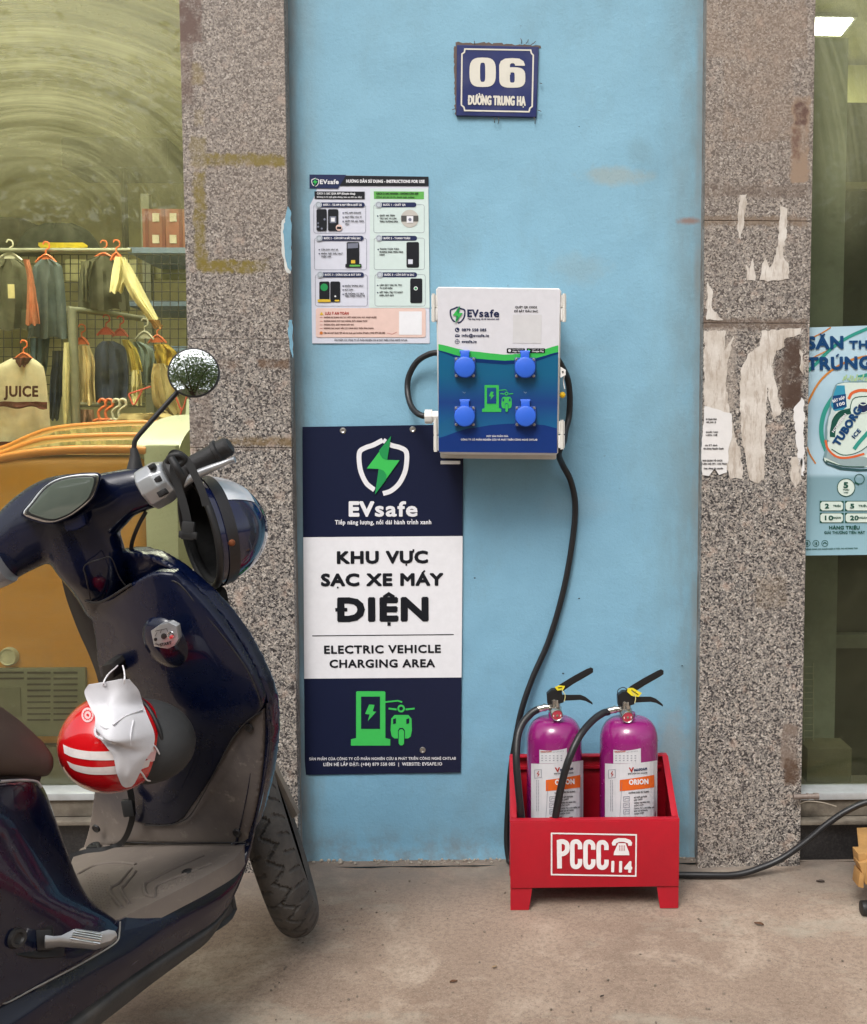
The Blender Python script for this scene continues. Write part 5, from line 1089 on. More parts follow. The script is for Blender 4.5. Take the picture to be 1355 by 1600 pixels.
pr.lines([(Z9([(900, 800), (915, 700), (960, 620), (1040, 600), (1050, 560), (1080, 510), (1200, 500)]), False), (Z9([(925, 850), (1000, 888), (1100, 870), (1200, 800)]), False)], 1.3, 3, PGN, sm=4)
pr.poly(Z9([(906, 640), (930, 590), (950, 600), (926, 660), (912, 740), (914, 800), (900, 790), (896, 710)]), 3.2, ALU1)
pr.poly(Z9([(1060, 880), (1120, 856), (1200, 790), (1200, 850), (1130, 896), (1060, 900)]), 2.6, ALU1)
pr.poly(Z9([(940, 480), (960, 430), (1010, 430), (1025, 570), (1000, 590), (940, 600), (920, 560)]), 3, PT2); pr.poly(Z9([(932, 500), (1018, 486), (1022, 570), (936, 590)]), 3.6, PB)
pr.text('BẬT NẮP', *z9(934, 544), *z9(1014, 518), 4.4, 4.4, WHITE, bold=.8); pr.text('100', *z9(962, 570), *z9(1014, 556), 5, 4.4, WHITE, bold=1)
pr.text('TUBORG', *z9(972, 836), *z9(1128, 592), 12.5, 4, PB, bold=2.6); pr.text('ICE', *z9(1076, 782), *z9(1120, 730), 6.6, 4, PB, bold=1.2)
pr.lines([(Z9([(928, 770), (940, 680), (980, 620), (1050, 598)]), False)], 9, 3, PGN, sm=4); pr.text('NITROGEN', *z9(938, 742), *z9(1024, 622), 3.6, 4.4, WHITE, bold=.7)
pr.lines([(Z9([(1072, 850), (1110, 800), (1200, 700)]), False)], 6, 3, PT, sm=4); pr.poly(Z9(disc(1132, 575, 34)), 3, INDG); pr.lines([(Z9([(1100, 545), (1132, 560), (1164, 545)]), False), (Z9([(1104, 600), (1132, 612), (1160, 600)]), False)], 1.5, 3.8, CRM, sm=4)
pr.poly(Z9([(880, 905), (900, 860), (960, 905), (1140, 900), (1220, 930), (1140, 966), (1000, 960)]), 2.5, ink('silver print', 150, 170, 172)); pr.lines([(Z9([(886, 925), (1000, 962), (1140, 966)]), False)], 1.4, 3, PGN, sm=4)
pr.lines([([z9(1000 + i * 14, 400 - 8 * math.sin(i)), z9(1010 + i * 14, 370 - 14 * math.sin(i * 2.3))], False) for i in range(14)], 2.2, 1.6, ink('leafy', 170, 200, 150))
pr.poly(Z9(disc(1020, 1102, 58)), 1, CRM); pr.lines([(Z9(disc(1020, 1102, 58)), True), (Z9(disc(1108, 1046, 32)), True)], 1.1, 2, PGN); pr.lines([(Z9([(1076, 1068), (1106, 1082)]), False)], 2.4, 2, PGN, sm=4)
pr.text('5', *z9(1002, 1105), *z9(1034, 1105), 9, 2, PGN, bold=2); pr.text('TRIỆU', *z9(998, 1122), *z9(1040, 1122), 2.4, 2, PGN, bold=.5); pr.text('VND', *z9(1004, 1140), *z9(1034, 1140), 2.2, 2, PGN, bold=.5)
for x0, y0, x1, y1, s, s2 in ((846, 1190, 1004, 1258, '2', 'TRIỆU'), (1012, 1190, 1180, 1258, '5', 'TRIỆU'), (846, 1268, 1004, 1336, '10', 'NGÀN'), (1012, 1268, 1180, 1336, '20', 'NGÀN')):
    pr.poly(Z9([(x0, y0), (x1, y0), (x1, y1), (x0, y1)]), 1, PGN); a, b, c, d = x0 + 5, y0 + 5, x1 - 5, y1 - 5
    pr.poly(Z9([(a + 12, b), (c - 12, b), (c, b + 12), (c, d - 12), (c - 12, d), (a + 12, d), (a, d - 12), (a, b + 12)]), 2, CRM)
    pr.text(s, *z9(x0 + 34, y0 + 50), *z9(x0 + 34 + 28 * len(s), y0 + 50), 7.4, 3, PGN, bold=1.6); pr.text(s2, *z9(x0 + 88, y0 + 40), *z9(x1 - 18, y0 + 40), 3.2, 3, PGN, bold=.6)
pr.text('HÀNG TRIỆU', *z9(908, 1378), *z9(1110, 1378), 5.6, 1, PGN, bold=1.2); pr.text('GIẢI THƯỞNG TIỀN MẶT', *z9(876, 1408), *z9(1144, 1408), 4.4, 1, PGN, bold=.7)
for x, s in ((764, '5'), (821, '18'), (880, '')):
    pr.lines([(Z9(disc(x, 1470, 20)), True)], .9, 1, PGN)
    if s: pr.text(s, *z9(x - 8, 1480), *z9(x + 8, 1480), 4.4, 1, PGN, bold=.7)
    else: pr.lines([(Z9([(868, 1474), (880, 1464), (892, 1474)]), False)], 1.6, 1, PGN, sm=4)
pr.text('KHÔNG DÙNG CHO NGƯỜI DƯỚI 18 TUỔI, PHỤ NỮ MANG THAI', *z9(748, 1514), *z9(1096, 1506), 2.2, 1, PGN, bold=.35)
# ================================================================== SCOOTER
t = NT('scooter paint'); c = t.mix(t.ramp(t.noise(8, 6, .7), [(.45, 0.0), (.75, .2)]), sr(4, 12, 38), sr(18, 22, 34))
scr_ = t.ramp(t.noise(1, 2, .5, vec=t.map(t.pos(), scale=(18, 18, 160), rot=(.5, .3, .2))), [(.72, 0.0), (.76, .25)])
c = t.mix(t.math('MULTIPLY', scr_, t.step(t.sep()[2], .5, .25)), c, sr(150, 150, 160))
t.col(c); t.rough(t.math('ADD', .16, t.math('MULTIPLY', t.ramp(t.noise(8, 6, .7), [(.4, 0.0), (.75, .3)]), 1))); t.b.inputs['Specular IOR Level'].default_value = .3; t.b.inputs['Coat Weight'].default_value = .42; t.b.inputs['Coat Roughness'].default_value = .025
PAINT = t.m
t = NT('dusty grey plastic'); c = t.mix(t.ramp(t.noise(6, 7, .7), [(.35, 0.0), (.7, .8)]), sr(76, 70, 70), sr(110, 101, 94)); c = t.mix(t.ramp(t.noise(26, 5, .75), [(.58, 0.0), (.66, .5)]), c, sr(136, 128, 120))
s_ = t.sep(); c = t.mix(t.math('MULTIPLY', t.step(s_[2], .38, .3), .55), c, sr(124, 113, 102)); t.col(c); t.rough(.8); t.bump(t.noise(420, 3), .25, .001); GREYP = t.m
BLKP = M('black plastic', sr(26, 25, 26), .5, var=.15, dirt=sr(90, 84, 78), dirtamt=.25); SKIRT = M('scuffed dark plastic', sr(56, 57, 58), .7, var=.2, vs=12, bump=.3, dirt=sr(106, 100, 92), dirtamt=.5)
SILV = M('silver paint', sr(176, 178, 180), .3, metal=.6, var=.05); SEAT = M('brown seat vinyl', sr(70, 54, 46), .65, var=.1, vs=14, bump=.25, bs=600, dirt=sr(96, 82, 72), dirtamt=.3)
P0 = dep(384, 1318, 1.796)
A_ = R(25); LEAN = R(10); RK = R(20)
Fw = V((math.sin(A_), math.cos(A_), 0)); R0 = V((math.cos(A_), -math.sin(A_), 0)); Zv = V((0, 0, 1))
Up = -math.sin(LEAN) * R0 + math.cos(LEAN) * Zv; Rt = math.cos(LEAN) * R0 + math.sin(LEAN) * Zv
Nsh = -(Fw * math.cos(RK) + Up * math.sin(RK))
P1_ = hit(186, 1436, P0, Up); Fs = (P0 - P1_).normalized(); Ns = Fs.cross(Up).normalized()
def sh(u, v, off=0): p = hit(u, v, P0, Nsh); return p + (CAM - p).normalized() * off
def side(u, v, off=0): p = hit(u, v, P0, Ns); return p + (CAM - p).normalized() * off
def flo(u, v, off=0): p = hit(u, v, P0, Up); return p + (CAM - p).normalized() * off
sco = thing('scooter', (-.62, -.85, 0), 'dark blue electric scooter with a brown seat parked facing the wall', 'scooter')
def S_(rows, f): return [[f(*p) if len(p) > 2 else f(p[0], p[1]) for p in r] for r in rows]
# front shell (outer leg shield) behind the inner panel
g = G(); g.sheet(S_([[(103, 903, -.03), (150, 872, -.04), (215, 864, -.05), (262, 884, -.03), (300, 914, -.02)],
 [(112, 936, -.03), (160, 930, -.06), (230, 925, -.06), (290, 930, -.05), (330, 942, -.02)],
 [(130, 982, -.02), (190, 980, -.07), (260, 975, -.08), (330, 985, -.06), (372, 994, -.02)],
 [(145, 1022, -.02), (200, 1030, -.07), (280, 1030, -.09), (350, 1035, -.07), (401, 1046, -.015)],
 [(162, 1072, -.02), (220, 1080, -.07), (300, 1085, -.09), (370, 1085, -.07), (419, 1092, -.01)],
 [(176, 1150, -.02), (230, 1150, -.07), (300, 1150, -.09), (370, 1150, -.07), (424.5, 1150, -.01)],
 [(180, 1230, -.02), (230, 1230, -.07), (300, 1230, -.09), (360, 1230, -.07), (416, 1222, -.01)],
 [(170, 1300, -.02), (230, 1300, -.06), (300, 1305, -.08), (350, 1305, -.06), (396, 1300, -.01)]], lambda u, v, o: sh(u, v, o + .012)), .03, 4, 4, back=-Nsh)
build(g, 'front_shell', PAINT, sco, voxel=.005, relax=5)
g = G(); g.sheet(S_([[(95, 900, -.01), (106, 905, 0), (118, 908, -.005)], [(104, 936, -.01), (118, 940, .0), (134, 945, -.005)], [(122, 985, -.01), (136, 985, .0), (156, 985, -.005)], [(140, 1025, -.01), (152, 1026, 0), (168, 1030, -.005)], [(154, 1066, -.01), (168, 1068, .0), (188, 1070, -.005)], [(162, 1120, -.01), (176, 1120, .0), (200, 1120, -.005)]], sh), .05, 3, 3)
build(g, 'side_trim', BLKP, sco)
# inner panel
g = G(); g.sheet(S_([[(134, 941, .0), (166, 934, .012), (205, 912, .02), (238, 896, .012), (272, 897, .0)],
 [(146, 985, .0), (190, 972, .03), (232, 960, .035), (282, 945, .02), (318, 944, .0)],
 [(152, 1035, .0), (200, 1026, .04), (250, 1016, .05), (310, 1005, .03), (362, 1003, .0)],
 [(162, 1078, .0), (208, 1078, .035), (268, 1072, .05), (332, 1066, .03), (399, 1066, .0)],
 [(172, 1130, .0), (220, 1130, .03), (282, 1128, .04), (345, 1120, .025), (409, 1106, .0)],
 [(188, 1190, .0), (225, 1190, .02), (275, 1185, .028), (318, 1175, .018), (366, 1152, .0)],
 [(198, 1240, .0), (230, 1242, .012), (262, 1242, .02), (296, 1234, .012), (331, 1214, .0)],
 [(206, 1282, .0), (225, 1288, .004), (250, 1289.5, .006), (270, 1288, .004), (288, 1279, .0)]], lambda u, v, o=0: sh(u, v, o + .016)), .02, 6, 5, back=-Nsh)
build(g, 'inner_panel', PAINT, sco, voxel=.0035, relax=3)
# grey lower lining, floor, fillet
g = G(); g.sheet(S_([[(146, 1215, -.035), (152, 1216, -.03), (215, 1225, .008), (300, 1190, .012), (345, 1160, .006), (411, 1108, .008)],
 [(146, 1242, -.035), (154, 1244, -.03), (212, 1255, .01), (300, 1240, .014), (356, 1210, .01), (411, 1170, .008)],
 [(142, 1272, -.035), (151, 1275, -.03), (208, 1286, .01), (300, 1275, .014), (356, 1255, .01), (406, 1225, .008)],
 [(137, 1300, -.03), (147, 1303, -.025), (206, 1304, .012), (300, 1300, .014), (350, 1290, .01), (397, 1275, .008)],
 [(128, 1330, -.02), (140, 1328, -.01), (196, 1318, .012), (296, 1318, .012), (340, 1318, .01), (386, 1319, .005)]], sh), .02, 5, 5, back=-Nsh)
build(g, 'leg_shield_lining', GREYP, sco, voxel=.004, relax=3)
g = G(); g.sheet(S_([[(126, 1326), (146, 1319), (196, 1312), (296, 1312), (386, 1314)], [(112, 1346), (150, 1346), (200, 1346), (275, 1346), (367, 1341)],
 [(120, 1376), (150, 1378), (190, 1380), (242, 1378), (323, 1368)], [(138, 1410), (156, 1414), (180, 1415), (205, 1412), (248, 1406)], [(158, 1434), (166, 1436), (172, 1437), (178, 1437), (186, 1436)]], flo), .03, 6, 6)
fl = build(g, 'floor_board', GREYP, sco, bevel=0)
def ridge(pts, r, f, name, mat, par, off=.001, n=6): g = G(); g.tube([f(u, v, off) for u, v in pts], r, n, 6); return build(g, name, mat, par, smooth=60)
for pts in ([(122, 1366), (150, 1352), (185, 1348), (212, 1351)], [(205, 1357), (186, 1380), (172, 1390), (182, 1408), (190, 1418)], [(212, 1362), (196, 1382), (190, 1391), (202, 1412)], [(318, 1337), (270, 1358), (236, 1376), (226, 1384), (229, 1398), (242, 1402)], [(242, 1400), (246, 1384), (290, 1366), (330, 1350)]):
    ridge(pts, .0032, flo, 'floor_ridge', GREYP, fl, off=.002)
g = G(); rnd = random.Random(5)
for i in range(14):
    for j in range(9):
        u, v = 128 + j * 5 + i * 1.2, 1362 + i * 4.2 + j * .6
        if u < 128 + (v - 1362) * .35 or u > 178 - (v - 1362) * .1: continue
        g.cyl(flo(u, v, .0), flo(u, v, .0016), .0011, n=6)
for i in range(9):
    for j in range(4): g.cyl(flo(248 + i * 7, 1384 - i * 3.4 + j * 4, .0), flo(248 + i * 7, 1384 - i * 3.4 + j * 4, .0016), .0012, n=6)
o = build(g, 'grip_dots', GREYP, fl, smooth=0); o['kind'] = 'stuff'
for u, v, f in ((292, 1361, flo), (388, 1137, sh), (370, 1302, sh), (150, 1295, sh)):
    c = f(u, v, .012); n_ = Nsh if f is sh else Up
    g = G(); g.lathe([(.004, .0005), (.0065, .0022), (.0085, .0018), (.0095, -.002)], c + n_ * .0, n_, 16); g.cyl(c, c + n_ * .0012, .0045, n=12); build(g, 'bolt', BLKP, sco)
# seams and edge strip on the shield
ridge([(262, 905), (282, 914), (312, 950), (352, 998), (386, 1046), (404, 1086), (408, 1106)], .0013, lambda u, v, o: sh(u, v, .021), 'panel_seam', BLKP, sco)
ridge([(409, 1112), (384, 1129), (362, 1158), (331, 1216), (300, 1270), (284, 1283), (261, 1289.5), (226, 1289)], .0012, lambda u, v, o: sh(u, v, .022), 'panel_seam', BLKP, sco)
ridge([(195, 1316), (250, 1317.5), (320, 1317), (384, 1316)], .0012, lambda u, v, o: sh(u, v, .02), 'crease', BLKP, sco)
# right flank under the floor board
g = G(); rim = [[(411, 1100, -.03, 's'), (415, 1100, .002, 's'), (420, 1098, -.002, 's')], [(414, 1150, -.02, 's'), (420, 1150, .004, 's'), (425, 1152, -.002, 's')], [(410, 1195, -.01, 's'), (416, 1196, .008, 's'), (422, 1194, 0, 's')],
 [(404, 1245, -.0, 's'), (409, 1244, .01, 's'), (413, 1238, .0, 's')], [(393, 1300, .004, 's'), (397, 1297, .012, 's'), (401, 1288, .0, 's')]]
rows = [[sh(u, v, o) for u, v, o, _ in r_] for r_ in rim]
low = [[(383, 1319, .004), (388, 1328, .02), (389, 1341, .012)], [(366, 1343, .004), (374, 1370, .024), (367, 1398, .012)], [(323, 1369, .004), (345, 1400, .028), (338, 1437, .014)], [(280, 1390, .004), (300, 1425, .03), (288, 1470, .016)],
 [(246, 1408, .004), (256, 1450, .032), (242, 1500, .018)], [(190, 1437, .004), (205, 1485, .032), (192, 1534, .018)], [(120, 1475, .004), (135, 1525, .03), (110, 1592, .018)], [(40, 1520, .004), (50, 1580, .03), (10, 1650, .018)], [(-60, 1580, .004), (-60, 1650, .02), (-110, 1730, .01)]]
g.sheet(rows + [[side(*p) for p in r_] for r_ in low], .035, 6, 5, back=-Rt); build(g, 'side_panel', PAINT, sco, smooth=50)
g = G(); g.sheet([[side(*p) for p in r_] for r_ in [[(366, 1396, -.005), (362, 1410, .004), (352, 1432, -.01)], [(340, 1434, .002), (338, 1446, .01), (326, 1470, -.01)], [(290, 1468, .004), (292, 1482, .014), (288, 1500, -.01)], [(244, 1498, .006), (246, 1512, .016), (234, 1540, -.01)],
 [(194, 1532, .006), (192, 1550, .016), (176, 1586, -.01)], [(110, 1590, .006), (112, 1612, .016), (90, 1650, -.01)], [(0, 1655, .006), (0, 1680, .016), (-30, 1730, -.01)]]], .03, 5, 5); build(g, 'lower_skirt', SKIRT, sco)
# underbody so the floor has something beneath it
g = G(); c0, c1 = P0 - Rt * .07 - Up * .05 - Fw * .14, P0 - Rt * .28 - Up * .05 - Fw * .14
g.hexa([c0, c1, c1 - Up * .1, c0 - Up * .1], [c0 - Fw * .85, c1 - Fw * .85, c1 - Fw * .85 - Up * .1, c0 - Fw * .85 - Up * .1]); build(g, 'battery_box', BLKP, sco)
# rear body
g = G(); rb_ = [[(-330, 1120, .02), (-200, 1160, .05), (-80, 1205, .05), (0, 1219, .04), (40, 1217, .02), (60, 1220, -.04), (62, 1222, -.12)],
 [(-340, 1180, .03), (-200, 1210, .07), (-80, 1235, .07), (0, 1245, .05), (45, 1245, .02), (70, 1240, -.04), (73, 1240, -.12)],
 [(-350, 1240, .04), (-200, 1260, .085), (-80, 1275, .085), (0, 1282, .06), (52, 1285, .02), (84, 1280, -.04), (87, 1280, -.12)],
 [(-360, 1300, .04), (-200, 1320, .085), (-80, 1330, .085), (0, 1335, .06), (68, 1338, .02), (105, 1338, -.035), (107, 1338, -.11)],
 [(-360, 1370, .04), (-200, 1380, .08), (-80, 1385, .08), (0, 1388, .06), (80, 1385, .025), (122, 1380, -.02), (124, 1380, -.07)],
 [(-360, 1440, .03), (-200, 1440, .07), (-80, 1430, .07), (0, 1425, .055), (95, 1418, .03), (142, 1412, .0), (146, 1412, -.04)],
 [(-360, 1500, .02), (-200, 1495, .06), (-80, 1485, .06), (0, 1475, .05), (110, 1460, .03), (166, 1438, .012), (188, 1441, .004)],
 [(-360, 1560, .02), (-200, 1550, .05), (-80, 1545, .05), (0, 1530, .045), (100, 1498, .036), (160, 1476, .032), (187, 1455, .026)],
 [(-360, 1650, .01), (-200, 1640, .04), (-80, 1630, .04), (0, 1576, .045), (70, 1542, .038), (130, 1508, .034), (184, 1470, .03)]]
g.sheet([[side(*p) for p in r_] for r_ in rb_], .16, 5, 5, back=-Rt); build(g, 'rear_body', PAINT, sco, voxel=.006, relax=4)
ridge([(188, 1440), (187, 1456), (183, 1471), (160, 1487), (116, 1512), (60, 1541), (15, 1565), (0, 1568)], .0013, lambda u, v, o: side(u, v, .041), 'panel_seam', M('seam', sr(120, 118, 114), .6), sco)
ridge([(0, 1221), (30, 1219), (56, 1221), (64, 1230)], .0022, lambda u, v, o: side(u, v, .055 - (u / 70) * .03), 'trim_strip', SILV, sco)
# seat
g = G(); g.sheet([[side(*p) for p in r_] for r_ in [[(-330, 960, .0), (-200, 990, .02), (-90, 1045, .02), (0, 1101, .01), (30, 1122, -.01), (56, 1147, -.04), (62, 1152, -.1)],
 [(-340, 1000, .04), (-200, 1030, .07), (-90, 1085, .07), (0, 1132, .05), (35, 1148, .03), (68, 1166, -.02), (76, 1170, -.1)],
 [(-340, 1060, .05), (-200, 1090, .08), (-90, 1130, .085), (0, 1165, .065), (40, 1172, .04), (78, 1182, -.01), (84, 1184, -.1)],
 [(-340, 1100, .05), (-200, 1135, .08), (-90, 1175, .085), (0, 1192, .065), (40, 1194, .04), (78, 1200, -.01), (83, 1202, -.1)],
 [(-330, 1130, .03), (-200, 1165, .06), (-90, 1205, .06), (0, 1211, .04), (40, 1212, .02), (72, 1213, -.02), (76, 1213, -.1)]]], .16, 5, 5, back=-Rt); build(g, 'seat', SEAT, sco, voxel=.006, relax=6)
g = G(); g.sheet([[side(*p) for p in r_] for r_ in [[(-300, 1130, -.02), (-100, 1195, .02), (0, 1208, .01), (66, 1210, -.03)], [(-300, 1160, -.02), (-100, 1215, .02), (0, 1224, .01), (62, 1224, -.03)]]], .14, 4, 2, back=-Rt); build(g, 'seat_base', BLKP, sco)
# foot peg
OF = .042
g = G(); g.sheet([[side(*p) for p in r_] for r_ in [[(0, 1456, .02), (30, 1452, .028), (62, 1448, .03), (100, 1447, .03)], [(0, 1472, .034), (30, 1472, .034), (62, 1472, .034), (102, 1470, .034)], [(4, 1486, .042), (30, 1492, .046), (62, 1496, .046), (100, 1494, .04)]]], .02, 4, 3); build(g, 'peg_recess', BLKP, sco)
g = G(); q = [side(56, 1453, OF), side(80, 1452, OF + .01), side(84, 1484, OF + .01), side(58, 1486, OF)]; g.hexa(q, [p + Fw * .02 - Rt * .02 for p in q]); build(g, 'peg_bracket', BLKP, sco, bevel=.002)
top = [(70, 1460), (86, 1462), (96, 1461), (118, 1450), (156, 1456), (170, 1452), (180, 1454), (184, 1461), (174, 1470), (150, 1477), (128, 1474), (92, 1470), (70, 1472)]
g = G(); a = [side(u, v, OF + .03 + (u - 70) / 115 * .045) for u, v in top]; n = len(a); b = [side(u, v + 11 - (u - 70) / 115 * 5, OF + .012 + (u - 70) / 115 * .03) for u, v in top]
g.add(a + b, [tuple(range(n)), tuple(range(n, 2 * n))[::-1]] + [(i, (i + 1) % n, n + (i + 1) % n, n + i) for i in range(n)]); pgo = build(g, 'foot_peg', SILV, sco, bevel=.002)
for k in range(5):
    ridge([(103 + k * 1.5 + (4 - k) * 3.4, 1466 - (4 - k) * 3.4), (148 + k * 2 + (4 - k) * 3, 1474 - (4 - k) * 3.6)], .0014, lambda u, v, o: side(u, v, OF + .0315 + (u - 70) / 115 * .045), 'peg_rib', CHROME, pgo)
g = G(); c = side(27, 1466, .052); g.lathe([(0, .0), (.006, .001), (.008, .004), (.012, .004), (.014, -.004)], c, Rt, 20); build(g, 'bolt', BLKP, sco)
# ---- steering: cowl
HD = 1.66; ms = mpp(HD)
g = G()
ch = [(-120, 900, 34), (-60, 890, 40), (-20, 880, 44), (8, 862, 45), (36, 840, 52), (62, 822, 58), (95, 806, 62), (130, 797, 58), (158, 789, 49), (183, 775, 40), (210, 767, 36), (230, 763, 33)]
cp_ = spline([V(p) for p in ch], 6)
for p in cp_: g.ell(dep(p.x, p.y, HD), (p.z * ms, p.z * ms * .62, p.z * ms), None, 20, 12)
nk = spline([V(p) for p in [(118, 820, 60), (136, 862, 57), (149, 888, 51), (158, 912, 45), (166, 938, 40)]], 6)
for i, p in enumerate(nk): g.ell(dep(p.x, p.y, HD + .03 * i / len(nk) + .04 * (i / len(nk)) ** 2), (p.z * ms, p.z * ms * .7, p.z * ms), None, 20, 12)
cowl = build(g, 'handlebar_cowl', PAINT, sco, voxel=.005, relax=10)
LEN = [(36, 803), (48, 785), (65, 764), (85, 750), (110, 743), (135, 740.5), (153, 741.5), (154, 752), (148, 770), (139, 784), (115, 803), (95, 813), (78, 817), (58, 813)]
YD = lambda u, v: HD - .074 + (v - 780) * -.0001
def lens(scale, L0, L1, mat, name, bev):
    cx = sum(p[0] for p in LEN) / len(LEN); cy = sum(p[1] for p in LEN) / len(LEN); sp_ = spline([V((cx + (a - cx) * scale, cy + (b - cy) * scale)).to_3d() for a, b in LEN], 3, True)
    a = [dep(p.x, p.y, YD(p.x, p.y) - L1) for p in sp_]; b = [dep(p.x, p.y, YD(p.x, p.y) + L0) for p in sp_]; n = len(a); g = G()
    g.add(a + b, [tuple(range(n)), tuple(range(n, 2 * n))[::-1]] + [(i, (i + 1) % n, n + (i + 1) % n, n + i) for i in range(n)]); return build(g, name, mat, cowl, bevel=bev)
lens(1.06, .05, -.002, PAINT, 'dash_hood', .004); lens(1.0, .04, .0, CHROME, 'dash_bezel', .002)
lens(.93, .03, .0012, M('dash surround', sr(30, 32, 32), .3), 'dash_face', .001); lens(.86, .03, .0024, M('dash screen', sr(84, 92, 84), .08, var=.08, vs=10, coat=1), 'dash_screen', .001)
# small covers on the cowl and neck
g = G(); g.sheet(S_([[(99, 812), (115, 808), (130, 801)], [(101, 822), (117, 819), (133, 812)], [(104, 830), (120, 828), (134, 820)]], lambda u, v: dep(u, v, HD - .067)), .012, 3, 3); build(g, 'cowl_cover', PAINT, cowl, bevel=.001)
ridge([(142, 938), (134, 900), (131, 888), (138, 880), (160, 873), (174, 872), (186, 900), (197, 916)], .0012, lambda u, v, o: dep(u, v, HD - .047 + (v - 870) * .0005), 'panel_seam', BLKP, cowl)
ridge([(134, 939), (150, 942), (168, 936), (205, 913)], .0025, lambda u, v, o: sh(u, v, .04), 'panel_edge', BLKP, sco)
# switch housing, grip and lever
def barp(u, v, d=0): return dep(u, v, HD - .01 + d)
ax = (barp(352, 698) - barp(236, 762)).normalized()
a0 = barp(232, 766); 
g = G(); g.lathe([(0, 0), (.036, .0), (.0385, .004), (.0385, .03), (.036, .034), (.031, .046), (.026, .048), (0, .048)], a0 - V((0, .006, 0)), ax, 10); sw = build(g, 'switch_housing', SILV, sco, bevel=.003)
for (u, v, w_, h_) in ((238, 729, 9, 7), (245, 751, 18, 9), (255, 770, 14, 9)):
    e = ax; q = barp(u, v, -.034); k = ms; up_ = ax.cross(V((0, 1, 0))).normalized()
    if up_.z < 0: up_ = -up_
    g = G(); m3 = Matrix((e, V((0, 1, 0)), up_)).transposed(); g.box(q, (w_ * k, .012, h_ * k), m3); b1 = build(g, 'switch', BLKP, sw, bevel=.001)
    g = G(); g.box(q - V((0, .006, 0)) + e * w_ * k * .2, (w_ * k * .42, .006, h_ * k * .7), m3); build(g, 'rocker', M('switch black', sr(44, 44, 46), .35), sw, bevel=.001)
g = G(); g.lathe([(0, 0), (.031, 0), (.033, .006), (.024, .022), (.019, .028), (0, .028)], a0 + ax * .05, ax, 28); build(g, 'throttle_collar', BLKP, sco)
GR = M('grip rubber', sr(28, 27, 28), .62, bump=.3, bs=300)
L_ = (barp(352, 698) - a0).length
g = G(); pf = [(0, .075), (.0175, .075), (.019, .08)]
for k in range(12): pf += [(.0172, .086 + k * .006), (.0166, .089 + k * .006)]
pf += [(.0172, L_ - .02), (.021, L_ - .018), (.021, L_ - .012), (.0168, L_ - .01), (.0168, L_ + .004), (.013, L_ + .009), (0, L_ + .009)]
g.lathe(pf, a0, ax, 32); build(g, 'grip', GR, sco)
def taper(pts, rs, f, n=12):
    g = G(); P_ = spline([f(*p) for p in pts], 6); rr = spline([V((r, 0, 0)) for r in rs], 6)
    for i in range(len(P_) - 1): g.cyl(P_[i], P_[i + 1], max(rr[i].x, .0005), max(rr[i + 1].x, .0005), n, caps=(i in (0, len(P_) - 2)))
    return g
build(taper([(283, 762), (302, 745), (325, 734), (345, 726), (359, 720), (367, 718)], [.004, .0075, .0072, .0058, .0045, .006], lambda u, v: barp(u, v, -.012)), 'brake_lever', SILV, sco, smooth=60)
# left housing just inside the frame and its grip
g = G(); al = (barp(-60, 915) - barp(10, 884)).normalized(); g.lathe([(0, 0), (.03, 0), (.031, .02), (.028, .045), (0, .045)], barp(12, 884, -.012), al, 12); build(g, 'switch_housing', SILV, sco, bevel=.003)
g = G(); g.lathe([(0, .045), (.017, .045), (.0165, .15), (.02, .155), (0, .16)], barp(12, 884), al, 20); build(g, 'grip', GR, sco)
# mirror
mir = build(taper([(211, 735), (211, 716), (209, 700)], [.014, .009, .0055], lambda u, v: dep(u, v, HD + .01)), 'mirror_mount', BLKP, sco, smooth=60)
g = G(); g.tube([dep(209.5, 708, HD + .01), dep(210, 696, HD + .01), dep(214, 684, HD + .01), dep(240, 654, HD + .015), dep(284, 605, HD + .03)], .0042, 12, 6); build(g, 'mirror_stem', BLKP, mir, smooth=60)
mc = dep(303.5, 583, HD + .02); mr = 38 * mpp(HD); mn = V((.1, -1, .175)).normalized()
g = G(); g.lathe([(0, -.014), (mr * .6, -.013), (mr * .95, -.006), (mr * 1.03, .0), (mr * 1.03, .004), (mr * .985, .005), (mr * .96, .0035)], mc, mn, 48); build(g, 'mirror_shell', BLKP, mir)
MG = NT('mirror glass'); MG.col((.72, .76, .76, 1)); MG.rough(.012); MG.b.inputs['Metallic'].default_value = 1
g = G(); pf = [(0, .0065)] + [(mr * .965 * k / 8, .0065 - .002 * (k / 8) ** 2) for k in range(1, 9)]; g.lathe(pf + [(0, .001)], mc, mn, 48); build(g, 'mirror_glass', MG.m, mir, smooth=60)
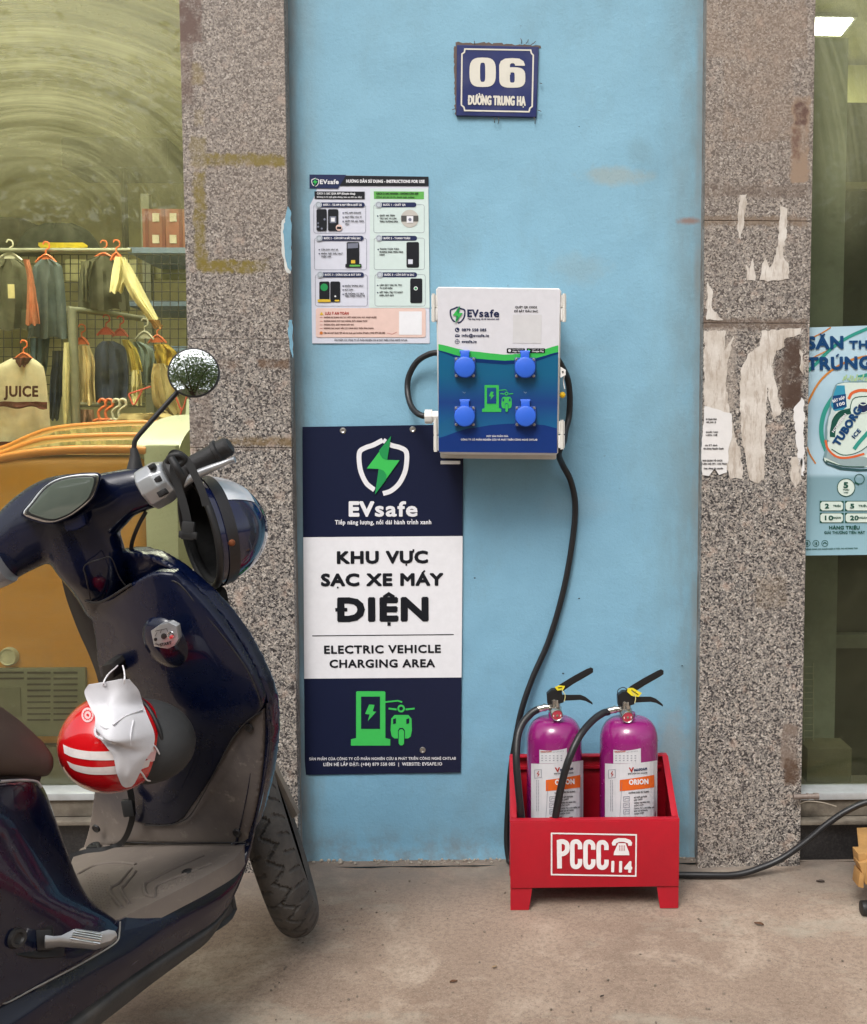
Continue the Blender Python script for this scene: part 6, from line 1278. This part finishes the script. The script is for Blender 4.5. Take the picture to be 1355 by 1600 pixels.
# key switch
kc = sh(260, 996, .062); g = G(); e1 = Rt; e2 = Nsh.cross(Rt).normalized(); mm = Matrix((Rt, e2, Nsh)).transposed()
g.ell(sh(262, 1003, .045), (.048, .052, .022), mm, 28, 16); build(g, 'key_pod', PAINT, sco)
KY = [(237, 985), (250, 976), (266, 972), (277, 978), (280, 998), (274, 1008), (263, 1013), (242, 1009)]
kp = lambda u, v, o: hit(u, v, sh(260, 996, .09), Nsh) + Nsh * o
def plate(pts, o0, o1, mat, name, par, f=kp, bev=.0008):
    a = [f(u, v, o1) for u, v in pts]; b = [f(u, v, o0) for u, v in pts]; n = len(a); g = G()
    g.add(a + b, [tuple(range(n)), tuple(range(n, 2 * n))[::-1]] + [(i, (i + 1) % n, n + (i + 1) % n, n + i) for i in range(n)]); return build(g, name, mat, par, bevel=bev)
kpl = plate(KY, -.008, .002, SILV, 'key_plate', sco); plate(disc(257.5, 993, 4.6, 20), .001, .0028, BLKP, 'key_hole', kpl); plate(disc(268.5, 991, 5.6, 20), .001, .0034, CHROME, 'lock_cap', kpl); plate(disc(244.5, 998, 2.6, 14), .001, .0028, BLKP, 'shutter_pin', kpl)
pr = Pr(lambda u, v, L: kp(u, v, .0022 + L * .0003), kpl); pr.root = sco
pr.text('START', 252, 1009, 270, 1005, 4.6, 1, BK, bold=.8); pr.text('OFF', 244, 1005, 250, 1009, 2.6, 1, BK, bold=.4)
pr.lines([([(244, 985), (262, 981)], False), ([(247, 987), (244, 993)], False), ([(254, 983), (252, 988)], False), ([(262, 981), (264, 986)], False)], .7, 1, BK)
# bag hook
hk = plate([(178, 1026), (192, 1023), (197, 1030), (196, 1046), (188, 1052), (180, 1048)], -.01, .03, BLKP, 'bag_hook', sco, f=lambda u, v, o: hit(u, v, sh(186, 1036, .05), Nsh) + Nsh * o, bev=.002)
plate([(158, 1072), (165, 1052), (180, 1040), (200, 1040), (210, 1056), (214, 1085), (200, 1100), (165, 1098)], -.005, .012, BLKP, 'hook_recess', sco, f=lambda u, v, o: hit(u, v, sh(186, 1060, .03), Nsh) + Nsh * o, bev=.003)
# ---- front wheel
WH = R(-17); wl = R(16)
wf = V((math.sin(WH), math.cos(WH), 0)); wr = V((math.cos(WH), -math.sin(WH), 0)); wup = (-math.sin(wl) * wr + math.cos(wl) * Zv); wax = (math.cos(wl) * wr + math.sin(wl) * Zv)
t = NT('dusty tyre rubber'); c = t.mix(t.ramp(t.noise(14, 6, .7), [(.35, 0.0), (.7, .8)]), sr(58, 56, 54), sr(96, 91, 86)); t.col(c); t.rough(.88); t.bump(t.noise(260, 4), .4, .001); TYRE = t.m
def tyre(ctr, Rr, hw, fwd, up, axv, parent, detail=True):
    na, nb = (420, 44) if detail else (64, 16)
    vs = []
    for i in range(na):
        a = 2 * math.pi * i / na; rad = up * math.cos(a) + fwd * math.sin(a)
        for j in range(nb):
            b = -2.2 + 4.4 * j / (nb - 1); x = hw * math.sin(b) if abs(b) < 1.57 else hw * math.sin(b); h = .05 * math.cos(b) * (1.0 if b else 1)
            rr = Rr - .052 + .052 * math.cos(b) ** 1 if abs(b) < 1.57 else Rr - .052 + .045 * math.cos(b)
            gr = 0
            if detail and abs(b) < 1.25:
                s = a * 22; zg = .3 * (2 * abs((s / (2 * math.pi) * 1.25) % 1 - .5) * 2 - 1)
                if abs(b - zg) < .075: gr = 1
                ph = (a * 34 / (2 * math.pi) * 1.0 + (.25 if b > 0 else 0) + abs(b) * .32) % 1
                if .5 < abs(b) < 1.15 and ph < .17: gr = 1
            rr -= gr * .006
            vs.append(ctr + rad * rr + axv * x)
    fs = [(i * nb + j, ((i + 1) % na) * nb + j, ((i + 1) % na) * nb + j + 1, i * nb + j + 1) for i in range(na) for j in range(nb - 1)]
    g = G(); g.add(vs, fs); return build(g, 'tyre', TYRE, parent, smooth=35)
wc = dep(470, 1452, 2.094); wc.z = 0
WR_ = .215; ctr = V((wc.x, wc.y, 0)) + Zv * (WR_ * math.cos(wl) + .012) - wr * (WR_ * math.sin(wl)) + wr * .006
wp = G(); wp.lathe([(0, -.03), (.04, -.03), (.045, -.02), (.15, -.015), (.158, -.03), (.165, -.03), (.165, .03), (.158, .03), (.15, .015), (.045, .02), (.04, .03), (0, .03)], ctr, wax, 40)
wheel = build(wp, 'front_wheel', M('wheel alloy', sr(60, 60, 62), .5, metal=.4, dirt=sr(110, 98, 86), dirtamt=.6), sco)
tyre(ctr, WR_, .046, wf, wup, wax, wheel)
st_up = (Up * math.cos(RK) - Fw * math.sin(RK)).normalized()
for s in (-1,):
    g = G(); a = ctr + wax * .062 * s; b = a + (wup * .42 - wf * .14); g.cyl(a, b, .014, .018, 16); build(g, 'fork_leg', BLKP, sco)
g = G(); q = [dep(414, 1176, 2.14), dep(421, 1184, 2.14), dep(465, 1274, 2.16), dep(456, 1280, 2.16)]; g.hexa(q, [p + V((.002, .02, 0)) for p in q]); build(g, 'mudguard_stay', M('dusty grey stay', sr(120, 112, 102), .8, dirt=sr(150, 138, 122), dirtamt=.6), sco, bevel=.002)
# rear wheel (mostly outside the frame)
rc = ctr + V((0, 0, 0)) - Fw * 1.27 + R0 * -.03; rc.z = .215
g = G(); g.lathe([(0, -.04), (.08, -.04), (.16, -.02), (.165, .02), (.08, .05), (0, .05)], rc, Rt, 32); rw = build(g, 'rear_wheel', M('wheel alloy', sr(60, 60, 62), .5), sco); tyre(rc, .215, .055, Fw, Up, Rt, rw, False)
g = G(); g.tube([rc + Rt * .05, rc + Rt * .0 + Fw * .3 + Zv * .02, P0 - Fw * .5 - Rt * .15 - Up * .1], .02, 12, 3); build(g, 'swing_arm', BLKP, sco)
g = G(); a = P0 - Fw * .45 - Rt * .3 - Up * .1; g.tube([a, V((a.x - .09, a.y - .02, .012)), V((a.x - .1, a.y - .05, .008))], .009, 10, 1); build(g, 'side_stand', BLKP, sco)
# ================================================================== RED HELMET AND MASK
hc = dep(178, 1160, 1.55); mh = mpp(1.55); HRX, HRY, HRZ = 80.5 * mh, .082, 77 * mh; tl = Matrix.Rotation(R(8), 3, 'Y')
rh = thing('red_helmet', (hc.x, hc.y, hc.z - HRZ), 'red helmet with two white stripes and a black brim hanging on the scooter', 'helmet')
REDH = M('red gloss shell', sr(196, 14, 22), .12, var=.04, vs=6, coat=.8); RBR = M('matte black brim', sr(48, 49, 50), .75, var=.15, vs=20, bump=.2, bs=200)
def helm(u, v, L):
    r_ = tl.inverted() @ ray(u, v); o_ = tl.inverted() @ (CAM - hc); q = .0006 + L * .0004
    a, b, c = HRX + q, HRY + q, HRZ + q
    A = (r_.x / a) ** 2 + (r_.y / b) ** 2 + (r_.z / c) ** 2; B = o_.x * r_.x / a ** 2 + o_.y * r_.y / b ** 2 + o_.z * r_.z / c ** 2; C_ = (o_.x / a) ** 2 + (o_.y / b) ** 2 + (o_.z / c) ** 2 - 1
    D = max(B * B - A * C_, 0); return CAM + ray(u, v) * ((-B - math.sqrt(D)) / A)
g = G(); g.ell(hc, (HRX, HRY, HRZ), tl, 48, 32); build(g, 'shell', REDH, rh, smooth=80)
g = G(); g.ell(dep(226, 1158, 1.585), (79 * mh, .075, 66 * mh), Matrix.Rotation(R(14), 3, 'Y'), 40, 26); bm_ = build(g, 'brim', RBR, rh, smooth=80)
g = G(); g.tube([helm(214, 1088, 3), helm(232, 1106, 4), helm(247, 1135, 5), helm(254, 1165, 5), helm(251, 1195, 4), helm(240, 1216, 3)], .0032, 8, 6); build(g, 'rim_piping', BLKP, rh, smooth=60)
def stripe(top, bot, nm='stripe'):
    n = 16; T_ = spline([V(p).to_3d() for p in top], 5); B_ = spline([V(p).to_3d() for p in bot], 5); g = G(); vs = []; m_ = len(T_)
    for j in range(4):
        for a, b in zip(T_, B_): p = a.lerp(b, j / 3); vs.append(helm(p.x, p.y, 1))
    g.add(vs, [(j * m_ + i, j * m_ + i + 1, (j + 1) * m_ + i + 1, (j + 1) * m_ + i) for j in range(3) for i in range(m_ - 1)]); build(g, nm, M('white tape', sr(222, 214, 212), .4, var=.1, vs=60), rh, smooth=60, fix=False)
stripe([(98.5, 1163), (112, 1169), (140, 1174), (178, 1173.5), (215, 1169), (240, 1162)], [(100.5, 1177), (114, 1183), (142, 1187.5), (180, 1187.5), (216, 1182), (241, 1174)])
stripe([(104.5, 1189), (118, 1195), (145, 1199), (182, 1197), (215, 1192), (236, 1186)], [(109.5, 1199), (122, 1206), (147, 1210.5), (184, 1209.5), (214, 1204), (232, 1198)])
pr = Pr(helm, rh); pr.poly(disc(137, 1117, 9.5, 28, 11.5), 1, ink('pink white', 236, 190, 190)); g = None
pr.lines([([(137 + (5.6 + 1.3 * (k % 2)) * math.cos(R(k * 15)), 1117 + (6.6 + 1.4 * (k % 2)) * math.sin(R(k * 15))) for k in range(24)], True)], 1.3, 2, REDH); pr.poly(disc(137, 1117, 2.2), 2, REDH)
pr.poly(disc(237, 1179, 9, 28, 11), 1, ink('pink white', 236, 190, 190))
mk = thing('face_mask', dep(196, 1227, 1.44), 'white face mask hanging by its loop over the red helmet', 'face mask')
t = NT('mask fleece'); t.col(t.mix(t.noise(30, 3), sr(196, 195, 200), sr(214, 213, 216))); t.rough(.85); t.bump(t.math('ADD', t.noise(600, 3), t.math('MULTIPLY', t.noise(24, 4), 3)), .25, .0015); MSK = t.m
def MO(u, v, o=0):
    if v > 1092: return helm(u, v, 6) + V((0, -.004 - o - .003 * noise.noise(V((u * .07, v * .07, 3))) - .0035 * abs(noise.noise(V((u * .16 + v * .05, v * .13, 8)))), 0))
    return dep(u, v, helm(max(130, min(u, 225)), 1096, 6).y + CAM_D - .004 - o - (1096 - v) * .0002)
g = G(); g.sheet([[MO(*p) for p in r_] for r_ in [[(138, 1070, 0), (150, 1068, .003), (164, 1066, .004), (178, 1063.5, .004), (191, 1061.5, .003), (203, 1062, 0)],
 [(132, 1082, 0), (148, 1082, .004), (168, 1080, .006), (184, 1080, .008), (200, 1080, .005), (217, 1079, 0)],
 [(141, 1100, 0), (156, 1100, .004), (172, 1098, .008), (186, 1096, .022), (206, 1097, .016), (225, 1098, .001)],
 [(151, 1118, 0), (163, 1114, .006), (178, 1106, .016), (194, 1106, .032), (214, 1110, .024), (233, 1118, .001)],
 [(151, 1136, 0), (162, 1138, .014), (178, 1140, .03), (195, 1142, .036), (218, 1141, .024), (242, 1139, .001)],
 [(157, 1150, 0), (168, 1152, .002), (184, 1154, .012), (202, 1157, .018), (222, 1157, .012), (244, 1155, .001)],
 [(170, 1166, 0), (180, 1166, .003), (194, 1168, .006), (210, 1170, .006), (224, 1172, .004), (239, 1172, 0)],
 [(179, 1182, 0), (188, 1183, .003), (200, 1185, .005), (210, 1186, .005), (220, 1187, .003), (229, 1187, 0)],
 [(184, 1204, 0), (190, 1206, .003), (198, 1208, .004), (206, 1209, .004), (214, 1208, .003), (221, 1205, 0)],
 [(190, 1221, 0), (194, 1225, .002), (200, 1227, .003), (204, 1227.5, .003), (209, 1226, .002), (213, 1222, 0)]]], .0022, 6, 6); build(g, 'fabric', MSK, mk, smooth=40)
EL = M('mask elastic', sr(232, 228, 230), .7)
def fold(pts, r, o): g = G(); g.tube([MO(u, v, o_) for u, v, o_ in pts], r, 6, 6); build(g, 'fold', MSK, mk, smooth=60)
fold([(152, 1136, .003), (160, 1143, .016), (176, 1150, .02), (186, 1154, .015)], .0018, 0); fold([(154, 1133, .003), (166, 1129, .014), (176, 1127, .026), (184, 1128, .032)], .0015, 0); fold([(194, 1121, .034), (206, 1112, .027), (216, 1108, .021), (226, 1107, .004)], .0015, 0); fold([(213, 1158, .016), (217, 1140, .026), (219, 1118, .022)], .0012, 0)
g = G(); g.tube([MO(162, 1072, .006), dep(163, 1064, 1.5), dep(170, 1053, 1.54), dep(180, 1044, 1.585), dep(184, 1040, 1.6)], .0013, 6, 6); build(g, 'ear_loop', EL, mk, smooth=60)
g = G(); g.tube([MO(194, 1068, .008), dep(195, 1060, 1.5), dep(194.5, 1050, 1.55), dep(192, 1040, 1.6)], .0013, 6, 6); build(g, 'ear_loop', EL, mk, smooth=60)
g = G(); g.tube([helm(234, 1162, 8), helm(242, 1166, 10), helm(249, 1178, 8), helm(253, 1192, 6), helm(249, 1208, 6), helm(240, 1218, 6), helm(230, 1219, 6), helm(222, 1208, 7), helm(215, 1201, 10)], .0013, 6, 6); build(g, 'ear_loop', EL, mk, smooth=60)
# charging strap below the helmet
STR = M('black strap', sr(24, 24, 25), .6)
def ribbon(pts, w_, f, name, par, mat=None, th=.002):
    P_ = spline([f(*p) for p in pts], 5); g = G(); rows = []
    for i, p in enumerate(P_):
        tg_ = (P_[min(i + 1, len(P_) - 1)] - P_[max(i - 1, 0)]).normalized(); s_ = tg_.cross((CAM - p).normalized()).normalized() * w_ / 2; rows.append([p - s_, p + s_])
    g.sheet(rows, th, 1, 1); return build(g, name, mat or STR, par, smooth=60)
ribbon([(203, 1232), (206, 1250), (207, 1275), (202, 1296), (194, 1312), (182, 1322), (160, 1328), (135, 1331), (110, 1338)], .011, lambda u, v: sh(u, v, .05 if v < 1300 else .035) if v < 1318 else flo(u, v, .012), 'chin_strap', rh)
g = G(); c = sh(201, 1262, .06); g.box(c, (.022, .012, .034), Matrix.Rotation(R(-8), 3, 'Y')); build(g, 'strap_buckle', STR, rh, bevel=.004)
g = G(); g.tube([flo(138, 1330, .01), flo(142, 1322, .02), flo(152, 1319, .024), flo(156, 1327, .012)], .005, 10, 5); g.box(flo(147, 1326, .012), (.026, .012, .012)); build(g, 'strap_clip', STR, rh, bevel=.001)
# ================================================================== NAVY HELMET ON THE GRIP
oc = dep(320, 832, 1.70); mm_ = mpp(1.70)
Aax = V((.8, .57, .17)).normalized(); Cax = V((-.2, 0, 1)); Cax = (Cax - Aax * Cax.dot(Aax)).normalized(); Bax = Cax.cross(Aax).normalized()
HM = Matrix((Bax, Cax, Aax)).transposed()      # local x: side, y: along the long opening axis, z: dome axis
RA, RB_, RD = .095, 86 * mm_, 96 * mm_
nh = thing('blue_helmet', (oc + Aax * .05) - V((0, 0, .1)), 'dark blue helmet with a white patch hanging from the right grip', 'helmet')
def dome(ra, rb, rd, z0, n=48, m=14):
    g = G(); vs = []
    for j in range(m + 1):
        a = (math.pi / 2 + z0) * (1 - j / m) - 0
        for i in range(n):
            b = 2 * math.pi * i / n; vs.append(oc + HM @ V((ra * math.sin(a) * math.cos(b), rb * math.sin(a) * math.sin(b), rd * math.cos(a))))
    g.add(vs, [(j * n + i, j * n + (i + 1) % n, (j + 1) * n + (i + 1) % n, (j + 1) * n + i) for j in range(m) for i in range(n)]); return g
NVH = M('navy gloss shell', sr(12, 20, 56), .14, var=.06, vs=6, coat=.8); LIN = M('black helmet liner', sr(16, 16, 17), .85, bump=.3, bs=120)
build(dome(RA, RB_, RD, .12), 'shell', NVH, nh, smooth=80, fix=False); build(dome(RA * .9, RB_ * .92, RD * .88, .1), 'liner', LIN, nh, smooth=80, fix=False)
def ringz(ra, rb, z, r, name, mat, n=48):
    g = G(); g.tube([oc + HM @ V((ra * math.cos(2 * math.pi * i / n), rb * math.sin(2 * math.pi * i / n), z)) for i in range(n)], r, 8, 1, True); return build(g, name, mat, nh, smooth=60)
ringz(RA * .97, RB_ * .98, -.008, .0065, 'rim_trim', BLKP); ringz(RA * .9, RB_ * .92, -.002, .007, 'liner_edge', LIN)
def hell(u, v, L):
    r_ = HM.inverted() @ ray(u, v); o_ = HM.inverted() @ (CAM - oc); q = .0008 + L * .0006; a, b, c = RA + q, RB_ + q, RD + q
    A = (r_.x / a) ** 2 + (r_.y / b) ** 2 + (r_.z / c) ** 2; B = o_.x * r_.x / a ** 2 + o_.y * r_.y / b ** 2 + o_.z * r_.z / c ** 2; C_ = (o_.x / a) ** 2 + (o_.y / b) ** 2 + (o_.z / c) ** 2 - 1
    D = max(B * B - A * C_, 0); return CAM + ray(u, v) * ((-B - math.sqrt(D)) / A)
def locp(b, z, q=.0012):                      # a point on the shell: angle b round the axis, z along it (0..1)
    s = math.sqrt(max(0, 1 - z * z)); return oc + HM @ V(((RA + q) * s * math.cos(b), (RB_ + q) * s * math.sin(b), (RD + q) * z))
def patch(b0, b1, z0, z1, mat, name, q=.0014, nb=16, nz=6):
    g = G(); vs = [locp(b0 + (b1 - b0) * i / nb, z0 + (z1 - z0) * j / nz, q) for j in range(nz + 1) for i in range(nb + 1)]
    g.add(vs, [(j * (nb + 1) + i, j * (nb + 1) + i + 1, (j + 1) * (nb + 1) + i + 1, (j + 1) * (nb + 1) + i) for j in range(nz) for i in range(nb)]); return build(g, name, mat, nh, smooth=80, fix=False)
WHH = M('white gloss shell', sr(206, 210, 216), .15, var=.03, coat=.5)
patch(0, 2 * math.pi, .06, .24, M('black band', sr(30, 28, 30), .4), 'rim_band', .002, 48, 3)
patch(R(62), R(150), .25, .72, WHH, 'white_patch', .0012); patch(R(60), R(64), .22, .74, BLKP, 'patch_edge', .0022, 2, 6)
RIV = M('copper rivet', sr(130, 76, 48), .35, metal=.6)
c = hell(362, 848, 4); g = G(); g.lathe([(0, -.0022), (.004, -.0015), (.006, .0005), (.0062, .004)], c, ray(362, 848), 16); build(g, 'rivet', RIV, nh)
g = G(); g.tube([dep(228, 800, 1.66), dep(216, 822, 1.665), dep(206, 850, 1.675), dep(205, 880, 1.69)], .0035, 8, 6); build(g, 'brake_hose', BLKP, sco)
# ------- straps of the blue helmet, wound round the grip
ribbon([(284, 716), (276, 720), (272, 735), (278, 760), (286, 785), (292, 810), (295, 830)], .013, lambda u, v: dep(u, v, 1.585), 'strap', nh)
ribbon([(266, 716), (272, 708), (284, 712), (296, 725), (306, 745), (316, 768), (322, 790)], .012, lambda u, v: dep(u, v, 1.59), 'strap', nh)
g = G(); g.tube([dep(262, 722, 1.59), dep(268, 713, 1.585), dep(280, 711, 1.585), dep(288, 718, 1.59), dep(280, 726, 1.59), dep(270, 724, 1.59)], .0055, 10, 6); g.tube([dep(268, 716, 1.57), dep(276, 730, 1.565), dep(284, 745, 1.57)], .006, 10, 5); build(g, 'strap_knot', STR, nh, smooth=60)
g = G(); g.lathe([(0, -.003), (.003, -.0025), (.0035, 0)], dep(271.5, 720, 1.577), (0, 1, 0), 14); build(g, 'strap_stud', CHROME, nh)
g = G(); g.box(dep(294, 829, 1.583), (.02, .008, .03), Matrix.Rotation(R(6), 3, 'Y')); g.box(dep(294, 836, 1.582), (.03, .006, .012), Matrix.Rotation(R(6), 3, 'Y')); build(g, 'strap_buckle', STR, nh, bevel=.002)
ribbon([(328, 918), (338, 924), (346, 922), (350, 934), (352, 950)], .014, lambda u, v: dep(u, v, 1.72), 'strap', nh)
g = G(); g.box(dep(351, 947, 1.715), (.016, .01, .014), Matrix.Rotation(R(-30), 3, 'Y')); build(g, 'strap_clip', STR, nh, bevel=.001)
# ================================================================== SMALL THINGS ON THE GROUND
wd = M('pale raw wood', sr(172, 130, 76), .7, var=.15, vs=30, bump=.3, bs=120)
dl = thing('wooden_dolly', V((at(1356, 1400, -.3).x + .05, -.24, 0)), 'corner of a raw wooden dolly on black casters at the right edge', 'dolly')
def bar(q, th, nm): g = G(); g.hexa(q, [p + V((0, th, 0)) for p in q]); build(g, nm, wd, dl, bevel=.0015)
yw = -.3
bar([at(1341, 1334, yw), at(1440, 1330, yw), at(1440, 1352, yw), at(1343, 1356, yw)], .04, 'plank')
g = G(); q = [at(1343, 1335, yw + .04), at(1450, 1331, yw + .04), at(1450, 1345, yw + .04), at(1344, 1348, yw + .04)]; g.hexa(q, [p + V((.05, .16, 0)) for p in q]); build(g, 'plank', wd, dl, bevel=.0015)
bar([at(1430, 1350, yw), at(1448, 1350, yw), at(1446, 1392, yw), at(1432, 1392, yw)], .04, 'brace')
bar([at(1343, 1350, yw - .01), at(1360, 1345, yw - .01), at(1388, 1390, yw - .01), at(1352, 1382, yw - .01)], .04, 'brace'); bar([at(1344, 1362, yw - .02), at(1350, 1368, yw - .02), at(1350, 1388, yw - .02), at(1341, 1386, yw - .02)], .04, 'brace')
c = at(1353, 1392, yw - .03); c.z = .017; g = G(); g.cyl(c - V((.01, 0, 0)), c + V((.01, 0, 0)), .017, n=20); build(g, 'caster', BLKP, dl, bevel=.002)
c2 = c + V((.115, .02, 0)); g = G(); g.cyl(c2 - V((.01, 0, 0)), c2 + V((.01, 0, 0)), .017, n=20); build(g, 'caster', BLKP, dl, bevel=.002)
g = G(); a = at(1240, 1245, -.08); b = at(1279, 1244, -.08); g.cyl(a, b, .0068, n=16); g.cyl(b - V((.012, 0, 0)), b, .0085, n=16); g.cyl(b - V((.03, 0, 0)), b - V((.026, 0, 0)), .0082, n=16)
tag(build(g, 'pipe_fitting', M('corroded pipe', sr(140, 128, 120), .5, metal=.5, dirt=sr(90, 76, 66), dirtamt=.6)), 'corroded metal pipe end sticking out on the right window sill', 'pipe')
g = G(); g.tube([at(1250, 1256, -.07), at(1262, 1252, -.08), at(1285, 1254, -.085), at(1307, 1260, -.085)], .0014, 6, 6); tag(build(g, 'stiff_wire', M('pale wire', sr(150, 140, 124), .5)), 'thin stiff wire end below the pipe fitting on the right sill', 'wire')
LF = [M('dry leaf brown', sr(92, 62, 42), .8), M('dry leaf dark', sr(60, 50, 44), .8), M('dry leaf straw', sr(150, 126, 96), .8)]
def gp(u, v):
    r_ = ray(u, v); return CAM + r_ * (-CAM.z / r_.z)
for i, (u, v, s, k, lb) in enumerate(((1186, 1446, .011, 0, 'curled brown dry leaf on the concrete right of the crate'), (709, 1536, .008, 0, 'small brown leaf scrap on the concrete in the lower middle'), (1282, 1379, .01, 1, 'thin dark leaf stalk near the foot of the right window'), (941, 1559, .005, 1, 'tiny dark leaf crumb below the crate'), (773, 1513, .006, 2, 'pale leaf scrap on the ground left of the crate'))):
    c = gp(u, v); g = G(); a = random.Random(i).uniform(0, 3); e = V((math.cos(a), math.sin(a), 0)); f = V((-math.sin(a), math.cos(a), 0)); rows = []
    for q in range(6):
        t_ = q / 5; w_ = s * .45 * math.sin(math.pi * min(.98, t_ + .02)) + .0004; rows.append([c + e * s * (t_ - .5) * 2 + f * w_ * x + V((0, 0, .003 + s * .25 * (abs(x) + .3 * math.sin(t_ * 5)))) for x in (-1, 0, 1)])
    g.sheet(rows, .0004, 2, 2); tag(build(g, 'dry_leaf', LF[k]), lb, 'leaf')
g = G(); rnd = random.Random(21)
for i in range(340):
    u = rnd.uniform(150, 1355); v = 1360 + 240 * rnd.random() ** .8; c = gp(u, v); r_ = rnd.choice((.0008, .0012, .0016, .0028)) * rnd.uniform(.7, 1.3)
    if u < 500 and v > 1400 and u < 420: continue
    g.ell(c + V((0, 0, r_ * .4 - .001)), (r_, r_ * rnd.uniform(.6, 1), r_ * .7), Matrix.Rotation(rnd.uniform(0, 3), 3, 'Z'), 6, 4)
o = tag(build(g, 'ground_grit', M('grit', sr(120, 108, 96), .9, var=.5, vs=60), smooth=0), 'scattered grit and crumbs on the concrete', 'grit'); o['kind'] = 'stuff'
g = G(); rnd = random.Random(4)
for u, v in ((905, 198), (1010, 1124), (1028, 1157), (845, 1156), (1042, 1236), (1066, 1040), (880, 1052), (742, 903), (905, 935), (1050, 760), (770, 600)):
    c = at(u, v, 0); r_ = rnd.uniform(.0015, .003); g.ell(c - V((0, .0008, 0)), (r_, .0012, r_ * .6), None, 8, 5)
o = tag(build(g, 'wall_pits', M('pit', sr(56, 66, 72), .9), smooth=0), 'small dark pits and specks in the blue plaster', 'specks'); o['kind'] = 'stuff'
# ================================================================== ACROSS THE STREET, seen only in reflections
BARK = M('bark', sr(84, 70, 56), .9, bump=.6, bs=20); LEAFM = [M('leaf green a', sr(110, 134, 86), .5, var=.3, vs=3), M('leaf green b', sr(140, 160, 110), .5, var=.3, vs=3)]
def tree(x, y, h, cr_, seed, lb):
    rnd = random.Random(seed); tr = thing('street_tree', (x, y, 0), lb, 'tree', 'trees across the street')
    g = G(); g.tube([V((x, y, 0)), V((x + .1, y, h * .3)), V((x - .1, y + .1, h * .55))], [.2, .12], 12, 6)
    for k in range(7):
        a = k * .9 + seed; g.tube([V((x - .05, y, h * (.4 + .02 * k))), V((x + cr_ * .4 * math.cos(a), y + cr_ * .4 * math.sin(a), h * .6)), V((x + cr_ * .8 * math.cos(a), y + cr_ * .8 * math.sin(a), h * (.7 + .05 * (k % 3))))], [.07, .02], 8, 4)
    build(g, 'trunk', BARK, tr)
    for q in range(2):
        g = G()
        cl = [V((rnd.gauss(0, cr_ * .6), rnd.gauss(0, cr_ * .5), h * .7 + rnd.gauss(0, h * .13))) for _ in range(26)]
        for i in range(4600):
            c = rnd.choice(cl); p = V((x, y, 0)) + c + V((rnd.gauss(0, .42), rnd.gauss(0, .42), rnd.gauss(0, .34))); s = rnd.uniform(.05, .1)
            a = V((rnd.gauss(0, 1), rnd.gauss(0, 1), rnd.gauss(0, .6))).normalized(); b = a.orthogonal().normalized()
            g.add([p - a * s, p + b * s * .45, p + a * s, p - b * s * .45], [(0, 1, 2, 3)])
        o = build(g, 'foliage', LEAFM[q], tr, smooth=0, fix=False); o['kind'] = 'stuff'
for a in ((-1.5, -8.5, 6.2, 2.3, 1, 'leafy street tree across the street, left of the others'), (3.4, -9.5, 6.8, 2.5, 2, 'leafy street tree across the street, right of the others'), (-6.5, -10.5, 7, 2.6, 3, 'leafy street tree far left across the street')): tree(*a)
bl = thing('house', (0, -19, 0), 'plain row house across the street', 'building'); g = G(); g.box((0, -19.5, 3), (34, 1, 6)); build(g, 'wall', M('house wall', sr(150, 142, 124), .85, var=.1, vs=1), bl)
for i in range(9):
    g = G(); g.box((-14 + i * 3.5, -18.98, 4), (1.3, .08, 1.4)); build(g, 'window', M('far window', sr(40, 48, 52), .15), bl); g = G(); g.box((-14 + i * 3.5, -18.98, 1.2), (1.8, .08, 2.2)); build(g, 'door', M('far door', sr(70, 66, 60), .5), bl)
